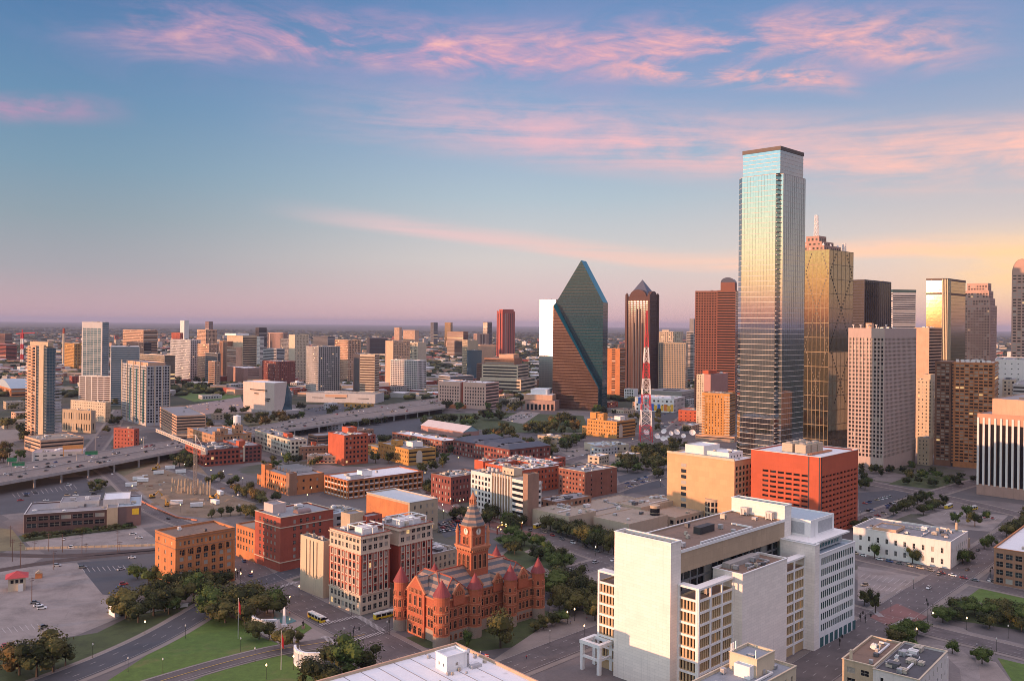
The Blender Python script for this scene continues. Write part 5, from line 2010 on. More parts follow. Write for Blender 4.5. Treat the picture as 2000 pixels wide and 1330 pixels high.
def centre_skyline():
 tw('white glowing curved glass tower behind the green prism tower', 1086, 585, 1054, 1096, 1900, glass('glass_pearl', (.34, .34, .34), .42, 1, .5, .5), G(7, 3.8, .9, .6, sill=.2, mx=.2, dep=.1, gm=MIR), None, gm=glass('glass_pearl_dim', (.25, .26, .27), .42, 1, .5, .5), a=57, name='glass_tower', roof='roof_white')
 tw('orange brick slab tower right of the green prism tower', 1211, 681, 1186, 1222, 1745, 'brick_orange', G(30, 3.5, .3, .5), bands(3.4, .55), a=60, name='slab_tower', units=2)
 tw('grid fronted green glass tower right of the pyramid roofed tower', 1339, 670, 1286, 1345, 1900, 'stone_tan', G(3.6, 4, .68, .62, .2, mt=2, gm=BLUE), bands(4, .5, gm=BLUE), gm=BLUE, a=72, name='office_tower')
 tw('cream tower peeping above the green glass grid tower', 1329, 648, 1283, 1335, 2100, 'stone_cream', G(4.5, 4.5, .5, .5), G(4.5, 4.5), a=72, top=((.1, .6, .5, .8, 4, 'stone_cream'),), name='office_tower')
 tw('slim grey stepped tower left of the stepped brown tower', 1355, 648, 1341, 1362, 2200, 'concrete', bands(4, .5), bands(4, .5), a=60, top=((.1, .9, .05, .65, 32, 'concrete_dark'),), name='slim_tower')
 # stepped brown
 B = bld('stepped_tower', 'big brown banded tower with vaulted grey top block, left of the silver skyscraper', 'tower', 1437, 568, 1358, 1446, Y=1450, a=70)
 gb = wall('granite_copper', (.22, .085, .055), .12)
 L, R, h = B.L, 40.0, B.h
 vol(B, 0, R, L * .45, L, 0, h, gb, S=G(4.2, 4.2, .6, .55, .2, mt=2, gm=BLK), roof=MAT['roof_brown'], gm=BLK, far=True, units=2)
 vol(B, -1.5, R, 0, L * .45, 0, h + .8, gb, S=bands(4.2, .48, mt=2, gm=BLK), F=bands(4.2, .48, gm=BLK), roof=MAT['roof_brown'], gm=BLK, far=True)
 vol(B, 4, R - 4, 2, L * .38, h, h + 14, gb, far=True, name='penthouse')
 b = MB()
 n = 8
 W = L * .38 - 2
 pr = [(2 + W / 2 + W / 2 * cos(pi * i / n), h + 14 + 8 * sin(pi * i / n)) for i in range(n + 1)]
 for i in range(n):
  (y0, z0), (y1, z1) = pr[i], pr[i + 1]
  b.face([(4, y0, z0), (R - 4, y0, z0), (R - 4, y1, z1), (4, y1, z1)])
 b.face([(4, y, z) for y, z in pr])
 b.build('vault_roof', plain('roof_slate_blue', (.07, .075, .11), .4), B.root)
 done(B)
 B = bld('apartment_block', 'pink block with white window wing and blank mauve side, above the orange balcony tower', 'building', 1388, 731, 1360, 1422, Y=1300, a=50)
 vol(B, 0, B.R, 0, B.L * .45, 0, B.h, wall('stucco_mauve', (.42, .22, .19), .08), far=True, units=2)
 vol(B, 1, B.R * .8, B.L * .45, B.L, 0, B.h - 1, MAT['stone_cream'], S=G(3.6, 3.6, .45, .55), far=True, units=2, name='window_wing_wall')
 vol(B, 2, B.R * .5, B.L * .2, B.L * .6, B.h, B.h + 5, MAT['brick_scarlet'], far=True, name='penthouse')
 done(B)
 B = bld('apartment_tower', 'orange apartment tower with white balcony stacks beside the silver skyscraper', 'tower', 1425, 769, 1371, 1446, Y=1109, a=62)
 ob = wall('brick_amber', (.52, .25, .07), .08)
 vol(B, 0, 30, 0, B.L, 0, B.h, ob, S=G(3.5, 3.3, .34, .52, .25, mx=1, mt=2.5, mb=4), F=bands(3.3, .5), roof=MAT['roof_tan'], units=4, far=False)
 for y0, y1 in ((-1, B.L * .16), (B.L * .88, B.L + 2.5)):
  for j in range(int((B.h - 6) / 3.3)):
   b = MB()
   z = 4.5 + j * 3.3
   b.box(-2.0, -.004, y0, y1, z, z + 1.1)
   b.build('balcony', MAT['stone_cream'], B.root)
 vol(B, -6, 30, -8, B.L + 6, 0, 7, MAT['stone_peach'], far=True, roof=MAT['roof_grey'], name='podium_wall', S=bands(3.4, .4))
 done(B)
 tw('long low coral building at the edge of a parking lot left of orange apartment tower', 1372, 802, 1325, 1380, 1330, 'brick_scarlet', G(7, 6, .3, .3), None, a=70, name='low_building', cat='building')
 # mural school
 B = bld('mural_building', 'white roofed building painted with yellow and blue mural squares', 'building', 1316, 779, 1240, 1326, Y=1467, a=62)
 vol(B, 0, 60, 0, B.L, 0, B.h, MAT['paint_white'], S=G(7, 7, .42, .42), F=G(7, 7, .4, .4), roof=MAT['roof_white'], units=6, far=True)
 cols = [plain('mural_yellow', (.75, .42, .03)), plain('mural_blue', (.03, .14, .5)), plain('mural_teal', (.02, .35, .35)), plain('mural_orange', (.7, .2, .03))]
 for k in range(11):
  b = MB()
  y = B.L * (k + .1) / 12
  z0 = 2 if k % 2 else 12
  z0 = 2 if k < 6 else (12 if k % 3 else 2)
  b.box(-.25, -.005, y, y + B.L / 14, z0, z0 + (9 if k % 2 else 11))
  b.build('mural_panel', cols[(0, 0, 3, 0, 1, 0, 1, 2, 2, 2, 1)[k]], B.root)
 done(B)
 B = bld('parking_garage', 'flat grey garage roof with square light well behind the mural building', 'garage', 1332, 765, 1268, 1345, Y=1620, a=60)
 vol(B, 0, 70, 0, B.L, 0, B.h, MAT['concrete'], S=bands(3.6, .5), F=bands(3.6, .5), roof=MAT['roof_grey'], far=True)
 b = MB()
 b.box(20, 45, B.L * .3, B.L * .7, B.h - .6, B.h + .4)
 b.build('light_well_shade', MAT['panel_dark'], B.root)  # dark slab on the roof, painted shade in place of a real hole
 done(B)
 tw('small blue and white glass block at the foot of the orange brick slab tower', 1238, 760, 1219, 1246, 1690, 'paint_white', G(4, 5, .6, .6), None, a=60, name='low_building', cat='building')
 # orange garage-like block by the mast
 B = bld('office_block', 'bright orange five storey block with stepped roof cabins beside the lattice mast', 'building', 1205, 823, 1147, 1241, Y=1124, a=48)
 h = B.h
 am = MAT['brick_amber']
 vol(B, 0, B.R, 0, B.L, 0, h, am, S=G(4.2, 4.4, .36, .4, .3, mb=2, mt=1.5), F=bands(4.4, .4), roof=MAT['roof_grey'], units=6, far=False)
 vol(B, 0, 9, B.L * .45, B.L * .65, h, h + 8, am, S=G(3, 4, .4, .4), name='roof_tower', far=True)
 vol(B, 6, 16, B.L * .8, B.L, h, h + 8, am, name='roof_tower', far=True)
 vol(B, 14, 24, B.L * .1, B.L * .3, h, h + 5, MAT['paint_white'], name='roof_tower', far=True)
 vol(B, 1, 14, B.L, B.L + 9, 0, 12, am, S=G(4, 4, .36, .4), name='low_wing_wall', far=True)
 b = MB()
 n = 10
 x0 = 8
 pts = [(x0 - 4, 1), (x0 + 4, 1)] + [(x0 + 4 * cos(pi * i / n), 13 + 5 * sin(pi * i / n)) for i in range(n + 1)]
 b.face([(x, -.4, z) for x, z in pts])
 b.build('arched_window', plain('mural_cream', (.62, .52, .42)), B.root)
 done(B)
 B = bld('low_building', 'low pale blue roofed studio in front of the orange block by the mast', 'building', 1210, 868, 1132, 1228, Y=1010, a=20)
 vol(B, -30, B.R, 0, 30, 0, B.h, MAT['stone_cream'], F=G(8, 6, .3, .4), roof=MAT['roof_blue'], units=8)
 done(B)
 # the mast
 p = at(1261, 862)
 m = empty('lattice_mast', p, 0, 'red and white lattice broadcast mast rising from the satellite dish yard', 'mast')
 zt = zat(1261, 648, p.y)
 rd, wt = plain('mast_red', (.50, .02, .035), .5), plain('mast_white', (.75, .72, .7), .5)
 lattice(m, 0, 0, 0, zt, 10.5, 2.2, [rd, wt, rd, wt, rd, wt, rd], 'mast_section', 7, 2, .27)
 lattice(m, 0, 0, zt, zat(1263, 607, p.y), 1.6, 1.0, [rd], 'mast_top', 1, 1, .25)
 for k, (u, v, r) in enumerate(((1262, 850, 4.0), (1283, 858, 4), (1297, 848, 3.8), (1310, 851, 3.2), (1321, 850, 4.2), (1352, 851, 4.2), (1295, 862, 3.5), (1304, 860, 3), (1335, 856, 3.2))):
  q = at(u, v)
  b = MB()
  n = 16
  t = radians(55)
  for i in range(n):
   for s in range(3):
    r0, r1 = r * s / 3, r * (s + 1) / 3
    f = []
    for (rr, ii) in ((r0, i), (r1, i), (r1, i + 1), (r0, i + 1)):
     a = 2 * pi * ii / n
     x, y, z = rr * cos(a), rr * sin(a), rr * rr / r * .35
     f.append((x, y * cos(t) - z * sin(t), y * sin(t) + z * cos(t) + r * .9))
    b.face(f)
  o = b.build('satellite_dish', MAT['paint_white'], None, q, random.uniform(-.6, .4))
  tag(o, 'white satellite dish in the yard beside the foot of the red and white mast', 'dish', 'satellite dishes by the mast')
  s = MB()
  s.cone(0, 0, 0, r * .95, .5, .35, 8)
  s.build('dish_post', MAT['concrete'], o)


centre_skyline()


def uptown():
 # left apartment towers
 B = bld('apartment_tower', 'tan and glass apartment tower with stacked curved balconies, leftmost tall tower', 'tower', 91, 676, 54, 109, Y=1015, a=42)
 h, L, R = B.h, B.L, B.R
 tan = MAT['stone_peach']
 dk = G(2.6, 3.5, .92, .82, .09, mx=.1, mb=2, mt=.6, dep=.2, gm=BLUE)
 vol(B, 0, R, L * .54, L, 0, h - 1, tan, S=G(L * .23, 3.5, .6, .72, .1, mx=.4, mb=2, mt=1, blind=.05), roof=MAT['roof_grey'], far=False)
 vol(B, .8, R, L * .36, L * .54, 0, h, MAT['concrete_dark'], S=dk, roof=MAT['roof_grey'], far=False, name='glass_wall')
 vol(B, -.6, R, L * .12, L * .36, 0, h + 1, MAT['stone_tan'], roof=MAT['roof_grey'], far=False, name='pier_wall')
 vol(B, .3, R, 0, L * .12, 0, h - 2, MAT['concrete_dark'], S=dk, F=G(3, 3.5, .94, .84, .08, mx=.1, mb=1, mt=.5, dep=.2, gm=BLUE), roof=MAT['roof_grey'], far=False, name='glass_wall')
 for y0, y1 in ((L * .70, L + 1.5),):
  for j in range(int(h / 3.5) - 1):
   b = MB()
   z = 3 + j * 3.5
   b.box(-1.6, -.005, y0, y1, z, z + 1.1)
   b.build('balcony', tan, B.root)
 for j in range(int(h / 3.5) - 3):
  b = MB()
  z = 3 + j * 3.5
  n = 8
  pts = [(R - 1, .5)] + [(R - 1 + 9.5 * sin(pi * i / n), .5 + 6 - 6.5 * cos(pi * i / n)) for i in range(n + 1)]
  b.prism(pts, z, z + .7, bottom=True)
  b.build('curved_balcony', MAT['panel_grey'], B.root)
 vol(B, 2, R - 2, 2, L - 2, h - .7, h + 4, MAT['stone_tan'], name='penthouse', far=True)
 done(B)
 B = bld('garage_podium', 'tan garage podium with roof garden below the leftmost balcony tower', 'garage', 79, 860, 48, 164, Y=950, a=45)
 vol(B, 0, B.R, 0, B.L, 0, B.h, MAT['stone_peach'], S=bands(3.6, .4, mb=2, lit=0, blind=0), F=bands(4.2, .42, mb=2, lit=0, blind=0), roof=MAT['roof_tan'], units=6, far=False)
 done(B)
 B = bld('low_building', 'white low pink roofed building with round roof vents beside the elevated highway', 'building', 62, 884, 49, 163, Y=935 - 60, a=20)
 vol(B, 0, B.R, 0, 26, 0, B.h, MAT['panel_grey'], F=G(8, 4.5, .5, .3), S=None, roof=roofm('roof_pink', (.40, .31, .30), .15), units=3, far=False)
 for x, y in ((B.R * .45, 14), (B.R * .5, 20)):
  b = MB()
  b.cone(x, y, B.h - .6, B.h + .8, 2.4, 2.2, 16)
  b.build('roof_vent', MAT['paint_white'], B.root)
 b = MB()
 for x in (B.R * .62, B.R * .98):
  b.bar((x, -3, 0), (x, -3, B.h + 6), .3)
 b.box(B.R * .60, B.R * 1.0, -3.4, -2.8, B.h + 2.5, B.h + 6.5)
 b.build('billboard', plain('billboard_orange', (.55, .25, .08)), B.root)
 done(B)
 tw('pale blue glass tower with white crown and vertical fins, left uptown', 200, 629, 160, 213, 1750, 'panel_grey', G(9, 4.4, .92, .80, .12, mt=12, mx=3, gm=BLUE), bands(3.7, .7, gm=BLUE), gm=BLUE, a=68, name='glass_tower', units=3)
 tw('white framed block with brown banded windows below the pale blue glass tower', 216, 735, 154, 222, 1582, 'stone_white', G(12, 3.7, .9, .6, .2, gm=BRZ), None, gm=BRZ, a=80, name='apartment_block', cat='building', units=6)
 tw('grey banded glass tower with cream corner strip, behind blue towers', 217, 677, 209, 273, 1500, 'panel_grey', G(20, 3.5, .2, .5), bands(3.5, .66, gm=BLUE), gm=BLUE, a=25, name='glass_tower', roof='roof_white', units=3)
 B = bld('residential_tower', 'teal glass residential tower with cream piers and open roof crown', 'tower', 287, 715, 238, 333, Y=1210, a=40)
 h, L, R = B.h, B.L, B.R
 stt = G(3.8, 3.8, .7, .66, .18, mx=.6, mb=4, mt=1, lit=.0, blind=.06)
 vol(B, 0, R, 0, L, 0, h, MAT['panel_grey'], S=stt, F=dict(stt, gm=None), roof=MAT['roof_grey'], far=True)
 b = MB()
 for y in (0.5, L * .24, L * .26, L * .5, L * .52, L * .76, L * .98):
  b.box(-1.0, -.005, y - .8, y + .8, 0, h + (5 if y > L * .2 else 2))
 for x in (R * .33, R * .66, R * .97):
  b.box(x - .7, x + .7, -1.0, -.005, 0, h)
 b.build('pier', MAT['stone_cream'], B.root)
 b = MB()
 for y in (L * .12, L * .38, L * .64):
  b.box(-.7, -.006, y - 2, y + 2, 3, h - 5)
 b.build('glass_bay', glass('glass_teal', (.03, .12, .13)), B.root)
 vol(B, 2, R * .8, 2, L * .8, h - .7, h + 4.5, MAT['stone_peach'], far=True, name='penthouse')
 done(B)
 tw('stone block with a row of arches behind the leftmost tower podium', 178, 802, 122, 187, 1130, 'stone_tan', G(4.5, 16, .36, .6, .2), G(4, 16, .3, .6), a=68, name='office_block', cat='building', units=2)
 tw('tan stepped stone block behind the arched stone block, left uptown', 206, 786, 138, 216, 1250, 'stone_cream', G(4, 4, .3, .4), G(4, 4), a=60, name='office_block', cat='building', units=4)
 # arena
 B = bld('arena', 'brick arena with large arched gables and pale blue roof at the left edge', 'arena', 22, 757, -60, 62, Y=1650, a=40)
 vol(B, 0, B.R, 0, B.L, 0, B.h - 2, MAT['brick_orange'], S=G(9, 18, .4, .7, .1, mb=3), F=bands(6, .4), roof=MAT['roof_blue'], far=True)
 b = MB()
 n = 10
 pr = [(B.L * i / n, B.h - 2 + 14 * sin(pi * i / n)) for i in range(n + 1)]
 for i in range(n):
  (y0, z0), (y1, z1) = pr[i], pr[i + 1]
  b.face([(-1, y0, z0), (B.R, y0, z0), (B.R, y1, z1), (-1, y1, z1)])
 b.face([(-1, y, z) for y, z in reversed(pr)])
 b.face([(B.R, y, z) for y, z in pr])
 b.build('vault_roof', MAT['roof_blue'], B.root)
 done(B)
 tw('small brick block with white roof cabin beside the highway, below the teal tower', 262, 838, 222, 272, 960, 'brick_red', G(5, 4, .3, .4), G(5, 4, .3, .4), a=66, name='office_block', cat='building', units=3)
 tw('pale garage with ribbon openings below the teal residential tower, right of it', 345, 812, 312, 402, 1050, 'stone_peach', bands(3.3, .45, lit=0), bands(3.3, .45, lit=0), a=30, name='garage', cat='garage', units=2)
 # mid uptown table: label, u0, vt, uL, uR, Y, mat, S, F, a
 g1, g2, b1 = G(4.4, 4.2, .58, .58, .22, blind=.08), G(4.6, 4.0, .62, .6, .2, blind=.08), bands(4.4, .55, blind=.04)
 rows = [
  ('red brick banded block with dark cap at the left edge of the skyline', 12, 672, -20, 33, 3000, 'brick_red', b1, b1, 60),
  ('dim round topped block far behind the red banded block at left edge', 10, 652, -12, 24, 4200, 'granite_brown', b1, b1, 60),
  ('orange lit block with green lower storeys beside the brick chimney', 145, 671, 126, 161, 2600, 'brick_yellow', g1, g1, 45),
  ('slanted top orange lit tower behind the grey banded glass tower', 280, 645, 240, 308, 2300, 'stone_peach', dict(g1, fw=.7), bands(4.4, .6), 45),
  ('low dark fronted block with bright lit flank under the slanted tower', 281, 669, 247, 296, 2150, 'panel_dark', g1, bands(3.8, .6), 45),
  ('cream lit block with dark glass side, right of teal residential tower top', 321, 694, 270, 342, 1900, 'stone_cream', b1, dict(b1, fh=.7), 50),
  ('small red capped block on the skyline above the cream apartments', 352, 650, 335, 358, 3600, 'brick_scarlet', g1, g1, 60),
  ('cream apartment block with lit balconies, left half of the cream pair', 372, 664, 333, 392, 2050, 'panel_grey', g2, dict(g2, fw=.75), 45),
  ('cream apartment block with pale roof terrace, right half of the cream pair', 408, 672, 386, 428, 2000, 'stone_peach', g2, g2, 45),
  ('peach stepped apartment block peeping behind the cream pair', 402, 644, 385, 424, 2700, 'stone_peach', g2, g2, 45),
  ('dark low block between the cream apartments and brown stepped offices', 425, 690, 401, 431, 1950, 'concrete_dark', b1, b1, 45),
  ('narrow lit yellow low block left of the brown stepped offices', 419, 706, 407, 429, 1900, 'stone_peach', b1, g1, 45),
  ('white corner block right of the brown stepped offices', 508, 658, 499, 516, 2800, 'stone_white', g1, bands(4, .5), 45),
  ('dark glass block with white cap on the skyline above the white corner block', 506, 640, 499, 521, 3400, 'panel_dark', b1, b1, 60),
  ('pink ribbed apartment slab with vertical strips, behind the red brick block', 553, 650, 523, 562, 3000, 'granite_pink', ribs(5, .5), ribs(5, .5), 60),
  ('grey apartment block adjoining the pink ribbed slab', 572, 662, 548, 580, 2700, 'concrete_dark', g1, g1, 45),
  ('low curved grey block with bands in front of the pink ribbed slab', 540, 681, 514, 556, 2450, 'panel_grey', b1, b1, 55),
  ('cream tower with bright lit left side and punched windows', 576, 654, 564, 603, 2100, 'stone_cream', None, G(3.6, 3.6, .42, .45), 35),
  ('dark red brick block with lit tan bays, behind the folded cube museum', 545, 706, 512, 577, 1950, 'brick_dark', G(5, 4, .5, .5), G(5, 4, .4, .5), 45),
  ('pale apartment tower with dense dark windows above the long podium', 622, 677, 598, 664, 1750, 'concrete', G(4.4, 4, .55, .6, .2, blind=.05), G(4.2, 4, .66, .64, .18, blind=.05), 40),
  ('peach stepped top residential tower behind the dense windowed tower', 680, 664, 654, 705, 2100, 'stone_peach', g2, g2, 45),
  ('lit cream office tower with brown bands and dark blue flank', 704, 692, 690, 734, 1690, 'panel_dark', None, None, 20),
  ('dark flat office block on the skyline behind the banded cream tower', 722, 660, 716, 757, 3900, 'panel_dark', b1, b1, 20),
  ('dark distant slab on the skyline left of centre', 640, 657, 612, 654, 4500, 'concrete_dark', b1, b1, 60),
  ('tall lit peach slab with windowed front, left of the dark grid block', 768, 666, 752, 801, 1990, 'stone_peach', None, G(4, 3.6, .5, .5), 32),
  ('dark blue office block with white grid frame in front of tall peach slab', 815, 704, 763, 833, 1880, 'stone_white', G(4.6, 4, .8, .6, .2, gm=BLK), G(4.6, 4, .8, .6, .2, gm=BLK), 58),
  ('arched top cream tower with lit front and shaded flank', 816, 669, 785, 833, 2350, 'stone_cream', g2, None, 55),
  ('small pink lit block on the skyline above the arched cream tower', 810, 645, 787, 818, 4000, 'stone_peach', g1, None, 60),
  ('smallest pink block left of the pink skyline block', 780, 640, 770, 785, 4500, 'stone_peach', g1, None, 60),
  ('brown flat office block on the skyline right of arched tower', 905, 648, 873, 914, 3800, 'granite_brown', b1, b1, 60),
  ('white capped ribbed office block on the skyline left of the red tower', 932, 652, 925, 955, 3500, 'granite_pink', ribs(5, .5), ribs(5, .5), 30),
  ('grey gridded tower beside a blue glass block with pink upper block', 913, 664, 903, 934, 2250, 'stone_tan', g1, None, 35),
  ('blue glass block between grey gridded tower and pink upper block', 915, 684, 912, 941, 2150, BLUE, None, None, 25),
  ('pink upper block behind the blue glass block, centre left', 938, 673, 930, 968, 2350, 'stone_peach', g1, None, 20),
  ('brown sloped roof office behind the cream stepped offices, centre left', 945, 710, 931, 1020, 1950, 'granite_brown', b1, b1, 60),
  ('tiny gold glowing mirror block on the skyline left of the red tower', 880, 630, 868.6, 884, 5500, MIRG, None, None, 60),
  ('small dark blue block on the skyline just left of the tall red tower', 952, 629, 943, 961, 5200, 'panel_dark', b1, b1, 60),
  ('small white and pink lit slab on the skyline at left', 360, 626, 352, 369, 6000, 'stone_white', None, None, 45),
  ('small grey twin block on the skyline left of centre', 847, 630, 841, 855, 6000, 'concrete_dark', b1, b1, 45),
  ('small pinkish block on the skyline above the peach stepped apartments', 408, 628, 401, 416, 5500, 'granite_pink', b1, b1, 45),
  ('grey low wide offices behind the cream arched tower, right side', 880, 735, 857, 925, 2000, 'panel_grey', b1, b1, 40),
  ('low stone block at the foot of the grey gridded tower', 905, 745, 886, 921, 1900, 'stone_tan', b1, b1, 40),
 ]
 for r in rows:
  lab, u0, vt, uL, uR, Y, mat, S, F, a = r
  tw(lab, u0, vt, uL, uR, Y, mat, S, F, a=a, name='office_tower' if Y < 3000 else 'distant_tower', units=3 if Y < 2500 else 0,
           gm=BLK if (S and S.get('gm') is BLK) else None, umax=6)
 # banded lit front for the cream and brown office tower
 B = bld('office_tower', 'brown bands on cream office tower beside the podium, lit front', 'tower', 732, 692, 703, 740, Y=1680, a=75)
 vol(B, 0, 22, 0, B.L, 0, B.h, MAT['stone_cream'], S=bands(4.6, .5, mx=.1, mt=4, gm=BRZ), F=bands(4.6, .5, gm=BRZ), gm=BRZ, far=True, units=2)
 done(B)
 # brown and teal stepped offices
 B = bld('stepped_offices', 'stepped brown, gold and green banded office block, left of centre', 'building', 461, 678, 428, 500, Y=2130, a=42)
 L, R, h = B.L, B.R, B.h
 vol(B, 0, R * .3, 0, L * .55, 0, h, MAT['stone_peach'], S=bands(4.4, .4), far=True, name='front_wall', units=1)
 vol(B, 2, R * .4, L * .55, L, 0, h + 13, MAT['brick_brown'], S=ribs(3.5, .4), far=True, name='ribbed_wall', units=1)
 vol(B, R * .3, R, -4, L * .9, 0, h + 27, MAT['stone_tan'], S=None, F=bands(5.5, .55, mt=4, gm=BLK), gm=BLK, far=True, name='banded_wall', units=3)
 vol(B, R * .3 - 3, R * .9, L * .3, L * .95, h + 27, h + 32, MAT['paint_white'], far=True, name='penthouse')
 done(B)
 B = bld('low_office', 'white edged low block with mauve front and blue slotted flank, below stepped offices', 'building', 476, 719, 444, 514, Y=2045, a=38)
 vol(B, 0, B.R, 0, B.L, 0, B.h, MAT['granite_pink'], F=G(30, 4.5, .6, .3), far=True, roof=MAT['roof_white'], cap=MAT['stone_white'], units=2)
 done(B)
 # museum cube
 B = bld('museum_cube', 'folded pale concrete cube museum with long slot windows and dark glass side', 'museum', 536, 748, 476, 561, Y=1383, a=52)
 R, L, h = B.R, B.L, B.h
 cc = wall('concrete_pale', (.60, .50, .44), .06)
 b = MB()
 b.face([(0, L, 0), (0, 0, 0), (0, 0, h), (-1, L, h - 1)])
 b.build('front_wall', cc, B.root)
 b = MB()
 b.face([(0, 0, 0), (R * .55, 0, 0), (R * .8, 0, h * .35), (R, 0, h + 1), (0, 0, h)])
 b.build('side_wall', cc, B.root)
 b = MB()
 b.face([(R * .55, -.3, 0), (R * 1.4, -.3, 0), (R * 1.45, 3, h * .65), (R * .98, -.3, h * .95), (R * .8, -.3, h * .35)])
 b.build('glass_wing', BLUE, B.root)
 b = MB()
 b.face([(0, 0, h), (R, 0, h + 1), (R, L, h - 1), (-1, L, h - 1)])
 b.face([(R, 0, 0), (R, L, 0), (R, L, h - 1), (R, 0, h + 1)])
 b.face([(R, L, 0), (0, L, 0), (-1, L, h - 1), (R, L, h - 1)])
 b.build('roof', MAT['roof_white'], B.root)
 for (y0, y1, z) in ((.22, .76, .74), (.5, .62, .62), (.12, .26, .48), (.16, .28, .42)):
  b = MB()
  b.box(-1.5, -.6, L * y0, L * y1, h * z - .7, h * z + .7)
  b.build('slot_window', BLK, B.root)
 b = MB()
 b.box(-3, R + 22, -14, L, 0, 5)
 b.build('plinth', MAT['concrete'], B.root)
 done(B)
 # podium
 B = bld('podium', 'long pale parking podium with blank bays below the dense windowed tower', 'garage', 733, 770, 598, 740, Y=1580, a=80)
 vol(B, 0, 50, 0, B.L, 0, B.h, MAT['panel_grey'], S=G(40, 40, .5, .08, .5), roof=MAT['roof_tan'], far=True, units=4)
 b = MB()
 b.box(-.6, -.01, B.L * .40, B.L * .72, 10, B.h - 2)
 b.build('peach_panel', MAT['stone_peach'], B.root)
 done(B)
 tw('mediterranean shop row with orange walls and arches beside the freeway', 726, 789, 672, 730, 1500, 'brick_yellow', G(9, 9, .4, .5), None, a=72, name='shop_row', cat='building', units=4)
 tw('bright yellow lit low roof peeping over the folded cube museum', 524, 742, 483, 528, 1600, 'stone_peach', None, None, a=75, name='low_building', cat='building', units=0)
 # cream stepped offices
 B = bld('stepped_offices', 'cream and dark banded stepped office block, left of the green prism tower', 'building', 1012, 713, 941, 1026, Y=1830, a=68)
 L, R, h = B.L, 60.0, B.h
 st = bands(6.6, .46, mx=3, mt=3, gm=BLK)
 vol(B, 0, R, 0, L, 0, h, MAT['stone_cream'], S=st, F=bands(6.6, .55, gm=BLK), gm=BLK, far=True, roof=MAT['roof_grey'], units=2)
 vol(B, -8, R + 12, -10, L, 0, h * .52, MAT['stone_cream'], S=st, F=bands(6.6, .55, gm=BLK), gm=BLK, far=True, roof=MAT['roof_grey'], name='lower_wall')
 vol(B, 8, R - 8, 12, L - 2, h, h + 13, MAT['brick_brown'], far=True, name='upper_wall', S=bands(6, .3))
 vol(B, 14, R - 14, 16, L * .6, h + 13, h + 21, MAT['stone_peach'], far=True, name='penthouse')
 done(B)
 B = bld('office_block', 'pink twin front office block with square punched windows, centre left by the freeway', 'building', 949, 748, 856, 975, Y=1490, a=62)
 L, R, h = B.L, B.R, B.h
 R = 45
 pk = wall('stone_pink', (.58, .38, .31), .06)
 st = G(5.2, 5.4, .5, .52, .25, mx=2, mb=5, mt=7, gm=BLK)
 vol(B, 0, R, 0, L * .47, 0, h, pk, S=st, F=bands(5.4, .45), far=True, gm=BLK, roof=MAT['roof_white'], units=5)
 vol(B, 0, R, L * .53, L, 0, h, pk, S=st, far=True, gm=BLK, roof=MAT['roof_white'], units=5)
 vol(B, 4, R, L * .47, L * .53, 0, h - 1, MAT['brick_red'], far=True, name='link_wall')
 vol(B, -9, -.02, L * .4, L * .98, 0, 6, MAT['brick_orange'], far=True, name='base_wall')
 done(B)
 B = bld('red_tower', 'tall red granite tower standing alone on the skyline, left of the green prism', 'tower', 982, 604, 972, 1006, Y=3700, a=36)
 rg = wall('granite_red', (.40, .09, .06), .08)
 vol(B, 0, B.R, 0, B.L, 0, B.h - 8, rg, S=ribs(9, .35, mb=0, mt=8), F=ribs(9, .3, mb=0, mt=8), far=True)
 b = MB()
 R, L, h = B.R, B.L, B.h
 b.prism([(4, 4), (R - 4, 4), (R - 4, L - 4), (4, L - 4)], h - 8.5, h)
 b.build('crown', rg, B.root)
 b = MB()
 for y in (0, L * .5, L):
  b.box(-2, -.05, y - 3, y + 3, 0, h - 6)
 b.box(-2, 4, -2, 4, 0, h - 6)
 b.build('pier', rg, B.root)
 done(B)
 # symphony hall
 B = bld('concert_hall', 'long colonnaded peach hall with white roof at the foot of the green prism tower', 'hall', 1084, 783, 1018, 1090, Y=1480, a=76)
 vol(B, 0, 45, 0, B.L, 0, B.h, MAT['granite_pink'], S=G(7, 20, .6, .62, .05, mx=1), roof=MAT['roof_grey'], far=True)
 vol(B, 6, 40, B.L * .1, B.L * .95, B.h, B.h + 9, MAT['stone_peach'], roof=MAT['roof_white'], far=True, name='upper_wall')
 vol(B, 20, 60, B.L * .3, B.L * .8, B.h + 8, B.h + 17, MAT['paint_white'], roof=MAT['roof_white'], far=True, name='upper_wall')
 done(B)
 # mid ground
 B = bld('market_hall', 'long brick hall with dark blue hipped roofs around two small courts, behind the scarlet complex', 'hall', 995, 878, 885, 1075, Y=905, a=40)
 L, R, h = B.L, B.R, B.h
 vol(B, 0, R, 0, L, 0, h, MAT['brick_dark'], S=G(5, 4.4, .5, .55, .2, blind=.4), F=G(5, 4.4, .45, .55, .2, blind=.4), roof=MAT['roof_grey'], far=False)
 dk = plain('roof_navy', (.045, .055, .08), .5)
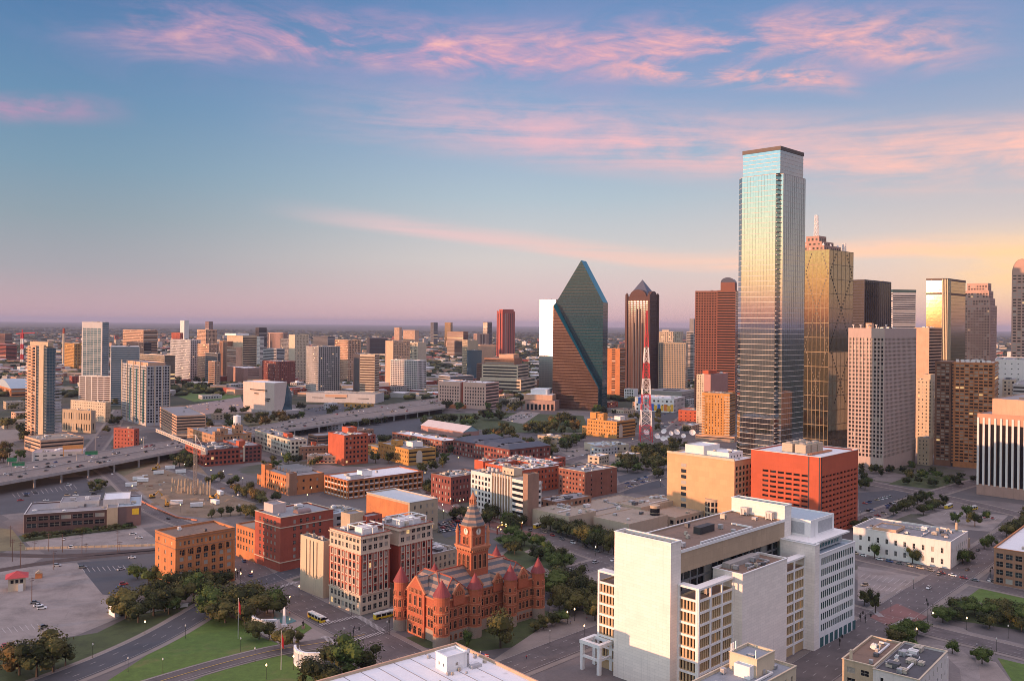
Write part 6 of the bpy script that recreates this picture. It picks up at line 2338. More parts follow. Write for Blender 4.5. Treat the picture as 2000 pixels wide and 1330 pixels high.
 for x0, x1, y0, y1 in ((0, R, 0, L * .22), (0, R, L * .42, L * .62), (0, R, L * .8, L), (0, 16, L * .22, L * .42), (0, 16, L * .62, L * .8)):
  b = MB()
  w = min(x1 - x0, y1 - y0) / 2
  if x1 - x0 > y1 - y0:
   A, C = (x0 + w * .6, (y0 + y1) / 2, h + 4), (x1 - w * .6, (y0 + y1) / 2, h + 4)
   b.face([(x0 - .5, y0 - .5, h), (x1 + .5, y0 - .5, h), C, A])
   b.face([(x1 + .5, y1, h), (x0 - .5, y1, h), A, C])
   b.face([(x0 - .5, y1, h), (x0 - .5, y0 - .5, h), A])
   b.face([(x1 + .5, y0 - .5, h), (x1 + .5, y1, h), C])
  else:
   A, C = ((x0 + x1) / 2, y0, h + 3.6), ((x0 + x1) / 2, y1, h + 3.6)
   b.face([(x0 - .5, y1, h), (x0 - .5, y0, h), A, C])
   b.face([(x1, y0, h), (x1, y1, h), C, A])
  b.build('hipped_roof', dk, B.root)
 done(B)
 B = bld('brick_block', 'brown brick block with white roof behind the yellow orange office block', 'building', 868, 861, 766, 898, Y=985, a=42)
 vol(B, 0, B.R, 0, B.L, 0, B.h, wall('brick_rust', (.27, .10, .065)), S=G(5, 4.4, .5, .5), F=G(4.4, 4.4, .6, .55, .2, gm=None, blind=.1), roof=MAT['roof_white'], units=6, far=False)
 done(B)
 B = bld('shed', 'big pale gabled metal shed with light blue end, among trees behind brown block', 'shed', 905, 846, 822, 936, Y=1120, a=40)
 L, R, h = B.L, B.R, 7.0
 b = MB()
 b.box(0, R, 0, L, 0, h)
 b.build('wall', MAT['stucco_mauve'] if 'stucco_mauve' in MAT else MAT['panel_grey'], B.root)
 b = MB()
 b.face([(-.6, L + .6, h), (-.6, -.6, h), (R / 2, -.6, h + 7), (R / 2, L + .6, h + 7)])
 b.face([(R + .6, -.6, h), (R + .6, L + .6, h), (R / 2, L + .6, h + 7), (R / 2, -.6, h + 7)])
 b.build('gabled_roof', roofm('roof_lilac', (.50, .46, .47), .08), B.root)
 b = MB()
 b.face([(0, -.02, h), (R, -.02, h), (R / 2, -.02, h + 6.7)])
 b.build('gable_end', glass('glass_pale_blue', (.30, .45, .50), .3), B.root)
 tw('low tan strip building under olive trees, right of the dark blue roofed hall', 1095, 853, 1050, 1106, 1060, 'stone_tan', G(6, 4, .5, .4), G(6, 4), a=60, name='low_building', cat='building', far=False)
 # small blocks filling the streets between
 cols = ['stone_tan', 'brick_brown', 'panel_grey', 'stone_cream', 'brick_red', 'stone_peach', 'concrete']
 rfs = ['roof_grey', 'roof_white', 'roof_tan', 'roof_brown', 'roof_white']
 nm = {'stone_tan': 'tan', 'brick_brown': 'brown', 'panel_grey': 'grey', 'stone_cream': 'cream', 'brick_red': 'red', 'stone_peach': 'peach', 'concrete': 'concrete'}
 fill = [(12, 800, 30), (30, 822, 26), (8, 838, 34), (90, 800, 22), (140, 762, 30), (230, 760, 22), (350, 752, 30), (395, 780, 36), (420, 820, 34), (450, 762, 28), (575, 770, 26), (640, 800, 20), (745, 775, 24), (770, 765, 30), (830, 752, 34), (845, 770, 24),
   (890, 760, 30), (915, 772, 22), (985, 778, 26), (1000, 790, 22), (985, 735, 30), (1040, 738, 26), (1245, 800, 24), (1218, 808, 30), (1345, 790, 24), (1350, 770, 22), (1352, 842, 26), (1188, 796, 26), (1175, 890, 26), (1225, 905, 22), (1270, 772, 24), (708, 868, 20), (640, 840, 22), (700, 850, 24),
   (525, 880, 22), (1080, 916, 20), (1170, 915, 20), (960, 760, 24), (540, 765, 26), (300, 770, 26), (270, 748, 24), (30, 745, 36), (80, 740, 30), (585, 752, 22), (860, 790, 20), (1010, 755, 22), (1300, 748, 24), (1225, 745, 22)]
 for i, (u, v, w) in enumerate(fill):
  k = cols[(i * 5 + i // 3) % 7]
  q = at(u, v)
  near = min(SITES, key=lambda s: (s[1] - q).length)[0]
  r = Bd()
  d = w * random.uniform(.5, .9)
  hh = random.uniform(5, 13)
  lab = 'low %s block near the %s' % (nm[k], ' '.join(near.replace(',', '').split()[:8]))
  r.root = empty('low_building', q, random.uniform(.6, .95), lab, 'building', 'low blocks of the middle distance')
  r.wins = []
  r.far = True
  vol(r, 0, w, 0, d, 0, hh, MAT[k], S=G(5, 4, .5, .45), F=G(5, 4, .5, .45), roof=MAT[rfs[i % 5]], units=3, umax=3)
 # chimney and crane
 q = at(124, 716)
 b = MB()
 zt = zat(124, 641, q.y)
 b.cone(0, 0, 0, zt * .86, 4.2, 3.2, 14)
 o = empty('chimney_stack', q, 0, 'slender tall factory chimney with red top beside the orange lit block', 'chimney')
 b.build('shaft', MAT['stone_cream'], o)
 b = MB()
 b.cone(0, 0, zt * .86, zt, 3.25, 2.9, 14)
 b.build('shaft_top', MAT['brick_scarlet'], o)
 q = at(43, 712)
 o = empty('tower_crane', q, 0, 'red and white tower crane standing behind the leftmost balcony tower', 'crane')
 zt = zat(43, 652, q.y)
 lattice(o, 0, 0, 0, zt, 4, 4, [plain('mast_white', (.75, .72, .7)), plain('mast_red', (.5, .02, .035))], 'crane_mast', 6, 2, .9)
 b = MB()
 b.bar((-20, 0, zt), (40, 0, zt + 4), 1.4)
 b.bar((0, 0, zt), (0, 0, zt + 14), 1.2)
 b.build('crane_jib', plain('mast_red', (.5, .02, .035)), o)


uptown()
# ------------------------------------------------------------------ ground, streets, parks
def ground_mat():
 m, g = new_mat('ground_city')
 v = g.n('ShaderNodeTexCoord').outputs['Object']
 a = g.noise(v, 0.0022, 6, .62, .5)
 b = g.noise(v, 0.012, 5, .65)
 k = g.m('ADD', g.m('MULTIPLY', a, .55), g.m('MULTIPLY', b, .45))
 green = g.ramp(g.noise(v, .03, 4, .6), [(.35, (.014, .022, .010)), (.6, (.034, .042, .018)), (.75, (.06, .055, .03))])
 vo = g.n('ShaderNodeTexVoronoi', feature='F1')
 g.l(v, vo.inputs['Vector'])
 vo.inputs['Scale'].default_value = .016
 vo.inputs['Randomness'].default_value = .9
 sp = g.n('ShaderNodeSeparateColor')
 g.l(vo.outputs['Color'], sp.inputs[0])
 built = g.ramp(sp.outputs[0], [(.0, (.05, .045, .04)), (.35, (.08, .065, .05)), (.6, (.06, .06, .06)), (.85, (.14, .11, .085)), (.95, (.26, .22, .19))], 'CONSTANT')
 c = g.mix(g.mr(k, .50, .64), green, built)
 finish(g, c, .95)
 MAT['ground_city'] = m
 return m


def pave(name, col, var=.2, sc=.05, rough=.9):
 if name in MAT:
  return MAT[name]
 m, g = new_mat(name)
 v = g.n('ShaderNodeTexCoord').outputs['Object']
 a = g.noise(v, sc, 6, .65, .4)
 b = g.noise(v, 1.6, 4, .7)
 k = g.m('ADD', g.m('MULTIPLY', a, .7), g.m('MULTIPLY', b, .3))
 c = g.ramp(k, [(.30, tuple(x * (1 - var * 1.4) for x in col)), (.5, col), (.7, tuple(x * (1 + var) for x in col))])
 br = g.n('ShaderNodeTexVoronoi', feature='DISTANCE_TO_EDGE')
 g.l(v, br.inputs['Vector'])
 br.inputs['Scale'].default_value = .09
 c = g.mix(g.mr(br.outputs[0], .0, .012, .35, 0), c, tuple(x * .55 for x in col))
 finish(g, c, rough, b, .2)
 MAT[name] = m
 return m


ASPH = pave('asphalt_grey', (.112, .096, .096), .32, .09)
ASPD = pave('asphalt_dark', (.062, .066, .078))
CONC = pave('pavement_concrete', (.22, .19, .172))
LOTW = pave('lot_concrete', (.23, .205, .195), .38, .07)


def city_mat():
 m, g = new_mat('city_paving')
 v = g.n('ShaderNodeTexCoord').outputs['Object']
 mp = g.n('ShaderNodeMapping')
 g.l(v, mp.inputs[0])
 mp.inputs['Rotation'].default_value = (0, 0, radians(45))
 vo = g.n('ShaderNodeTexVoronoi', feature='F1', distance='CHEBYCHEV')
 g.l(mp.outputs[0], vo.inputs['Vector'])
 vo.inputs['Scale'].default_value = .016
 sp = g.n('ShaderNodeSeparateColor')
 g.l(vo.outputs['Color'], sp.inputs[0])
 c = g.ramp(sp.outputs[0], [(0, (.12, .108, .11)), (.3, (.20, .17, .165)), (.48, (.085, .083, .09)), (.62, (.055, .065, .03)), (.76, (.15, .13, .125)), (.9, (.25, .22, .21))], 'CONSTANT')
 n = g.noise(v, .03, 6, .65, .4)
 f = g.noise(v, .9, 4, .7)
 c = g.mix(g.mr(n, .35, .68, .75, 0), c, (.11, .10, .10))
 c = g.mix(g.mr(f, .35, .7, .3, 0), c, (.07, .065, .065))
 finish(g, c, .9, f, .2)
 MAT['city_paving'] = m
 return m


CITY = city_mat()


def lawn(name, col, dry):
 m, g = new_mat(name)
 v = g.n('ShaderNodeTexCoord').outputs['Object']
 a, b, f = g.noise(v, .05, 6, .65, .6), g.noise(v, .25, 5, .7), g.noise(v, 2.5, 3, .7)
 c = g.ramp(g.m('ADD', g.m('MULTIPLY', b, .6), g.m('MULTIPLY', f, .4)), [(.3, tuple(x * .6 for x in col)), (.52, col), (.72, tuple(x * 1.4 for x in col))])
 c = g.mix(g.mr(a, .52, .70, 0, .7), c, dry)
 c = g.mix(g.mr(g.m('ADD', a, g.m('MULTIPLY', f, .2)), .40, .30, 0, .6), c, tuple(x * .5 for x in col))
 finish(g, c, .95, f, .4)
 MAT[name] = m
 return m


GRASS = lawn('lawn_grass', (.082, .142, .024), (.15, .14, .05))
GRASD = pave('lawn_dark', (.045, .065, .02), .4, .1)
DRYG = pave('grass_dry', (.15, .13, .07), .35, .07)
DIRT = pave('site_dirt', (.22, .155, .10), .35, .05)
BRKP = pave('brick_paving', (.20, .10, .09), .2, .1)
BALL = pave('track_ballast', (.085, .058, .05), .3, .2)
POOL = glass('pool_water', (.10, .24, .24), .08)


def patch(name, pts, mat, z):
 """flat piece of ground given by its outline in the photo"""
 P = [at(u, v, z) for u, v in pts]
 b = MB()
 area = sum(P[i].x * P[(i + 1) % len(P)].y - P[(i + 1) % len(P)].x * P[i].y for i in range(len(P)))
 if area < 0:
  P.reverse()
 b.face(P)
 o = b.build(name, mat)
 o['kind'] = 'structure'
 return o


def smooth_line(P, it=2):
 for _ in range(it):
  Q = [P[0]]
  for a, b in zip(P, P[1:]):
   Q += [a * .75 + b * .25, a * .25 + b * .75]
  Q.append(P[-1])
  P = Q
 return P


def strip(P, w0, w1, z, b, mi=0):
 n = len(P)
 off = []
 for i in range(n):
  d = (P[min(i + 1, n - 1)] - P[max(i - 1, 0)])
  d.z = 0
  d.normalize()
  off.append(Vector((-d.y, d.x, 0)))
 for i in range(n - 1):
  b.face([(P[i] + off[i] * w0).xy[:] + (z,), (P[i + 1] + off[i + 1] * w0).xy[:] + (z,), (P[i + 1] + off[i + 1] * w1).xy[:] + (z,), (P[i] + off[i] * w1).xy[:] + (z,)], mi)


MARKW = plain('paint_road_white', (.42, .40, .39), .7, var=.3)
MARKY = plain('paint_road_yellow', (.55, .36, .06), .7, var=.3)
marks = MB()


def dashes(P, off, z, ln, gap, wd, mi, b):
 acc = 0.0
 on = True
 for i in range(len(P) - 1):
  a, c = P[i], P[i + 1]
  d = c - a
  L = d.length
  if L < 1e-3:
   continue
  d.normalize()
  nrm = Vector((-d.y, d.x, 0))
  s = 0.0
  while s < L:
   step = (ln if on else gap) - acc
   e = min(L, s + step)
   if on and e - s > .2:
    p, q = a + d * s + nrm * off, a + d * e + nrm * off
    b.face([(p - nrm * wd).xy[:] + (z,), (q - nrm * wd).xy[:] + (z,), (q + nrm * wd).xy[:] + (z,), (p + nrm * wd).xy[:] + (z,)], mi)
   if e - s >= step - 1e-6:
    on = not on
    acc = 0.0
   else:
    acc += e - s
   s = e


ROADS = {}
NR = [0]


def road(key, pts, w, mat=None, walk=3.0, lanes=2, yellow=False, z=.14):
 P = smooth_line([at(u, v, 0) for u, v in pts])
 NR[0] += 1
 z = .20 + NR[0] * .006
 b = MB()
 strip(P, w / 2, -w / 2, z, b)
 o = b.build('road', mat or ASPH)
 o['kind'] = 'structure'
 if walk:
  b = MB()
  strip(P, w / 2 + walk, w / 2 - .01, z - .075, b)
  strip(P, -w / 2 + .01, -w / 2 - walk, z - .075, b)
  o = b.build('pavement', CONC)
  o['kind'] = 'structure'
 for k in range(1, lanes):
  x = -w / 2 + w * k / lanes
  mid = yellow and k * 2 == lanes
  dashes(P, x, .40 + NR[0] * .003, 400 if mid else 3, .1 if mid else 9, .16 if mid else .09, 1 if mid else 0, marks)
 for sg in (-1, 1):
  dashes(P, sg * (w / 2 - .5), .43 + NR[0] * .003, 60, .5, .07, 0, marks)
 ROADS[key] = (P, w, z)
 return P


def crosswalk(u0, v0, u1, v1, w=3.2):
 NR[0] += 1
 a, c = at(u0, v0), at(u1, v1)
 d = c - a
 L = d.length
 d.normalize()
 n = Vector((-d.y, d.x, 0))
 k = int(L / 1.3)
 for i in range(k):
  p = a + d * (i + .5) * L / k
  q = [p + d * .34 + n * w / 2, p - d * .34 + n * w / 2, p - d * .34 - n * w / 2, p + d * .34 - n * w / 2]
  marks.face([x.xy[:] + (.50 + NR[0] * .002,) for x in q], 0)


def settings():
 g = MB()
 n = 64
 for i in range(n):
  a0, a1 = 2 * pi * i / n, 2 * pi * (i + 1) / n
  r = 0.0
  for r0, r1 in ((0, 400), (400, 3000), (3000, 60000)):
   if r0 == 0:
    g.face([(0, 0, 0), (r1 * cos(a0), r1 * sin(a0), 0), (r1 * cos(a1), r1 * sin(a1), 0)])
   else:
    g.face([(r0 * cos(a0), r0 * sin(a0), 0), (r1 * cos(a0), r1 * sin(a0), 0), (r1 * cos(a1), r1 * sin(a1), 0), (r0 * cos(a1), r0 * sin(a1), 0)])
 g.build('ground', ground_mat())['kind'] = 'structure'
 # paved inner city
 patch('city_paving', [(-160, 1420), (-160, 905), (60, 835), (330, 800), (560, 790), (800, 790), (1100, 795), (1500, 800), (2300, 830), (2300, 1420)], CITY, .04)

 # lawns and parks
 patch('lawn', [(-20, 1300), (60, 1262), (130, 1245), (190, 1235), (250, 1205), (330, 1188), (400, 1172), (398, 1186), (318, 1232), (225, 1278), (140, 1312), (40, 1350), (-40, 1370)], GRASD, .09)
 patch('lawn', [(185, 1345), (250, 1303), (330, 1250), (405, 1202), (430, 1200), (480, 1213), (502, 1240), (545, 1257), (470, 1279), (380, 1303), (290, 1332), (250, 1350)], GRASS, .092)
 patch('lawn', [(325, 1352), (400, 1319), (480, 1295), (556, 1278), (585, 1290), (612, 1325), (640, 1352)], GRASS, .094)
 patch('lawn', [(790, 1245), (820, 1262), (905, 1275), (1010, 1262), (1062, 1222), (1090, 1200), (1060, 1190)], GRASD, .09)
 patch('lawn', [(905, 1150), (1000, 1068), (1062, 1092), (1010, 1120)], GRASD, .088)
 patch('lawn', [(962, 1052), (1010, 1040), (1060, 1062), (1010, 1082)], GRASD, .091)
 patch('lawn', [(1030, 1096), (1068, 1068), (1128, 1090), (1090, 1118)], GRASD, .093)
 patch('lawn', [(1884, 1170), (1914, 1148), (2060, 1166), (2060, 1204)], GRASS, .09)
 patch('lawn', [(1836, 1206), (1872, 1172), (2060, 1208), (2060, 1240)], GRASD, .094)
 patch('lawn', [(1948, 1284), (2040, 1306), (2060, 1370), (1990, 1350)], GRASS, .09)
 patch('lawn', [(1722, 1262), (1778, 1240), (1800, 1262), (1745, 1285)], GRASS, .092)
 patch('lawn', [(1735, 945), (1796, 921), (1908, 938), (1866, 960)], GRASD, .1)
 patch('grass_berm', [(-60, 1036), (-5, 1030), (24, 1034), (56, 1074), (-60, 1078)], DRYG, .09)
 patch('grass_verge', [(36, 1046), (262, 1022), (268, 1030), (44, 1058)], GRASD, .095)
 patch('grass_verge', [(205, 925), (300, 900), (322, 915), (250, 940)], DRYG, .09)
 patch('lawn', [(336, 770), (370, 750), (470, 755), (470, 778), (380, 785)], GRASS, .08)
 patch('grass_verge', [(470, 822), (560, 812), (600, 815), (590, 826), (490, 836)], DRYG, .08)
 patch('grass_verge', [(800, 808), (1000, 806), (1140, 812), (1150, 845), (1000, 845), (900, 835), (800, 830)], GRASD, .08)

 # lots
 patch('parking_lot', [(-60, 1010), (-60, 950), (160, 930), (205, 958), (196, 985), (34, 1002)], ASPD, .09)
 patch('parking_lot', [(48, 1056), (274, 1028), (303, 1050), (303, 1072), (66, 1074)], LOTW, .09)
 patch('parking_lot', [(-60, 1120), (60, 1106), (150, 1098), (245, 1092), (275, 1118), (258, 1170), (235, 1205), (150, 1240), (60, 1258), (-60, 1296)], LOTW, .085)
 patch('parking_lot', [(150, 1098), (248, 1091), (300, 1140), (258, 1168), (200, 1160)], ASPD, .1)
 patch('parking_lot', [(1675, 1105), (1810, 1128), (1742, 1180), (1675, 1172)], LOTW, .1)
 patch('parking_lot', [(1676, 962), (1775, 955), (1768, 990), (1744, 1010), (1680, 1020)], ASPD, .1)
 patch('parking_lot', [(1790, 1012), (1850, 994), (1970, 1006), (1935, 1038), (1836, 1030)], LOTW, .1)
 patch('parking_lot', [(1932, 1120), (2040, 1140), (2040, 1156), (1924, 1136)], ASPD, .1)
 patch('parking_lot', [(1282, 832), (1365, 810), (1376, 842), (1300, 848)], ASPD, .1)
 patch('parking_lot', [(1270, 800), (1330, 785), (1335, 812), (1280, 830)], ASPD, .1)
 patch('parking_lot', [(1205, 930), (1262, 918), (1300, 950), (1220, 965)], ASPD, .1)
 patch('parking_lot', [(850, 1020), (890, 1008), (912, 1040), (868, 1050)], ASPD, .1)
 patch('parking_lot', [(978, 820), (1018, 803), (1055, 806), (1022, 828)], LOTW, .1)
 patch('parking_lot', [(1090, 880), (1180, 868), (1215, 900), (1140, 905)], CONC, .1)
 patch('parking_lot', [(590, 800), (665, 788), (700, 800), (640, 812)], ASPD, .1)
 patch('parking_lot', [(345, 795), (470, 775), (480, 800), (380, 812)], pave('lot_pink', (.26, .20, .19)), .1)
 patch('parking_lot', [(-60, 850), (50, 820), (70, 850), (-60, 890)], CONC, .1)
 patch('parking_lot', [(700, 830), (860, 812), (880, 832), (760, 862)], ASPD, .1)
 patch('building_site', [(236, 932), (300, 905), (375, 893), (432, 958), (500, 984), (482, 1004), (410, 1012), (345, 1006), (280, 975)], DIRT, .1)
 patch('plaza', [(480, 1215), (540, 1180), (600, 1218), (665, 1232), (700, 1255), (620, 1262), (556, 1262), (510, 1238)], pave('plaza_stone', (.27, .23, .21)), .1)
 patch('plaza', [(1062, 1222), (1075, 1185), (1150, 1195), (1190, 1210), (1190, 1228), (1105, 1255), (990, 1296), (960, 1290)], CONC, .097)
 patch('plaza', [(960, 1085), (1080, 1040), (1140, 1070), (1068, 1120)], CONC, .07)
 patch('plaza', [(1066, 1140), (1195, 1098), (1195, 1200), (1100, 1180)], CONC, .072)
 patch('brick_paving', [(880, 1010), (940, 1000), (1060, 1030), (1050, 1052), (960, 1040), (900, 1030)], BRKP, .1)
 patch('pool', [(538, 1190), (580, 1212), (556, 1220), (532, 1205)], POOL, .3)
 patch('path', [(1798, 1258), (1832, 1258), (1880, 1270), (1912, 1298), (1916, 1345), (1880, 1345), (1874, 1305), (1846, 1280), (1806, 1270)], LOTW, .11)
 patch('plaza', [(1905, 1286), (1945, 1292), (1985, 1345), (1918, 1345)], pave('plaza_stone', (.27, .23, .21)), .1)

 # streets
 road('cross_left', [(430, 1060), (470, 1100), (520, 1140), (620, 1195), (712, 1241), (800, 1290), (900, 1350)], 21, lanes=5)
 road('main_right', [(712, 1241), (800, 1190), (870, 1146), (930, 1110)], 15, lanes=3)
 road('plaza_mid', [(712, 1240), (630, 1256), (545, 1268), (462, 1288), (380, 1311), (290, 1338), (180, 1375)], 11, lanes=2, yellow=True, walk=1.2)
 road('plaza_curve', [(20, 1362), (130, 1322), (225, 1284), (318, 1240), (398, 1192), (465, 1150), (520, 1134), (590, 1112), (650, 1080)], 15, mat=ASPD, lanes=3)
 road('side_street', [(880, 1350), (1000, 1303), (1100, 1264), (1200, 1226), (1300, 1190)], 17, lanes=4)
 road('cross_mid', [(1010, 1020), (1060, 1048), (1160, 1082), (1240, 1110)], 16, lanes=3)
 road('main_far', [(1070, 1132), (1130, 1113), (1200, 1092), (1260, 1075)], 16, lanes=3)
 road('court_street', [(1500, 1370), (1590, 1310), (1660, 1262), (1766, 1183), (1866, 1120), (1935, 1074), (1990, 1035), (2080, 975)], 21, lanes=5)
 road('cross_right', [(1560, 1160), (1676, 1196), (1800, 1228), (2000, 1276), (2120, 1306)], 14, lanes=3)
 road('neo_street', [(1640, 1076), (1676, 1088), (1760, 1106), (1840, 1124), (1920, 1142), (2060, 1172)], 12, lanes=2)
 road('park_street', [(1650, 1030), (1720, 1000), (1800, 972), (1880, 948), (1960, 926), (2040, 905)], 14, lanes=3)
 road('park_cross', [(1640, 930), (1730, 950), (1840, 970), (1930, 990), (2050, 1020)], 13, lanes=3)
 road('site_street', [(180, 905), (228, 935), (268, 978), (320, 1010), (420, 1045), (470, 1062)], 11, lanes=2)
 road('west_street', [(330, 912), (400, 935), (470, 968), (560, 990), (680, 1004)], 13, lanes=2)
 road('avenue', [(165, 900), (196, 862), (218, 832), (236, 800)], 18, lanes=4)
 road('market', [(826, 940), (866, 985), (905, 1005), (1000, 1038), (1060, 1048)], 13, lanes=2, mat=BRKP)
 road('lot_street', [(1190, 960), (1230, 945), (1290, 930), (1330, 905)], 14, lanes=2)
 road('mast_street', [(1100, 905), (1180, 880), (1300, 850), (1330, 822), (1360, 790)], 14, lanes=2)
 road('mid_street', [(600, 960), (560, 915), (520, 900)], 10, lanes=2)
 for c in ((624, 1222, 698, 1205), (632, 1244, 660, 1262), (678, 1255, 748, 1236), (700, 1205, 748, 1234), (545, 1148, 580, 1138), (1700, 1190, 1722, 1206), (1740, 1225, 1782, 1207)):
  crosswalk(*c)
 patch('brick_paving', [(1698, 1204), (1752, 1178), (1812, 1204), (1764, 1236)], BRKP, .36)
 # parking bay lines
 for (u0, v0, u1, v1, n, dx, dy) in ((0, 1238, 80, 1228, 8, -8, -10), (1690, 1120, 1780, 1135, 9, -12, 9), (1700, 1140, 1760, 1150, 7, -10, 8), (80, 1030, 250, 1010, 12, 12, 8), (30, 972, 150, 955, 14, -6, -8),
          (1850, 1000, 1950, 1010, 12, -8, 6), (160, 1110, 240, 1104, 9, 6, 8)):
  for i in range(n):
   f = i / (n - 1)
   a, c = at(u0 + (u1 - u0) * f, v0 + (v1 - v0) * f), at(u0 + (u1 - u0) * f + dx, v0 + (v1 - v0) * f + dy)
   d = (c - a).normalized()
   nn = Vector((-d.y, d.x, 0)) * .12
   marks.face([(a + nn).xy[:] + (.2,), (c + nn).xy[:] + (.2,), (c - nn).xy[:] + (.2,), (a - nn).xy[:] + (.2,)], 0)
 marks.build('road_markings', [MARKW, MARKY])['kind'] = 'structure'
 # railway
 for pts in ([(-60, 1080), (60, 1086), (150, 1085), (230, 1079), (310, 1072)], [(-60, 1124), (30, 1108), (120, 1094), (220, 1084), (310, 1076)]):
  P = smooth_line([at(u, v) for u, v in pts])
  b = MB()
  strip(P, 4.0, -4.0, .12, b)
  b.build('railway_track', BALL)['kind'] = 'structure'
  b = MB()
  for off in (-2.6, -1.1, 1.1, 2.6):
   strip(P, off + .12, off - .12, .3, b)
  b.build('rails', plain('rail_steel', (.05, .04, .045), .5, .4))['kind'] = 'structure'


settings()


# ------------------------------------------------------------------ elevated freeway
def freeway():
 lo = [(-90, 962), (0, 944), (105, 926), (210, 907), (305, 888), (358, 879), (430, 863), (500, 850), (583, 838), (684, 822), (780, 809), (870, 796)]
 hi = [(-90, 928), (0, 912.6), (105, 897), (210, 880), (305, 866), (358, 859), (430, 846), (500, 834), (583, 818), (684, 803), (780, 787), (870, 776)]
 zd = 9.5
 A = smooth_line([at(u, v, zd) for u, v in lo])
 Bq = smooth_line([at(u, v, zd) for u, v in hi])
 root = empty('elevated_freeway', tuple(A[0].xy) + (0,), 0, 'wide grey elevated freeway on concrete columns crossing the left half of the photo', 'freeway')
 o = Vector(root.location)
 A = [p - o for p in A]
 Bq = [p - o for p in Bq]
 b = MB()
 for i in range(len(A) - 1):
  a0, a1, c0, c1 = A[i], A[i + 1], Bq[i], Bq[i + 1]
  b.face([a0, a1, c1, c0])
  dn = Vector((0, 0, -1.7))
  b.face([a0 + dn, c0 + dn, c1 + dn, a1 + dn])
 b.build('deck', pave('deck_concrete', (.20, .165, .15), .15, .03), root)
 for E, sg in ((A, 1), (Bq, -1)):
  b = MB()
  for i in range(len(E) - 1):
   p, q = E[i], E[i + 1]
   z0, z1 = -1.7, 1.0
   b.face([p + Vector((0, 0, z0)), q + Vector((0, 0, z0)), q + Vector((0, 0, z1)), p + Vector((0, 0, z1))])
   d = (q - p).normalized()
   n = Vector((-d.y, d.x, 0)) * .45 * sg
   b.face([p + n + Vector((0, 0, .02)), q + n + Vector((0, 0, .02)), q + n + Vector((0, 0, z1)), p + n + Vector((0, 0, z1))])
   b.face([p + Vector((0, 0, z1)), q + Vector((0, 0, z1)), q + n + Vector((0, 0, z1)), p + n + Vector((0, 0, z1))])
  b.build('barrier', MAT['concrete'], root)
 mid = MB()
 M = [(p + q) / 2 for p, q in zip(A, Bq)]
 for i in range(len(M) - 1):
  mid.bar(M[i] + Vector((0, 0, .5)), M[i + 1] + Vector((0, 0, .5)), .45)
 mid.build('median_barrier', MAT['concrete'], root)
 ln = MB()
 for f in (.12, .22, .32, .42, .58, .68, .78, .88):
  P = [p.lerp(q, f) for p, q in zip(A, Bq)]
  for i in range(len(P) - 1):
   d = P[i + 1] - P[i]
   L = d.length
   d.normalize()
   n = Vector((-d.y, d.x, 0)) * .14
   k = max(1, int(L / 11))
   for j in range(k):
    p0 = P[i] + d * (j * L / k)
    p1 = p0 + d * min(4.5, L / k * .5)
    ln.face([x + Vector((0, 0, .05)) for x in (p0 - n, p1 - n, p1 + n, p0 + n)])
 lo_ = ln.build('lane_line', MARKW, root)
 lo_['kind'] = 'stuff'
 # bents: column pairs with a cross beam
 acc = 0
 for i in range(2, len(A) - 1):
  acc += (A[i] - A[i - 1]).length
  if acc < 26:
   continue
  acc = 0
  p, q = A[i], Bq[i]
  b = MB()
  for f in (.05, .28, .5, .74, .95):
   c = p.lerp(q, f)
   b.cone(c.x, c.y, 0, zd - 3.2, .95, .95, 10)
  b.bar((*p.lerp(q, .01).xy, zd - 2.5), (*p.lerp(q, .99).xy, zd - 2.5), .78)
  b.build('column_row', MAT['stone_white'] if i % 2 else MAT['concrete'], root)
 # sign gantries
 for u, v, w in ((12, 912, 9), (22, 921, 11), (165, 898, 12)):
  c = at(u, v, zd) - o
  g = link('sign_gantry', None, root, tuple(c), .35)
  b = MB()
  b.bar((0, 0, 0), (0, 0, 7.5), .25)
  b.bar((w, 0, 0), (w, 0, 7.5), .25)
  b.bar((0, 0, 7.2), (w, 0, 7.2), .25)
  b.build('gantry_frame', plain('steel_grey', (.3, .3, .31), .5, .4), g)
  b = MB()
  b.box(.6, w - .6, -.25, -.1, 4.8, 8.2)
  b.build('sign_panel', plain('sign_green', (.01, .16, .07), .5), g)
 root['A'] = 0
 del root['A']
 return [p + o for p in A], [p + o for p in Bq], zd


FA, FB, FZ = freeway()
# ------------------------------------------------------------------ trees
def leafmat(name, lo, mid, hi):
 m, g = new_mat(name)
 ge = g.n('ShaderNodeNewGeometry')
 oi = g.n('ShaderNodeObjectInfo')
 k = g.m('ADD', g.m('MULTIPLY', ge.outputs['Random Per Island'], .75), g.m('MULTIPLY', oi.outputs['Random'], .25))
 c = g.ramp(k, [(.05, lo), (.5, mid), (.95, hi)])
 b = finish(g, c, .8, spec=.2)
 MAT[name] = m
 return m


LEAF = {
 'dark': leafmat('leaves_dark', (.008, .012, .005), (.028, .036, .011), (.085, .085, .025)),
 'olive': leafmat('leaves_olive', (.035, .036, .012), (.075, .072, .022), (.13, .115, .035)),
 'autumn': leafmat('leaves_autumn', (.05, .035, .012), (.11, .07, .022), (.19, .12, .035)),
 'green': leafmat('leaves_green', (.026, .044, .011), (.058, .088, .020), (.10, .13, .032)),
}
BARK = plain('bark_brown', (.07, .05, .038), .9)
CROWN, TRUNK = {}, {}


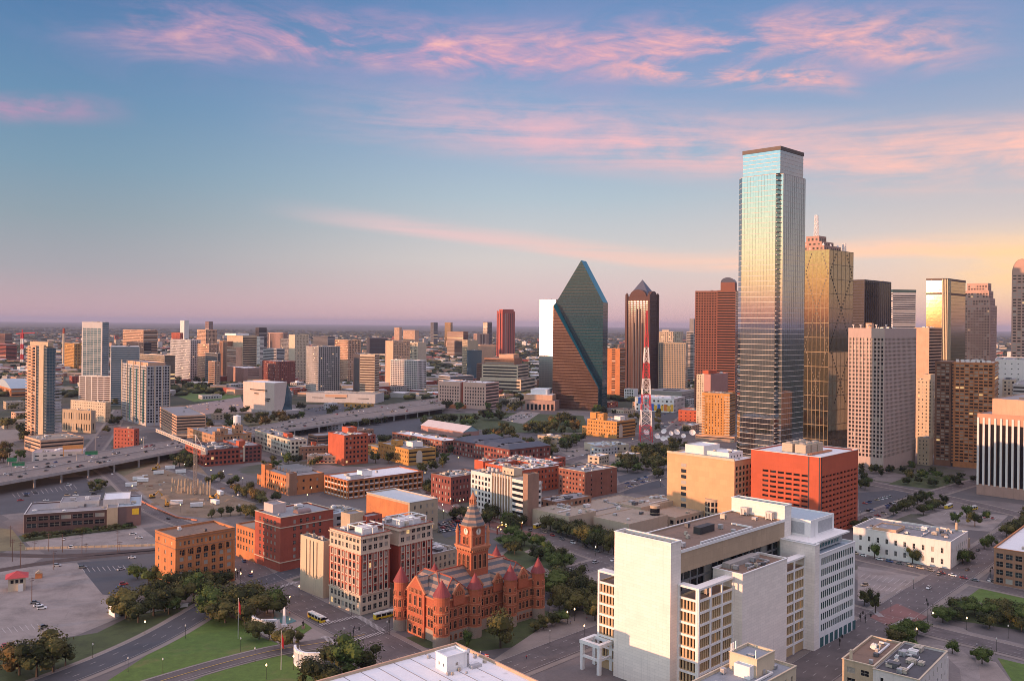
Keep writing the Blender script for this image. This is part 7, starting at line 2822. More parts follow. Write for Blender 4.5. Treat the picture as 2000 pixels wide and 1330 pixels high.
def crown_mesh(kind, seed, nl, ls, tall=1.0):
 """unit crown: height 1 from z=.25, many small leaf sprays over uneven lobes"""
 r = random.Random(seed)
 b = MB()
 lobes = []
 for i in range(r.randint(7, 10)):
  a = r.uniform(0, 2 * pi)
  d = r.uniform(.10, .34)
  z = r.uniform(.30, .78)
  s = r.uniform(.15, .25) * (1.1 - .35 * abs(z - .58) / .3)
  lobes.append((d * cos(a), d * sin(a), z * tall, s))
 lobes.append((0, 0, .56 * tall, .30))
 for (x, y, z, s) in lobes:                    # inner body of each lobe
  n = 7
  rings = []
  for q in range(4):
   ph = -pi / 2 + pi * (q + .5) / 4
   rings.append([(x + .72 * s * cos(ph) * cos(2 * pi * k / n) * r.uniform(.8, 1.15), y + .72 * s * cos(ph) * sin(2 * pi * k / n) * r.uniform(.8, 1.15), z + .66 * s * sin(ph)) for k in range(n)])
  base = len(b.v)
  for rr in rings:
   b.v += rr
  for q in range(3):
   for k in range(n):
    b.f.append((base + q * n + k, base + q * n + (k + 1) % n, base + (q + 1) * n + (k + 1) % n, base + (q + 1) * n + k))
    b.m.append(0)
  b.f.append(tuple(base + 3 * n + k for k in range(n)))
  b.m.append(0)
 tot = sum(l[3] ** 2 for l in lobes)
 for (x, y, z, s) in lobes:
  for _ in range(int(nl * s * s / tot)):
   v = Vector((r.gauss(0, 1), r.gauss(0, 1), r.gauss(0, 1)))
   if v.z < -.5:
    v.z *= -1
   v.normalize()
   p = Vector((x, y, z)) + v * s * r.uniform(.70, 1.22)
   n = (v + Vector((r.uniform(-1, 1), r.uniform(-1, 1), r.uniform(-.6, 1))) * .9).normalized()
   t = n.cross(Vector((r.uniform(-1, 1), r.uniform(-1, 1), r.uniform(-1, 1))))
   if t.length < .01:
    continue
   t.normalize()
   w = n.cross(t)
   e = ls * r.uniform(.5, 1.7)
   b.face([p + t * e, p + w * e * .7, p - t * e, p - w * e * .7])
 return b.mesh('crown', [LEAF[kind]])


def trunk_mesh(seed):
 r = random.Random(seed)
 b = MB()
 b.cone(0, 0, 0, .32, .030, .020, 7, cap=False)
 for k in range(5):
  a = 2 * pi * k / 5 + r.uniform(-.3, .3)
  d = r.uniform(.12, .22)
  b.bar((0, 0, .28), (d * cos(a), d * sin(a), r.uniform(.5, .68)), .013, 0, .005)
 return b.mesh('trunk', [BARK])


for k in LEAF:
 CROWN[k] = [crown_mesh(k, 11 * i + len(k), 900, .022) for i in range(4)]
 CROWN[k + '_far'] = [crown_mesh(k, 31 * i + len(k), 260, .04) for i in range(3)]
TRUNK = [trunk_mesh(i) for i in range(3)]
TREES = []


def tree(u, v, h, kind='dark', wide=1.0, z=0.0):
 p = at(u, v, z)
 t = empty('tree', p, random.uniform(0, 6.28))
 far = p.y > 820
 if kind == 'dark' and random.random() < .3:
  kind = random.choice(('olive', 'green', 'green'))
 hh = h * random.uniform(.9, 1.25)
 w = hh * wide * random.uniform(.9, 1.2)
 link('trunk', random.choice(TRUNK), t, (0, 0, 0), 0, (hh, hh, hh))
 link('crown', random.choice(CROWN[kind + '_far' if far else kind]), t, (0, 0, -.04 * hh), 0, (w * random.uniform(.85, 1.2), w * random.uniform(.85, 1.2), hh * random.uniform(.9, 1.1)))
 TREES.append((t, kind, hh, p, u, v))
 return t


def inside(pts, x, y):
 c = False
 j = len(pts) - 1
 for i in range(len(pts)):
  if (pts[i][1] > y) != (pts[j][1] > y) and x < (pts[j][0] - pts[i][0]) * (y - pts[i][1]) / (pts[j][1] - pts[i][1]) + pts[i][0]:
   c = not c
  j = i
 return c


FOOT = []


def footprints():
 """plan rectangles of all buildings so nothing is planted inside them"""
 bpy.context.view_layer.update()
 for o in SC.objects:
  if o.parent is None and o.type == 'EMPTY' and o.get('category') not in ('tree', 'freeway', 'crane', 'mast', 'portal', None):
   xs, ys = [], []
   for c in o.children:
    if c.type == 'MESH' and c.name.split('.')[0].endswith(('wall', 'facade', 'roof', 'lower', 'shaft')):
     for k in c.bound_box:
      xs.append(c.location.x + k[0])
      ys.append(c.location.y + k[1])
   if xs:
    FOOT.append((o.matrix_world.inverted(), min(xs), max(xs), min(ys), max(ys)))


def free(p, e=2.0):
 for M, x0, x1, y0, y1 in FOOT:
  q = M @ Vector((p.x, p.y, 0))
  if x0 - e < q.x < x1 + e and y0 - e < q.y < y1 + e:
   return False
 return True


def grove(pts, n, h, kinds, wide=1.0, sp=5.0):
 xs, ys = [p[0] for p in pts], [p[1] for p in pts]
 got = []
 tries = 0
 while len(got) < n and tries < 400:
  tries += 1
  u, v = random.uniform(min(xs), max(xs)), random.uniform(min(ys), max(ys))
  if not inside(pts, u, v):
   continue
  p = at(u, v)
  if any((p - q).length < sp for q in got) or not free(p, 1.0):
   continue
  got.append(p)
  tree(u, v, h, random.choice(kinds), wide)


def row(u0, v0, u1, v1, n, h, kinds, wide=1.0, jit=2.0):
 for i in range(n):
  f = (i + .5) / n
  tree(u0 + (u1 - u0) * f + random.uniform(-jit, jit), v0 + (v1 - v0) * f + random.uniform(-jit, jit) * .4, h, random.choice(kinds), wide)


def planting():
 footprints()
 T = tree
 D, O, A, N = 'dark', 'olive', 'autumn', 'green'
 for u, v, h, k in ((38, 1318, 16, A), (72, 1322, 17, D), (104, 1312, 15, D), (20, 1300, 10, D), (128, 1300, 12, D)):
  T(u, v, h, k, 1.25)
 for u, v, h in ((246, 1208, 14), (270, 1216, 13), (300, 1202, 15), (322, 1194, 13), (350, 1190, 14), (378, 1178, 14), (404, 1174, 13), (286, 1180, 13), (312, 1170, 13), (338, 1164, 12), (366, 1158, 13), (394, 1154, 12), (425, 1150, 11), (442, 1136, 8), (290, 1142, 11), (316, 1144, 10), (268, 1130, 8)):
  T(u, v, h, random.choice((D, D, D, O)), 1.15)
 T(330, 1199, 12, N, .9)
 for u, v, h in ((415, 1208, 14), (440, 1216, 15), (468, 1204, 16), (496, 1208, 15), (522, 1198, 13), (452, 1190, 15), (500, 1184, 14), (534, 1206, 11), (478, 1222, 12)):
  T(u, v, h, random.choice((D, D, O)), 1.2)
 for u, v, h in ((506, 1248, 10), (526, 1250, 9), (549, 1270, 11), (583, 1258, 6)):
  T(u, v, h, random.choice((D, O)), 1.15)
 for u, v, h in ((648, 1312, 14), (684, 1322, 17), (716, 1314, 14), (614, 1344, 12), (640, 1350, 13)):
  T(u, v, h, D, 1.2)
 T(977, 1264, 17, O, 1.0)
 T(912, 1266, 9, N, .9)
 for u, v in ((1045, 1232), (1062, 1228), (1078, 1222), (1092, 1216)):
  T(u, v, 6, D, 1.4)
 grove([(1076, 1165), (1100, 1135), (1160, 1165), (1196, 1195), (1196, 1222), (1120, 1205), (1084, 1190)], 17, 13, (D, D, D, O), 1.15, 5.5)
 grove([(962, 1064), (1005, 1046), (1056, 1068), (1010, 1088)], 9, 9, (D, N), 1.15, 5)
 grove([(1034, 1096), (1066, 1074), (1126, 1094), (1090, 1116)], 10, 8.5, (D, N), 1.15, 5)
 row(1070, 1036, 1205, 1086, 13, 12, (D, D, O), 1.1)
 row(1080, 1028, 1205, 1070, 9, 11, (D,), 1.0)
 grove([(944, 1020), (985, 1004), (1016, 1030), (1010, 1046), (960, 1042)], 8, 12, (D,), 1.0, 5)
 grove([(884, 1016), (915, 1004), (926, 1020), (898, 1026)], 3, 10, (D, O), 1.0, 5)
 grove([(812, 918), (870, 900), (880, 912), (830, 930)], 6, 11, (D,), 1.0, 6)
 grove([(828, 966), (842, 930), (850, 935), (846, 985)], 5, 11, (D,), .9, 5)
 grove([(896, 868), (928, 858), (936, 872), (905, 880)], 4, 12, (O, D), 1.0, 7)
 grove([(806, 838), (880, 815), (910, 828), (850, 842)], 11, 13, (D, D, O), 1.1, 8)
 grove([(880, 832), (970, 808), (985, 822), (910, 840)], 13, 14, (D, D), 1.1, 9)
 grove([(955, 852), (1000, 842), (1008, 852), (965, 862)], 5, 14, (A, O, D), 1.1, 8)
 grove([(1022, 842), (1100, 818), (1138, 832), (1120, 850), (1040, 858)], 22, 15, (O, O, A, D), 1.05, 9)
 grove([(1106, 868), (1136, 850), (1140, 866), (1112, 874)], 4, 14, (D,), 1.0, 7)
 grove([(1200, 925), (1250, 880), (1302, 890), (1300, 942), (1262, 930)], 24, 12, (D, D, O), 1.1, 8)
 grove([(1255, 884), (1345, 866), (1345, 888), (1260, 900)], 11, 12, (D, O), 1.1, 7)
 row(1768, 998, 1818, 974, 5, 9, (D,), 1.1)
 row(1737, 1008, 1772, 996, 3, 8, (D,), 1.1)
 row(1798, 1008, 1848, 984, 5, 9, (D,), 1.1)
 for u, v, h in ((1866, 1023, 11), (1904, 1028, 10), (1925, 1016, 9), (1888, 1012, 9), (1708, 1090, 12), (1782, 1100, 11), (1866, 1100, 11), (1880, 1101, 11), (1893, 1098, 10), (1688, 1182, 9), (1922, 1072, 11), (1936, 1066, 11)):
  T(u, v, h, random.choice((D, D, N)), .95)
 T(1710, 1198, 12, D, .7)
 grove([(1940, 1046), (2010, 1012), (2030, 1036), (1960, 1056)], 8, 11, (D, O), 1.15, 6)
 grove([(1838, 1216), (1868, 1178), (2040, 1214), (2040, 1244)], 20, 8.5, (D, D, N), 1.35, 5)
 grove([(1724, 1272), (1755, 1246), (1794, 1238), (1780, 1268)], 5, 9, (N, D), 1.1, 4)
 T(1860, 1276, 8, N, 1.1)
 T(1918, 1296, 8, N, 1.2)
 T(1902, 1286, 5, D, 1.1)
 grove([(1735, 945), (1796, 922), (1908, 938), (1866, 958)], 17, 8, (D, D, O), 1.15, 8)
 grove([(1678, 955), (1690, 938), (1702, 950), (1690, 970)], 4, 11, (D,), 1.0, 5)
 grove([(1668, 1034), (1680, 1024), (1700, 1030), (1690, 1040)], 3, 9, (D,), 1.1, 4)
 row(402, 946, 438, 938, 3, 9, (O, D), 1.0)
 row(444, 950, 465, 944, 2, 8, (D,), 1.1)
 T(487, 958, 11, D, 1.0)
 row(455, 962, 520, 985, 8, 10, (A, O, O), 1.05)
 row(405, 1012, 480, 1004, 4, 7, (N, D), .9)
 grove([(472, 1012), (498, 1002), (504, 1010), (478, 1018)], 3, 9, (O,), 1.1, 4)
 T(537, 980, 9, D, 1.0)
 row(558, 908, 584, 904, 2, 11, (O, D), 1.1)
 grove([(316, 918), (345, 890), (380, 892), (372, 920)], 7, 12, (D,), 1.15, 7)
 grove([(-20, 905), (0, 868), (50, 866), (40, 905)], 9, 11, (D, O, A), 1.1, 7)
 grove([(10, 858), (48, 842), (52, 862), (20, 868)], 4, 12, (D,), 1.1, 7)
 row(46, 1054, 262, 1031, 16, 4.6, (D, O), 1.3)
 grove([(172, 962), (198, 944), (206, 958), (190, 968)], 4, 8, (O, N), 1.2, 5)
 row(228, 880, 272, 874, 6, 7, (D, A), 1.4)
 grove([(335, 765), (350, 740), (400, 738), (402, 764)], 10, 17, (D,), 1.2, 12)
 grove([(382, 765), (404, 742), (412, 762), (396, 772)], 5, 16, (D,), 1.2, 12)
 grove([(478, 834), (530, 818), (572, 818), (560, 830)], 11, 14, (O, O, A), 1.1, 9)
 row(565, 822, 596, 818, 3, 10, (D,), 1.2)
 grove([(1655, 940), (1700, 915), (1728, 932), (1690, 945)], 4, 8, (D,), 1.0, 6)
 row(500, 856, 760, 826, 16, 10, (D, D, O), 1.2, 5)
 row(620, 862, 700, 850, 6, 9, (D, O), 1.2, 5)
 # looser planting across the blocks between downtown and uptown
 grove([(720, 905), (760, 850), (1000, 850), (1130, 870), (1080, 900), (900, 905)], 26, 12, (D, D, O), 1.15, 12)
 grove([(560, 800), (780, 785), (860, 800), (700, 830)], 12, 13, (D, O), 1.15, 14)
 grove([(840, 800), (1030, 770), (1090, 800), (1000, 812)], 16, 15, (D, D, O), 1.15, 12)
 grove([(0, 840), (30, 790), (130, 780), (52, 840)], 14, 14, (D, D, O), 1.2, 12)
 grove([(200, 800), (230, 780), (240, 830), (205, 850)], 6, 11, (D,), 1.1, 8)
 grove([(330, 830), (480, 800), (500, 830), (400, 850)], 9, 12, (D, O), 1.1, 12)
 grove([(1190, 800), (1330, 780), (1360, 870), (1240, 860)], 14, 11, (D, O), 1.1, 12)
 grove([(1660, 920), (1760, 915), (1820, 900), (1830, 920), (1740, 930)], 9, 8, (D,), 1.1, 8)
 grove([(500, 930), (520, 900), (640, 905), (640, 925)], 6, 9, (D, O), 1.1, 9)
 grove([(1150, 800), (1185, 790), (1185, 812), (1155, 815)], 4, 13, (D,), 1.1, 10)


planting()


def thin_out(keep=292):
 """the smallest trees in view become one mass"""
 TREES.sort(key=lambda t: -t[2] / t[3].y)
 rest = TREES[keep:]
 del TREES[keep:]
 by = {}
 for t in rest:
  by.setdefault(t[1], []).append(t)
 bpy.context.view_layer.update()
 for kind, L in by.items():
  b = MB()
  for t in L:
   for c in t[0].children:
    if c.name.startswith('crown'):
     M = c.matrix_world
     base = len(b.v)
     b.v += [tuple(M @ v.co) for v in c.data.vertices]
     b.f += [tuple(base + i for i in p.vertices) for p in c.data.polygons]
     b.m += [0] * len(c.data.polygons)
  b.build('tree_canopy', LEAF[kind])['kind'] = 'stuff'
  for t in L:
   for c in list(t[0].children):
    bpy.data.objects.remove(c)
   bpy.data.objects.remove(t[0])


thin_out()


def far_woods():
 """the tree canopy that runs to the horizon, seen as one mass, with rooftops among it"""
 import numpy as np
 rs = np.random.RandomState(5)
 t = (1 + 5 ** .5) / 2
 ico = np.array([(-1, t, 0), (1, t, 0), (-1, -t, 0), (1, -t, 0), (0, -1, t), (0, 1, t), (0, -1, -t), (0, 1, -t), (t, 0, -1), (t, 0, 1), (-t, 0, -1), (-t, 0, 1)], float)
 ico /= np.linalg.norm(ico[0])
 tri = [(0, 11, 5), (0, 5, 1), (0, 1, 7), (0, 7, 10), (0, 10, 11), (1, 5, 9), (5, 11, 4), (11, 10, 2), (10, 7, 6), (7, 1, 8), (3, 9, 4), (3, 4, 2), (3, 2, 6), (3, 6, 8), (3, 8, 9), (4, 9, 5), (2, 4, 11), (6, 2, 10), (8, 6, 7), (9, 8, 1)]

 def blobs(name, pts, rad, hgt, kind):
  n = len(pts)
  V = (ico[None] * rs.uniform(.75, 1.25, (n, 12, 1)))
  ang = rs.uniform(0, 6.28, n)
  c, s = np.cos(ang), np.sin(ang)
  x = V[..., 0] * c[:, None] - V[..., 1] * s[:, None]
  y = V[..., 0] * s[:, None] + V[..., 1] * c[:, None]
  P = np.stack([x * rad[:, None] + pts[:, 0:1], y * rad[:, None] + pts[:, 1:2], V[..., 2] * hgt[:, None] * .55 + hgt[:, None] * .42], -1).reshape(-1, 3)
  F = (np.array(tri)[None] + (np.arange(n) * 12)[:, None, None]).reshape(-1, 3)
  me = bpy.data.meshes.new(name)
  me.vertices.add(len(P))
  me.vertices.foreach_set('co', P.ravel())
  me.loops.add(F.size)
  me.loops.foreach_set('vertex_index', F.ravel().astype('i'))
  me.polygons.add(len(F))
  me.polygons.foreach_set('loop_start', np.arange(0, F.size, 3).astype('i'))
  me.update()
  me.materials.append(LEAF[kind])
  o = link(name, me)
  o['kind'] = 'stuff'
 # wide belt, density falling with distance
 pts, rad, hgt = [], [], []
 while len(pts) < 15000:
  y = 1650 * math.exp(rs.uniform(0, 2.25))
  u = rs.uniform(-.66, .66)
  x = u * y
  d = math.sin(x * .0031 + 1.3) + math.sin(y * .0023 + x * .0012) + math.sin((x - y) * .0067)
  if d < -.55 + rs.uniform(-.4, .4):
   continue
  p = Vector((x, y, 0))
  if y < 3200 and not free(p, 5):
   continue
  if y < 2000 and -.25 < u < .33 and rs.rand() < .5:
   continue
  pts.append((x, y))
  k = rs.uniform(.7, 1.5) * (1 + y / 5000)
  rad.append(7.5 * k)
  hgt.append(8.5 * rs.uniform(.8, 1.35))
 pts, rad, hgt = np.array(pts), np.array(rad), np.array(hgt)
 sel = rs.rand(len(pts))
 blobs('distant_woods', pts[sel < .72], rad[sel < .72], hgt[sel < .72], 'dark')
 blobs('distant_woods', pts[sel >= .72], rad[sel >= .72], hgt[sel >= .72], 'olive')
 # rooftops among the trees
 cols = [MAT['stone_cream'], MAT['stone_white'], MAT['stone_peach'], MAT['brick_red'], MAT['concrete'], MAT['brick_brown']]
 roofs = [MAT['roof_grey'], MAT['roof_white'], MAT['roof_tan'], MAT['roof_brown']]
 for q in range(3):
  b = MB()
  n = 0
  while n < 950:
   y = 1700 * math.exp(rs.uniform(0, 1.7))
   x = rs.uniform(-.64, .64) * y
   if not free(Vector((x, y, 0)), 8):
    continue
   w, d, h = rs.uniform(9, 26), rs.uniform(8, 20), rs.uniform(5, 12)
   a = rs.uniform(0, pi)
   c, s = cos(a), sin(a)
   poly = [(x + px * c - py * s, y + px * s + py * c) for px, py in ((-w, -d), (w, -d), (w, d), (-w, d))]
   b.prism(poly, 0, h, 0 if n % 2 else 2, 1)
   n += 1
  o = b.build('distant_rooftops', [cols[q], roofs[q], cols[q + 3]])
  o['kind'] = 'stuff'
 # distant blocks one can tell apart
 names = ('pale', 'pink', 'tan', 'red brick', 'grey', 'brown')
 for i in range(230):
  y = 1850 * math.exp(rs.uniform(0, 1.35))
  for _ in range(30):
   x = rs.uniform(-.62, .62) * y
   if free(Vector((x, y, 0)), 12):
    break
  k = rs.randint(0, 6)
  h = rs.uniform(9, 22) if y < 3500 else rs.uniform(12, 46)
  w, d = rs.uniform(14, 34), rs.uniform(12, 30)
  side = 'left of the green prism tower' if x / y < .07 else 'right of the green prism tower'
  where = 'on the horizon' if y > 5000 else 'among the far trees' if y > 3000 else 'at the back of the city'
  r = empty('distant_block', (x, y, 0), rs.uniform(.5, 1.1), 'small %s block %s, %s' % (names[k], where, side), 'building', 'distant %s blocks' % names[k])
  b = MB()
  fl = max(2, int(h / 4))
  facade(b, None, (0, d), (0, -1), d, 0, h, G(5, 4.2, .5, .45), 1)
  facade(b, None, (0, 0), (1, 0), w, 0, h, G(5, 4.2, .5, .45), 1)
  b.face([(w, 0, 0), (w, d, 0), (w, d, h), (w, 0, h)])
  b.face([(w, d, 0), (0, d, 0), (0, d, h), (w, d, h)])
  b.build('wall', [cols[k]] + GL, r)
  b = MB()
  b.face([(0, 0, h), (w, 0, h), (w, d, h), (0, d, h)])
  b.box(w * .3, w * .6, d * .3, d * .6, h, h + 3)
  b.build('roof', roofs[rs.randint(0, 4)], r)


far_woods()


# ------------------------------------------------------------------ vehicles
PAINT = {'white': (.72, .72, .72), 'silver': (.42, .43, .45), 'black': (.015, .015, .018), 'grey': (.13, .135, .14), 'red': (.34, .02, .02), 'blue': (.03, .07, .20), 'teal': (.06, .16, .20), 'tan': (.42, .34, .24)}
PM = {}
for k, c in PAINT.items():
 m, g = new_mat('car_paint_' + k)
 b_ = finish(g, c, .3, spec=.6)
 b_.inputs['Coat Weight'].default_value = .5
 PM[k] = m
TYRE = plain('tyre_rubber', (.012, .012, .012), .8)
CARM = {}


def loft(b, secs, mi=0):
 """skin cross-sections: each a list of (y, z) at x"""
 n = len(secs[0][1])
 base = len(b.v)
 for x, s in secs:
  b.v += [(x, y, z) for y, z in s]
 for i in range(len(secs) - 1):
  for k in range(n):
   j = (k + 1) % n
   b.f.append((base + i * n + k, base + (i + 1) * n + k, base + (i + 1) * n + j, base + i * n + j))
   b.m.append(mi)
 b.f.append(tuple(base + k for k in range(n)))
 b.f.append(tuple(base + (len(secs) - 1) * n + k for k in reversed(range(n))))
 b.m += [mi, mi]


def car_meshes(suv):
 k = suv
 if k in CARM:
  return CARM[k]
 w = .9
 zt = 1.02 if suv else .9

 def sec(z0, z1, ww):
  return [(-ww, z0), (ww, z0), (ww * 1.0, z1 - .15), (ww * .86, z1), (-ww * .86, z1), (-ww, z1 - .15)]
 body = MB()
 loft(body, [(-2.25, sec(.38, .72, .74)), (-2.05, sec(.26, zt - .04, .86)), (-1.2, sec(.24, zt, w)), (1.0, sec(.24, zt, w)), (1.75, sec(.24, zt - .14, .88)), (2.2, sec(.30, zt - .28, .78))])
 cab = MB()
 zr = 1.72 if suv else 1.44

 def cs(z0, z1, w0, w1):
  return [(-w0, z0), (w0, z0), (w1, z1), (-w1, z1)]
 if suv:
  loft(cab, [(-2.05, cs(zt - .05, zt, .8, .8)), (-1.85, cs(zt - .05, zr - .08, .84, .68)), (.1, cs(zt - .05, zr - .02, .84, .68)), (1.0, cs(zt - .05, zt + .01, .84, .8))])
 else:
  loft(cab, [(-1.75, cs(zt - .05, zt, .8, .78)), (-.95, cs(zt - .05, zr - .03, .82, .64)), (.15, cs(zt - .05, zr - .03, .82, .64)), (1.15, cs(zt - .05, zt + .01, .84, .8))])
 rf = MB()
 rf.prism([(-1.85 if suv else -1.0, -.68), (.1, -.68), (.1, .68), (-1.85 if suv else -1.0, .68)], zr - .06, zr)
 wh = MB()
 n = 10
 for s in (-1, 1):
  wh.face([(.33 * cos(2 * pi * i / n), s * .11, .33 * sin(2 * pi * i / n)) for i in (range(n) if s < 0 else reversed(range(n)))])
 for i in range(n):
  a0, a1 = 2 * pi * i / n, 2 * pi * (i + 1) / n
  wh.face([(.33 * cos(a0), -.11, .33 * sin(a0)), (.33 * cos(a1), -.11, .33 * sin(a1)), (.33 * cos(a1), .11, .33 * sin(a1)), (.33 * cos(a0), .11, .33 * sin(a0))])
 CARM[k] = dict(body={c: body.mesh('body', [PM[c]]) for c in PM}, roof={c: rf.mesh('roof', [PM[c]]) for c in PM},
                   cabin=cab.mesh('cabin_glass', [GL[0]]), wheel=wh.mesh('wheel', [TYRE]))
 li = MB()
 li.box(-.12, .12, -.05, .05, -.07, .07)
 CARM[k]['lamp'] = li.mesh('headlight', [plain('headlamp_glass', (.7, .7, .66), .2)])
 CARM[k]['tail'] = li.mesh('tail_light', [plain('taillamp_red', (.4, .01, .01), .3)])
 return CARM[k]


CARS = []


def car(p, rz, col=None, suv=None, place='', group=''):
 col = col or random.choice(('white', 'white', 'silver', 'black', 'grey', 'grey', 'red', 'blue', 'tan'))
 suv = random.random() < .45 if suv is None else suv
 m = car_meshes(suv)
 c = empty('car', p, rz)
 link('body', m['body'][col], c)
 link('cabin_glass', m['cabin'], c)
 if (p - CAMW).length < 1150:
  link('roof', m['roof'][col], c)
 if (p - CAMW).length < 760:
  for x in (-1.35, 1.4):
   for y in (-.8, .8):
    link('wheel', m['wheel'], c, (x, y, .33))
  for y in (-.55, .55):
   link('headlight', m['lamp'], c, (2.1, y, .58))
   link('tail_light', m['tail'], c, (-2.18, y, .66))
 CARS.append((c, col, suv, p, place, group))
 return c


def cars_on(key, ss, place):
 """cars along a street at fractions s, lane offset o, direction sign"""
 P, w, z = ROADS[key]
 L = [0]
 for a, b in zip(P, P[1:]):
  L.append(L[-1] + (b - a).length)
 for s, o, sg in ss:
  d = s * L[-1]
  for i in range(len(P) - 1):
   if L[i + 1] >= d:
    break
  f = (d - L[i]) / max(1e-6, L[i + 1] - L[i])
  p = P[i].lerp(P[i + 1], f)
  t = (P[i + 1] - P[i]).normalized()
  n = Vector((-t.y, t.x, 0))
  car(Vector((p.x, p.y, z + .005)) + n * o * w / 2, atan2(t.y, t.x) + (0 if sg > 0 else pi), place=place)


def car_row(u0, v0, u1, v1, n, place, skip=.15, turn=90, z=.1):
 a, b = at(u0, v0), at(u1, v1)
 d = b - a
 for i in range(n):
  if random.random() < skip:
   continue
  p = a.lerp(b, (i + .5) / n)
  car(Vector((p.x, p.y, z + .005)), atan2(d.y, d.x) + radians(turn) + (pi if random.random() < .5 else 0), place=place)


def traffic():
 # freeway
 n = len(FA)
 for k in range(125):
  f = random.choice((.17, .27, .37, .46, .63, .73, .83)) + random.uniform(-.02, .02)
  s = random.uniform(.06, .97) * (n - 1)
  i = min(n - 2, int(s))
  p0, p1 = FA[i].lerp(FB[i], f), FA[i + 1].lerp(FB[i + 1], f)
  p = p0.lerp(p1, s - i)
  d = p1 - p0
  car(Vector((p.x, p.y, FZ + .03)), atan2(d.y, d.x) + (0 if f < .5 else pi), place='on the elevated freeway')
 cars_on('court_street', [(.36, .1, -1), (.42, .55, 1), (.46, -.3, 1), (.56, .5, 1), (.61, .5, 1), (.74, .5, 1)], 'on the wide street beside the white court block')
 cars_on('neo_street', [(.22 + .05 * i, .62, 1) for i in range(10)] + [(.08, .62, 1), (.13, .62, 1)], 'parked in front of the neoclassical building')
 cars_on('cross_left', [(.10, .2, -1), (.15, -.2, 1), (.19, .2, -1), (.30, -.3, -1), (.08, -.3, 1)], 'on the street between orange warehouse and red hotel block')
 cars_on('main_far', [(.25, .3, 1), (.5, .3, 1), (.62, -.3, -1)], 'on the street right of the courthouse plaza')
 cars_on('cross_mid', [(.26, .7, 1), (.34, .7, 1), (.43, .7, 1), (.52, .7, 1), (.61, .7, 1), (.7, .7, 1), (.2, -.2, -1)], 'parked beside the beige low complex')
 cars_on('site_street', [(.2, .3, 1), (.75, -.3, -1)], 'on the street by the building site')
 cars_on('market', [(.15, .6, 1), (.3, -.6, 1), (.5, .5, -1), (.6, -.5, 1)], 'on the brick paved street by the ribbed white block')
 cars_on('park_street', [(.2, .3, 1), (.3, -.3, -1), (.55, .3, 1), (.15, .8, 1), (.25, .8, 1)], 'on the street below the waffle tower')
 cars_on('avenue', [(.1, .2, 1), (.2, -.3, -1), (.35, .3, 1), (.5, -.2, -1), (.62, .3, 1), (.8, -.3, -1), (.9, .2, 1)], 'on the dim avenue between uptown towers')
 cars_on('side_street', [(.68, .3, 1)], 'on the street below the white court block')
 cars_on('west_street', [(.3, .3, 1), (.6, -.3, -1), (.8, .5, 1)], 'on the street beside the tree lined site edge')
 P = 'in the grey parking lot near the red roofed cabin'
 for u, v, r in ((8, 1262, 2.2), (84, 1226, 1.2), (68, 1178, .4), (75, 1184, .4), (82, 1189, .4), (235, 1148, .3), (242, 1142, .4), (236, 1113, 1.0), (112, 1106, .2), (162, 1109, .2), (258, 1090, .3)):
  q = at(u, v)
  car(Vector((q.x, q.y, .12)), r, place=P)
 P = 'in the pale lot before the long dark brick building'
 for u, v, r in ((125, 1054, 1.9), (142, 1070, .3), (260, 1044, .4), (272, 1051, .3)):
  q = at(u, v)
  car(Vector((q.x, q.y, .12)), r, 'white', place=P)
 P = 'in the dark lot under the freeway'
 for u, v, r in ((52, 965, .2), (52, 969, .2), (70, 963, .3), (135, 948, .1), (148, 962, 2), (148, 968, .4), (132, 968, .3), (180, 960, .3), (184, 966, .3), (70, 985, 1), (40, 978, .6), (90, 978, .5)):
  q = at(u, v)
  car(Vector((q.x, q.y, .12)), r, place=P)
 car_row(1930, 1134, 2000, 1148, 8, 'in the row beside the brown brick loft', .05)
 car_row(1685, 985, 1740, 970, 7, 'in the dark lot right of the red brick cube', .3)
 car_row(1690, 1000, 1745, 985, 7, 'in the dark lot right of the red brick cube', .4)
 car_row(1690, 1015, 1730, 1003, 6, 'in the dark lot right of the red brick cube', .2)
 car_row(1684, 1142, 1700, 1150, 2, 'in the pale lot below the neoclassical building', .3)
 car_row(1860, 1004, 1950, 1014, 12, 'in the lot behind the neoclassical building', .6)
 for k in range(3):
  car_row(1290, 828 + k * 6, 1365, 820 + k * 7, 11, 'in the lot behind the satellite dish yard', .45)
 for k in range(2):
  car_row(1280, 816 - k * 8, 1326, 800 - k * 6, 9, 'in the lot beside the mural building', .3)
 for k in range(2):
  car_row(1215, 948 + k * 8, 1270, 930 + k * 8, 9, 'in the lot right of the blank sided red block', .25)
 for k in range(3):
  car_row(856, 1026 + k * 7, 902, 1016 + k * 8, 8, 'in the small lot behind the clock tower', .15)
 for k in range(2):
  car_row(985, 818 + k * 5, 1040, 808 + k * 5, 11, 'in the lot among trees below the concert hall', .2)
 for k in range(2):
  car_row(600, 800 + k * 5, 680, 790 + k * 5, 12, 'in the lot below the pale podium', .3)
 for k in range(3):
  car_row(352, 796 + k * 5, 468, 779 + k * 6, 15, 'in the pink lot left of the museum cube', .55)
 for k in range(2):
  car_row(1105, 884 + k * 8, 1195, 876 + k * 9, 10, 'in the lot behind the scarlet courtyard complex', .35)


traffic()


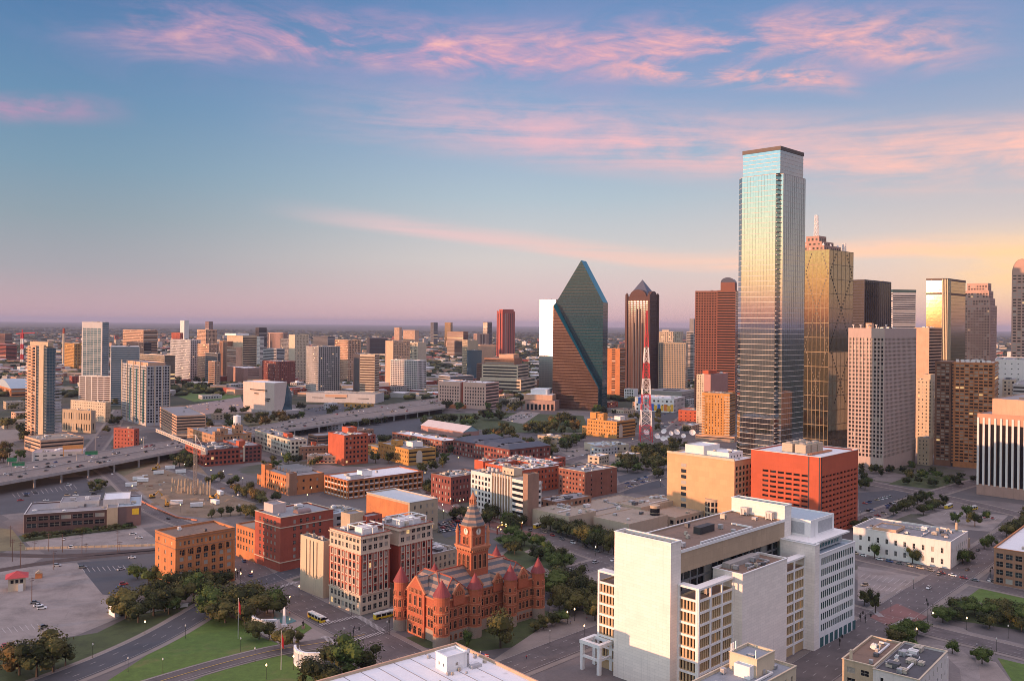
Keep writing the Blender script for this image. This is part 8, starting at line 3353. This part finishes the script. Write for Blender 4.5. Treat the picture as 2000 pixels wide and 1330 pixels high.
def bus(u, v, rz, label, z=.15):
 p = at(u, v)
 r = empty('bus', (p.x, p.y, z), rz, label, 'bus')
 W = plain('bus_white', (.68, .67, .63), .35)
 Y = plain('bus_yellow', (.70, .46, .03), .35)
 b = MB()
 b.box(-6, 6, -1.25, 1.25, .35, 1.35)
 b.build('lower_body', Y, r)
 b = MB()
 b.prism([(-6, -1.25), (6, -1.25), (6, 1.25), (-6, 1.25)], 2.55, 3.05)
 b.box(-4, -1.5, -.8, .8, 3.05, 3.35)
 b.box(1, 3.2, -.8, .8, 3.05, 3.3)
 b.build('roof', W, r)
 b = MB()
 b.box(-5.95, 5.95, -1.2, 1.2, 1.35, 2.55)
 b.build('window_band', GL[0], r)
 for x in (-5.98, -3, 0, 3, 5.4):
  b = MB()
  b.box(x, x + .35, -1.26, 1.26, 1.352, 2.548)
  b.build('pillar', Y if abs(x) > 4 else W, r)
 m = car_meshes(False)['wheel']
 for x in (-3.6, 3.9):
  for y in (-1.15, 1.15):
   link('wheel', m, r, (x, y, .48), 0, (1.45, 1.8, 1.45))


bus(618, 1211, radians(133 - 180), 'white and yellow city bus waiting at the crosswalk beside a white van')
bus(752, 1206, radians(40), 'white and yellow city bus driving between the courthouse and red cream block')
bus(1054, 1030, radians(50), 'yellow city bus stopped beside the white ribbed block')
bus(1853, 992, radians(45), 'yellow and white bus on the street behind the neoclassical building, left one')
bus(1898, 996, radians(30), 'yellow and white bus beside the ribbed salmon block, right one')
q = at(636, 1213)
car(Vector((q.x, q.y, .15)), radians(-47), 'white', True, 'beside the bus waiting at the crosswalk')
# ------------------------------------------------------------------ plaza monuments and small things
WHITE = MAT['paint_white']


def colonnade(u0, v0, u1, v1, bulge, h, label, n=12):
 a, c = at(u0, v0), at(u1, v1)
 r = empty('colonnade', a, 0, label, 'colonnade')
 d = c - a
 L = d.length
 d.normalize()
 nr = Vector((d.y, -d.x, 0))

 def P(f, off=0):
  s = 4 * f * (1 - f) * bulge + off
  p = d * (L * f) + nr * s
  return p
 for i in range(n + 1):
  p = P(i / n)
  b = MB()
  b.box(p.x - .45, p.x + .45, p.y - .45, p.y + .45, 0, h)
  b.build('column', WHITE, r)
 b = MB()
 for i in range(n):
  p, q = P(i / n), P((i + 1) / n)
  b.bar((p.x, p.y, h + .35), (q.x, q.y, h + .35), .55)
 b.build('architrave', WHITE, r)
 b = MB()
 for i in range(n):
  p, q = P(i / n), P((i + 1) / n)
  b.bar((p.x, p.y, .45), (q.x, q.y, .45), .5)
 b.build('base_wall', WHITE, r)
 b = MB()
 for i in range(n):
  p, q, p2, q2 = P(i / n, -2.2), P((i + 1) / n, -2.2), P(i / n, -2.4), P((i + 1) / n, -2.4)
  b.face([(p.x, p.y, .1), (q.x, q.y, .1), (q.x, q.y, h), (p.x, p.y, h)])
  b.face([(q2.x, q2.y, .1), (p2.x, p2.y, .1), (p2.x, p2.y, h), (q2.x, q2.y, h)])
  b.face([(p.x, p.y, h), (q.x, q.y, h), (q2.x, q2.y, h), (p2.x, p2.y, h)])
 b.build('rear_wall', MAT['stone_white'], r)


colonnade(576, 1290, 626, 1306, 4.0, 6.0, 'curved white colonnade wall nearest the camera, beside big dark trees', 8)
colonnade(492, 1226, 540, 1234, 3.5, 5.2, 'curved white colonnade wall beside the reflecting pool', 8)
p = at(555, 1223)
r = empty('obelisk', p, .7, 'slim white obelisk standing by the reflecting pool', 'obelisk')
b = MB()
b.cone(0, 0, 1.2, 8.2, .95, .62, 4, cap=False)
b.cone(0, 0, 8.2, 9.2, .62, .02, 4)
b.build('shaft', WHITE, r)
b = MB()
b.box(-1.1, 1.1, -1.1, 1.1, 0, 1.2)
b.build('base', WHITE, r)

p = at(592, 1228)
r = empty('statue', p, 0, 'small dark bronze statue on a planted mound at the plaza corner', 'statue')
b = MB()
b.box(-.6, .6, -.6, .6, 0, 1.6)
b.build('pedestal', MAT['granite_pink'], r)
b = MB()
b.cone(0, 0, 1.6, 3.0, .34, .26, 8)
b.cone(0, 0, 3.0, 3.5, .3, .36, 8)
b.cone(0, 0, 3.5, 3.75, .12, .14, 8)
b.cone(0, 0, 3.75, 4.1, .17, .1, 8)
b.bar((.3, 0, 3.4), (.5, .1, 2.5), .09)
b.bar((-.3, 0, 3.4), (-.5, .1, 2.5), .09)
b.build('figure', plain('bronze_dark', (.04, .035, .03), .4, .7), r)
patch('planted_mound', [(574, 1228), (596, 1216), (610, 1226), (592, 1238)], GRASS, .2)


def flagpole(u, vb, vt, label, flag):
 p = at(u, vb)
 r = empty('flagpole', p, 0, label, 'flagpole')
 h = H - rot_px(u, vt)[1] / FPX * p.y
 b = MB()
 b.cone(0, 0, 0, h, .16, .08, 8)
 b.cone(0, 0, h, h + .3, .18, .05, 8)
 b.build('pole', plain('pole_white', (.6, .6, .6), .4, .3), r)
 b = MB()
 if flag == 'stripes':
  for k in range(7):
   z = h - .4 - k * .32
   for i in range(6):
    x0, x1 = .1 + i * .55, .1 + (i + 1) * .55
    y0, y1 = .18 * sin(i * 1.1), .18 * sin((i + 1) * 1.1)
    mi = 2 if (i < 3 and k < 4) else k % 2
    b.face([(x0, y0, z - .32 - i * .12), (x1, y1, z - .32 - (i + 1) * .12), (x1, y1, z - (i + 1) * .12), (x0, y0, z - i * .12)], mi)
  b.build('flag', [plain('flag_red', (.5, .02, .03)), plain('flag_white', (.75, .74, .72)), plain('flag_blue', (.03, .05, .2))], r)
 else:
  for i in range(5):
   x0, x1 = .05 + i * .2, .05 + (i + 1) * .2
   y0, y1 = .3 * sin(i * 1.4), .3 * sin((i + 1) * 1.4)
   b.face([(x0, y0, h - 6 - i * .3), (x1, y1, h - 6 - (i + 1) * .3), (x1, y1, h - .6 - (i + 1) * .5), (x0, y0, h - .6 - i * .5)], 0)
  b.build('flag', [plain('flag_red', (.5, .02, .03))], r)


flagpole(465, 1247, 1168, 'tall flagpole with drooping red flag on the lawn before the dark trees', 'droop')
flagpole(549, 1308, 1232, 'tall flagpole with drooping red flag on the lowest lawn beside colonnade', 'droop')
flagpole(938, 1318, 1272, 'flagpole with striped flag behind the white flat roofed building', 'stripes')


# street lamps: one built, the rest copied
def make_lamp():
 r = empty('street_lamp', (0, 0, 0))
 b = MB()
 b.cone(0, 0, 0, .5, .2, .12, 8)
 b.cone(0, 0, .5, 5.2, .09, .07, 8)
 b.build('post', plain('post_dark', (.035, .04, .035), .5, .3), r)
 b = MB()
 b.cone(0, 0, 5.2, 5.55, .12, .34, 10)
 b.cone(0, 0, 5.55, 6.0, .34, .20, 10)
 b.cone(0, 0, 6.0, 6.2, .2, .03, 10)
 m, g = new_mat('lamp_globe_lit')
 finish(g, (.9, .8, .6), .3, emis=(1, .62, .26), estr=4.5)
 b.build('globe', m, r)
 return r


LAMPS = []
lamp0 = make_lamp()
spots = [(283, 1238, 1), (362, 1246, 0), (250, 1312, 0), (318, 1314, 0), (181, 1284, 0), (470, 1272, 0), (498, 1292, 0), (573, 1308, 1), (520, 1326, 1), (566, 1188, 1), (584, 1166, 1), (640, 1160, 1), (686, 1200, 0), (672, 1252, 0), (756, 1238, 0),
         (460, 1132, 1), (470, 1140, 1), (492, 1136, 1), (880, 988, 1), (898, 992, 1), (866, 1012, 1), (864, 1000, 1), (914, 1006, 1), (905, 990, 1), (980, 1036, 1), (988, 1040, 1), (978, 1050, 1), (1012, 1040, 1), (1020, 1036, 1), (1000, 1024, 1),
         (1163, 1086, 1), (1074, 1256, 0), (1141, 1246, 1), (1167, 1246, 0), (1108, 1218, 1), (1122, 1212, 1), (1792, 1232, 0), (1822, 1220, 1), (1790, 1252, 1), (1888, 1230, 1), (1969, 1246, 0), (1946, 1272, 0), (1784, 1150, 0), (1740, 1196, 0),
         (560, 892, 1), (402, 918, 1), (412, 930, 1), (436, 932, 1), (460, 943, 1), (474, 946, 1), (493, 958, 1), (510, 978, 1), (380, 918, 1), (360, 918, 1), (352, 1000, 1), (258, 962, 1), (174, 920, 1), (180, 926, 1), (276, 868, 1), (222, 888, 1),
         (1165, 848, 1), (1187, 832, 1), (1236, 866, 1), (1290, 950, 1), (1275, 930, 1), (1000, 830, 1), (900, 862, 1), (1680, 1014, 0), (1730, 1030, 0), (1850, 1060, 0), (1320, 880, 1), (1196, 918, 1), (830, 935, 1), (895, 904, 1), (600, 980, 1), (608, 966, 1)]
for i, (u, v, lit) in enumerate(spots):
 o = lamp0 if i == 0 else copy_tree(lamp0)
 q = at(u, v)
 k = 1.0
 o.location = (q.x, q.y, .1)
 o.scale = (k, k, k)
 if not lit:
  for c in o.children:
   if c.name.startswith('globe'):
    me = c.data.copy()
    me.materials[0] = plain('lamp_globe_unlit', (.62, .6, .56), .3)
    c.data = me
 LAMPS.append((o, lit, q, u, v))

# tall freeway lamp masts and rail line poles
MASTS = []
for (u, vb, vt) in ((17, 912, 884), (32, 920, 900), (141, 905, 886), (150, 900, 882), (186, 888, 854), (280, 880, 853), (372, 858, 836), (600, 838, 815), (640, 845, 822), (1088, 884, 852), (1130, 866, 846), (700, 838, 818)):
 q = at(u, vb, FZ if vb < 905 and u < 300 else 0)
 r = empty('light_mast', q)
 h = H - rot_px(u, vt)[1] / FPX * q.y - q.z
 b = MB()
 b.cone(0, 0, 0, h, .28, .16, 8)
 b.bar((0, 0, h), (2.6, 0, h + .4), .13)
 b.build('mast', plain('steel_grey', (.3, .3, .31), .5, .4), r)
 b = MB()
 b.box(2.2, 3.4, -.25, .25, h + .2, h + .45)
 b.build('lamp_head', plain('lamp_head_grey', (.5, .5, .48)), r)
 MASTS.append((r, u))
POLES = []
for (u, vb, vt) in ((24, 1096, 1052), (40, 1108, 1058), (95, 1076, 1040), (105, 1112, 1074), (122, 1078, 1042), (160, 1080, 1042), (168, 1078, 1060), (230, 1078, 1034), (62, 1178, 1126), (234, 1076, 1056), (68, 1074, 1055), (20, 1068, 1026)):
 q = at(u, vb)
 h = H - rot_px(u, vt)[1] / FPX * q.y
 r = empty('line_pole', q, random.uniform(0, 1))
 b = MB()
 b.cone(0, 0, 0, h, .20, .13, 7)
 b.build('pole', plain('pole_rust', (.10, .055, .045), .7), r)
 b = MB()
 b.bar((-1.5, 0, h - .8), (1.5, 0, h - .8), .1)
 b.bar((-1.0, 0, h - 1.9), (1.0, 0, h - 1.9), .1)
 b.build('cross_arm', plain('pole_rust', (.10, .055, .045)), r)
 POLES.append((r, u))

# signal cabin with red roof
p = at(33, 1150)
r = empty('signal_cabin', p, radians(28), 'small cream cabin with red hipped roof beside the railway tracks', 'cabin')
b = MB()
b.box(-4, 4, -4, 4, 0, 7.0)
b.build('wall', MAT['stone_cream'], r)
b = MB()
z0, z1, e = 7.0, 9.6, 5.4
q4 = [(-e, -e), (e, -e), (e, e), (-e, e)]
for i in range(4):
 p0, p1 = q4[i], q4[(i + 1) % 4]
 b.face([(*p0, z0), (*p1, z0), (p1[0] * .05, p1[1] * .05, z1), (p0[0] * .05, p0[1] * .05, z1)])
b.face([(-e, -e, z0), (-e, e, z0), (e, e, z0), (e, -e, z0)])
b.build('roof', plain('roof_red', (.42, .03, .03), .5), r)
for x in (-2.2, 0, 2.2):
 b = MB()
 b.box(x - .7, x + .7, -4.06, -4.0, 4.2, 6.0)
 b.build('window', GL[0], r)
b = MB()
b.box(.5, 3.0, -5.6, -4.0, 0, 3.6)
b.build('porch', MAT['stone_white'], r)
p = at(76, 1128)
r = empty('shed', p, radians(20), 'tiny orange brick shed with gabled roof near the red roofed cabin', 'shed')
b = MB()
b.box(-1.6, 1.6, -1.6, 1.6, 0, 2.8)
b.build('wall', MAT['brick_orange'], r)
b = MB()
b.face([(-1.9, -1.9, 2.8), (1.9, -1.9, 2.8), (0, -1.9, 4.2)])
b.face([(-1.9, 1.9, 2.8), (0, 1.9, 4.2), (1.9, 1.9, 2.8)])
b.face([(1.9, -1.9, 2.8), (1.9, 1.9, 2.8), (0, 1.9, 4.2), (0, -1.9, 4.2)])
b.face([(-1.9, 1.9, 2.8), (-1.9, -1.9, 2.8), (0, -1.9, 4.2), (0, 1.9, 4.2)])
b.build('roof', MAT['roof_tan'], r)
# pavilion and white wall on the knoll
p = at(240, 1202)
r = empty('pavilion', p, radians(46), 'small white pavilion with dark doorway at edge of the knoll trees', 'pavilion')
b = MB()
b.box(-4, 4, 0, 7, 0, 5.4)
b.build('wall', MAT['paint_white'], r)
b = MB()
b.box(-4.4, 4.4, -.4, 7.4, 5.4, 6.0)
b.build('roof', MAT['paint_white'], r)
b = MB()
b.box(-1.2, 1.2, -.06, -.002, 0, 3.6)
b.build('doorway', GL[0], r)
a, c = at(279, 1197), at(367, 1184)
d = c - a
r = empty('retaining_wall', a, atan2(d.y, d.x), 'low white concrete wall along the top of the grassy slope', 'wall')
b = MB()
b.box(0, d.length, -.3, .3, 0, 1.5)
b.build('wall', MAT['paint_white'], r)
b = MB()
b.box(-.2, d.length + .2, -.45, .45, 1.5, 1.75)
b.build('coping', MAT['paint_white'], r)
# rail fence behind the tracks
a, c = at(50, 1073), at(303, 1066)
d = c - a
r = empty('fence', a, atan2(d.y, d.x), 'low concrete barrier along the far side of the railway tracks', 'fence')
b = MB()
b.box(0, d.length, -.2, .2, 0, 1.4)
b.build('panel', MAT['stone_tan'], r)
b = MB()
for i in range(int(d.length / 4)):
 b.box(i * 4, i * 4 + .4, -.3, .3, 0, 1.8)
b.build('post', MAT['concrete'], r)['kind'] = 'stuff'

# construction site
p = at(381, 966)
cr = empty('tower_crane', p, 0, 'pale lattice tower crane with long jib over the building site', 'crane')
cm = plain('crane_cream', (.60, .50, .42), .5)
zc = H - rot_px(380, 868)[1] / FPX * p.y
lattice(cr, 0, 0, 0, zc, 1.6, 1.6, [plain('crane_mast_grey', (.25, .22, .20))], 'crane_mast', 10, 1, .10)
tip = at(305, 842, zc + 1) - p
tail = at(402, 881, zc + 1) - p
b = MB()
for e in (0, 1):
 off = Vector((0, 0, 1.8 * e))
 b.bar(tail + off, tip + off, .45)
k = 26
for i in range(k):
 s0, s1 = tail.lerp(tip, i / k), tail.lerp(tip, (i + 1) / k)
 b.bar(s0, s1 + Vector((0, 0, 1.8)), .2)
 b.bar(s0 + Vector((0, 0, 1.8)), s1, .2)
b.build('jib', cm, cr)
b = MB()
b.bar((0, 0, zc), (0, 0, zc + 8), .5)
b.bar((0, 0, zc + 8), tuple(tip * .6 + Vector((0, 0, (zc + 2) * .4))), .12)
b.bar((0, 0, zc + 8), tuple(tail * .9 + Vector((0, 0, (zc + 2) * .1))), .12)
b.box(-1.4, 1.4, -1.4, 1.4, zc - 2, zc + .6)
b.build('cab_and_mast_head', cm, cr)
b = MB()
tq = tail * .85
b.box(tq.x - 2, tq.x + 2, tq.y - 2, tq.y + 2, zc - 2.5, zc + 1)
b.build('counterweight', MAT['concrete'], cr)
SITE = []
for i in range(26):
 f = i % 13
 u = 336 + f * 6.2 + random.uniform(-1, 1)
 v = 950 + f * .5 + (i // 13) * 11 + random.uniform(-1.5, 1.5)
 q = at(u, v)
 b = MB()
 hh = random.uniform(4, 7)
 b.box(-.5, .5, -.5, .5, 0, hh)
 for sx in (-.3, .3):
  for sy in (-.3, .3):
   b.bar((sx, sy, hh), (sx, sy, hh + 1.4), .06)
 o = b.build('concrete_column', MAT['stone_tan'], None, q)
 SITE.append((o, u))


def excavator(u, v, rz, label):
 r = empty('excavator', at(u, v, .1), rz, label, 'excavator')
 yl = plain('machine_yellow', (.60, .30, .03), .5)
 b = MB()
 for y in (-1.3, 1.3):
  b.box(-2.0, 2.0, y - .35, y + .35, 0, .9)
 b.build('track', TYRE, r)
 b = MB()
 b.box(-2.2, 1.6, -1.3, 1.3, 1.0, 2.1)
 b.box(-2.4, -.6, -1.3, 1.3, 2.1, 2.8)
 b.build('body', yl, r)
 b = MB()
 b.box(.2, 1.7, -1.2, 0, 2.1, 3.3)
 b.build('cab', GL[0], r)
 b = MB()
 b.bar((1.5, .5, 2), (4.5, .5, 5.0), .3)
 b.bar((4.5, .5, 5.0), (7.0, .5, 2.4), .24)
 b.build('boom', yl, r)
 b = MB()
 b.box(6.4, 7.6, 0, 1.0, 1.2, 2.4)
 b.build('bucket', yl, r)


excavator(298, 972, .5, 'yellow excavator by the fence at the left of the building site')
excavator(326, 988, 2.0, 'yellow excavator in the lower middle of the building site')
excavator(302, 918, 1.2, 'yellow excavator at the upper edge of the building site near freeway columns')
excavator(415, 974, -.6, 'yellow excavator at the right end of the building site')
TRL = []
for (u, v, rz) in ((256, 950, .4), (345, 985, .2), (420, 984, 2.4), (270, 938, .2), (279, 941, .2), (384, 990, .3), (430, 966, 2.2), (332, 916, .4), (353, 924, .3), (310, 926, .3)):
 b = MB()
 b.box(-4.5, 4.5, -1.4, 1.4, .5, 3.2)
 b.box(-4.6, 4.6, -1.5, 1.5, 3.2, 3.4)
 for x in (-3, -1, 2.5):
  b.box(x, x + 1, -1.45, -1.4, 1.6, 2.5)
 o = b.build('site_trailer', MAT['paint_white'], None, at(u, v), rz)
 w = MB()
 for x in (-3, 3):
  w.box(x - .4, x + .4, -1.3, 1.3, 0, .5)
 w.build('wheel', TYRE, o)
 TRL.append((o, u))
MND = []
for (u, v, s) in ((310, 965, 7), (330, 972, 9), (352, 962, 7), (372, 1000, 6), (290, 955, 6), (440, 985, 7), (405, 990, 6), (318, 940, 7), (360, 940, 8), (262, 958, 5), (300, 985, 5), (386, 975, 6), (420, 996, 5), (340, 992, 6), (276, 925, 6), (335, 928, 7), (450, 978, 6)):
 b = MB()
 n = 14
 rr = random.Random(u)
 prev = None
 rings = []
 for q in range(4):
  rad = s * (1 - q / 4) ** .8
  rings.append([(rad * cos(2 * pi * k / n) * rr.uniform(.85, 1.2), rad * .8 * sin(2 * pi * k / n) * rr.uniform(.85, 1.2), s * .26 * q / 3 * rr.uniform(.85, 1.1)) for k in range(n)])
 base = len(b.v)
 for x in rings:
  b.v += x
 for q in range(3):
  for k in range(n):
   b.f.append((base + q * n + k, base + q * n + (k + 1) % n, base + (q + 1) * n + (k + 1) % n, base + (q + 1) * n + k))
   b.m.append(0)
 b.f.append(tuple(base + 3 * n + k for k in range(n)))
 b.m.append(0)
 o = b.build('dirt_mound', DIRT, None, at(u, v, .08), rr.uniform(0, 3), smooth=True)
 MND.append((o, u))
PIL = []
for i in range(38):
 u, v = random.uniform(262, 470), random.uniform(915, 1002)
 q = at(u, v, .1)
 b = MB()
 w, d, hh = random.uniform(1.5, 5), random.uniform(.8, 2.2), random.uniform(.5, 1.8)
 for k in range(3):
  b.box(-w / 2 + k * .15, w / 2 - k * .2, -d / 2 + k * .1, d / 2 - k * .1, hh * k / 3 + .001 * k, hh * (k + 1) / 3)
 o = b.build('material_stack', MAT[('stone_tan', 'brick_brown', 'concrete', 'concrete_dark', 'paint_white')[i % 5]], None, q, random.uniform(0, 3))
 PIL.append((o, u))
a = [at(u, v) for u, v in ((262, 972), (285, 985), (312, 998), (345, 1012), (385, 1018))]
r = empty('site_fence', a[0], 0, 'orange mesh fence along the street side of the building site', 'fence')
b = MB()
for p0, p1 in zip(a, a[1:]):
 b.bar(p0 - a[0] + Vector((0, 0, .9)), p1 - a[0] + Vector((0, 0, .9)), .45)
b.build('panel', plain('fence_orange', (.5, .17, .09)), r)
b = MB()
for p0, p1 in zip(a, a[1:]):
 for i in range(6):
  c = p0.lerp(p1, i / 6) - a[0]
  b.box(c.x - .1, c.x + .1, c.y - .1, c.y + .1, 0, 2)
b.build('post', MAT['concrete'], r)['kind'] = 'stuff'

# entrance arches with lights on the brick street
for k, (u, v) in enumerate(((980, 1042), (1014, 1036))):
 r = empty('lit_arch', at(u, v), radians(30 + 30 * k), ('red entrance arch hung with lamps behind the clock tower, left one', 'red entrance arch hung with lamps at the foot of the ribbed white block')[k], 'arch')
 b = MB()
 for x in (-3.5, 3.5):
  b.box(x - .4, x + .4, -.4, .4, 0, 4)
 b.build('pillar', MAT['brick_red'], r)
 b = MB()
 for i in range(8):
  a0, a1 = pi * i / 8, pi * (i + 1) / 8
  b.bar((3.5 * cos(a0), 0, 4 + 2 * sin(a0)), (3.5 * cos(a1), 0, 4 + 2 * sin(a1)), .25)
 b.build('arch_band', plain('arch_yellow', (.55, .36, .05)), r)
 m, g = new_mat('arch_lamp_lit')
 finish(g, (.9, .7, .4), .3, emis=(1, .62, .2), estr=6)
 for i in (1, 4, 7):
  a0 = pi * i / 8
  b = MB()
  b.cone(3.5 * cos(a0), -.3, 4 + 2 * sin(a0), 4.5 + 2 * sin(a0), .28, .2, 8)
  b.build('lamp', m, r)


# traffic signals with black backs, near the right junction
SIG = []
for (u, vb, vt) in ((1680, 1214, 1196), (1690, 1217, 1200), (1759, 1228, 1214), (1812, 1212, 1172), (1934, 1128, 1108), (1640, 1262, 1245), (672, 1262, 1236), (690, 1244, 1226), (760, 1240, 1205), (464, 1128, 1118)):
 q = at(u, vb)
 r = empty('traffic_signal', q, random.uniform(0, 1.5))
 h = max(4.5, H - rot_px(u, vt)[1] / FPX * q.y)
 b = MB()
 b.cone(0, 0, 0, h, .14, .1, 7)
 b.bar((0, 0, h - .4), (3.2, 0, h), .09)
 b.build('post', plain('post_dark', (.035, .04, .035)), r)
 b = MB()
 b.box(2.4, 2.9, -.25, .25, h - 1.2, h + .2)
 b.box(-.28, .28, -.3, .3, h - 2.4, h - 1.1)
 b.build('signal_head', plain('signal_black', (.015, .015, .015)), r)
 SIG.append((r, u))


# pedestrians on the pavements: small far figures
def person(u, v, rz, top, legs, label):
 r = bpy.data.objects.new('person', None)
 me = bpy.data.meshes.new('body')
 V = [(0, 0, .95), (0, 0, 1.2), (0, 0, 1.42), (0, 0, 1.52), (0, 0, 1.66), (0, .10, .9), (.08, .12, .5), (.02, .12, .06), (.12, .12, .03), (0, -.10, .9), (-.10, -.12, .5), (-.22, -.12, .08), (-.1, -.12, .03),
         (0, .2, 1.40), (-.08, .26, 1.12), (.04, .26, .88), (0, -.2, 1.40), (.1, -.26, 1.14), (.22, -.24, .92)]
 E = [(0, 1), (1, 2), (2, 3), (3, 4), (0, 5), (5, 6), (6, 7), (7, 8), (0, 9), (9, 10), (10, 11), (11, 12), (2, 13), (13, 14), (14, 15), (2, 16), (16, 17), (17, 18)]
 R_ = [.16, .15, .17, .06, .11, .10, .075, .05, .045, .10, .075, .05, .045, .075, .05, .04, .075, .05, .04]
 me.from_pydata(V, E, [])
 bpy.data.objects.remove(r)
 o = bpy.data.objects.new('person', me)
 COL.objects.link(o)
 o.location = at(u, v, .15)
 o.rotation_euler = (0, 0, rz)
 sk = o.modifiers.new('skin', 'SKIN')
 for i, rr in enumerate(R_):
  me.skin_vertices[0].data[i].radius = (rr, rr)
 me.skin_vertices[0].data[0].use_root = True
 o.modifiers.new('sub', 'SUBSURF').levels = 1
 m, g = new_mat('clothes')
 sp = g.n('ShaderNodeSeparateXYZ')
 g.l(g.n('ShaderNodeTexCoord').outputs['Object'], sp.inputs[0])
 c = g.mix(g.mr(sp.outputs[2], .93, .96), legs, top)
 c = g.mix(g.mr(sp.outputs[2], 1.47, 1.5), c, (.35, .2, .14))
 finish(g, c, .8)
 me.materials.append(m)
 tag(o, label, 'person', 'people on the pavements')


for i, (u, v) in enumerate(((692, 1228), (1109, 1216), (1114, 1218), (1152, 1256), (1028, 1286), (566, 1200), (1146, 1210), (1120, 1122), (1690, 1212), (1908, 1262))):
 person(u, v, random.uniform(0, 6), random.choice(((.5, .03, .04), (.6, .6, .6), (.05, .07, .2), (.03, .03, .03), (.35, .3, .2))), random.choice(((.03, .03, .05), (.06, .07, .12), (.2, .17, .13))),
           ('person in red standing at the crosswalk corner by the buses', 'person walking on the courthouse plaza, left of a pair', 'person walking on the courthouse plaza, right of a pair', 'person walking near the lit lamp on the side street pavement',
   'person walking on the pavement behind the white flat roof', 'person standing at the pool edge', 'person crossing the pale plaza under the dark trees', 'person on the pavement by the street right of the courthouse',
   'person waiting at the right hand junction by white court block', 'person walking beside the curved pale path')[i])


# ------------------------------------------------------------------ shadow casting hotel behind the camera side is left out; labels follow
def nearest_site(p):
 best = min(SITES, key=lambda s: (s[1] - p).length - s[2] * .4)
 return best[0]


ORD = ('first', 'second', 'third', 'fourth', 'fifth', 'sixth', 'seventh', 'eighth', 'ninth', 'tenth')


def short(lab):
 w = lab.replace(',', '').split()
 stop = {'with', 'at', 'on', 'beside', 'behind', 'between', 'in', 'of', 'around', 'above', 'below', 'left', 'right', 'from', 'by', 'across', 'seen', 'stepping', 'cut', 'peeping', 'standing', 'along', 'crowded', 'low', 'foot', 'stacked', 'among', 'under'}
 out = []
 for x in w:
  if x in stop and len(out) >= 3:
   break
  out.append(x)
 return ' '.join(out[:6])


def label_all():
 word = {'dark': 'dark green', 'olive': 'olive', 'autumn': 'yellow brown', 'green': 'light green'}
 cl = {}
 for t in TREES:
  cl.setdefault((t[1], short(nearest_site(t[3]))), []).append(t)
 for (kind, site), L in cl.items():
  L.sort(key=lambda t: t[4])
  for i, t in enumerate(L):
   if len(L) == 1:
    lab = '%s leafy tree near the %s' % (word[kind], site)
   elif i < 10:
    lab = '%s leafy tree near the %s, %s from the left' % (word[kind], site, ORD[i])
   else:
    lab = '%s leafy tree near the %s, farther right' % (word[kind], site)
   tag(t[0], fit(lab), 'tree', 'trees along the streets and lawns')
 cl = {}
 for c in CARS:
  cl.setdefault((c[1], c[2], c[4]), []).append(c)
 for (col, suv, place), L in cl.items():
  L.sort(key=lambda c: rot_px_u(c[3]))
  for i, c in enumerate(L):
   lab = '%s %s %s' % (col, 'tall car' if suv else 'car', place)
   if len(L) > 1:
    lab += ', %s from the left' % ORD[min(i, 9)]
   tag(c[0], fit(lab), 'car', 'cars in the streets, lots and freeway')
 cl = {}
 for l in LAMPS:
  cl.setdefault((l[1], short(nearest_site(l[2]))), []).append(l)
 for (lit, site), L in cl.items():
  L.sort(key=lambda l: l[3])
  for i, l in enumerate(L):
   lab = '%s globe street lamp near the %s' % ('lit' if lit else 'unlit', site)
   if len(L) > 1:
    lab += ', %s from left' % ORD[min(i, 9)]
   tag(l[0], fit(lab), 'street lamp', 'globe street lamps')
 for lst, what, cat, grp in ((MASTS, 'thin grey lamp mast by the freeway and far streets', 'lamp mast', 'tall lamp masts'), (POLES, 'rusty line pole by the railway tracks', 'pole', 'poles by the railway'),
        (SIG, 'black traffic signal at a street corner', 'signal', 'traffic signals'), (TRL, 'white trailer on the building site', 'trailer', 'site trailers'),
        (SITE, 'bare concrete column with rebar on the building site', 'column', 'columns of the building site'), (MND, 'tan dirt mound on the building site', 'mound', 'dirt mounds'), (PIL, 'stack of building material on the building site', 'material stack', 'material stacks on the site')):
  lst.sort(key=lambda x: x[1])
  for i, x in enumerate(lst):
   tag(x[0], '%s, %s from the left' % (what, ORD[i]) if i < 10 else what + ', right hand end', cat, grp)


def rot_px_u(p):
 return p.x / p.y


def fit(lab):
 w = lab.split()
 if len(w) > 16:
  i = next((k for k, x in enumerate(w) if x.endswith(',')), len(w))
  cut = len(w) - 16
  w = w[:max(4, i - cut)] + [w[max(4, i - cut)].rstrip(',') + ','] + w[i + 1:] if i < len(w) else w[:16]
  w = w[:16]
 return ' '.join(w)


label_all()


# ------------------------------------------------------------------ air
def haze():
 b = MB()
 b.box(-70000, 70000, -70000, 70000, -1.0, 306.0)
 m = bpy.data.materials.new('haze_air')
 m.use_nodes = True
 g = NT(m.node_tree)
 v = g.n('ShaderNodeVolumePrincipled')
 v.inputs['Color'].default_value = (.46, .50, .70, 1)
 v.inputs['Density'].default_value = HAZE
 v.inputs['Anisotropy'].default_value = 0.0
 o = g.n('ShaderNodeOutputMaterial')
 g.l(v.outputs[0], o.inputs['Volume'])
 ob = b.build('haze', m)
 ob['kind'] = 'stuff'


HAZE = 3.0e-5
haze()
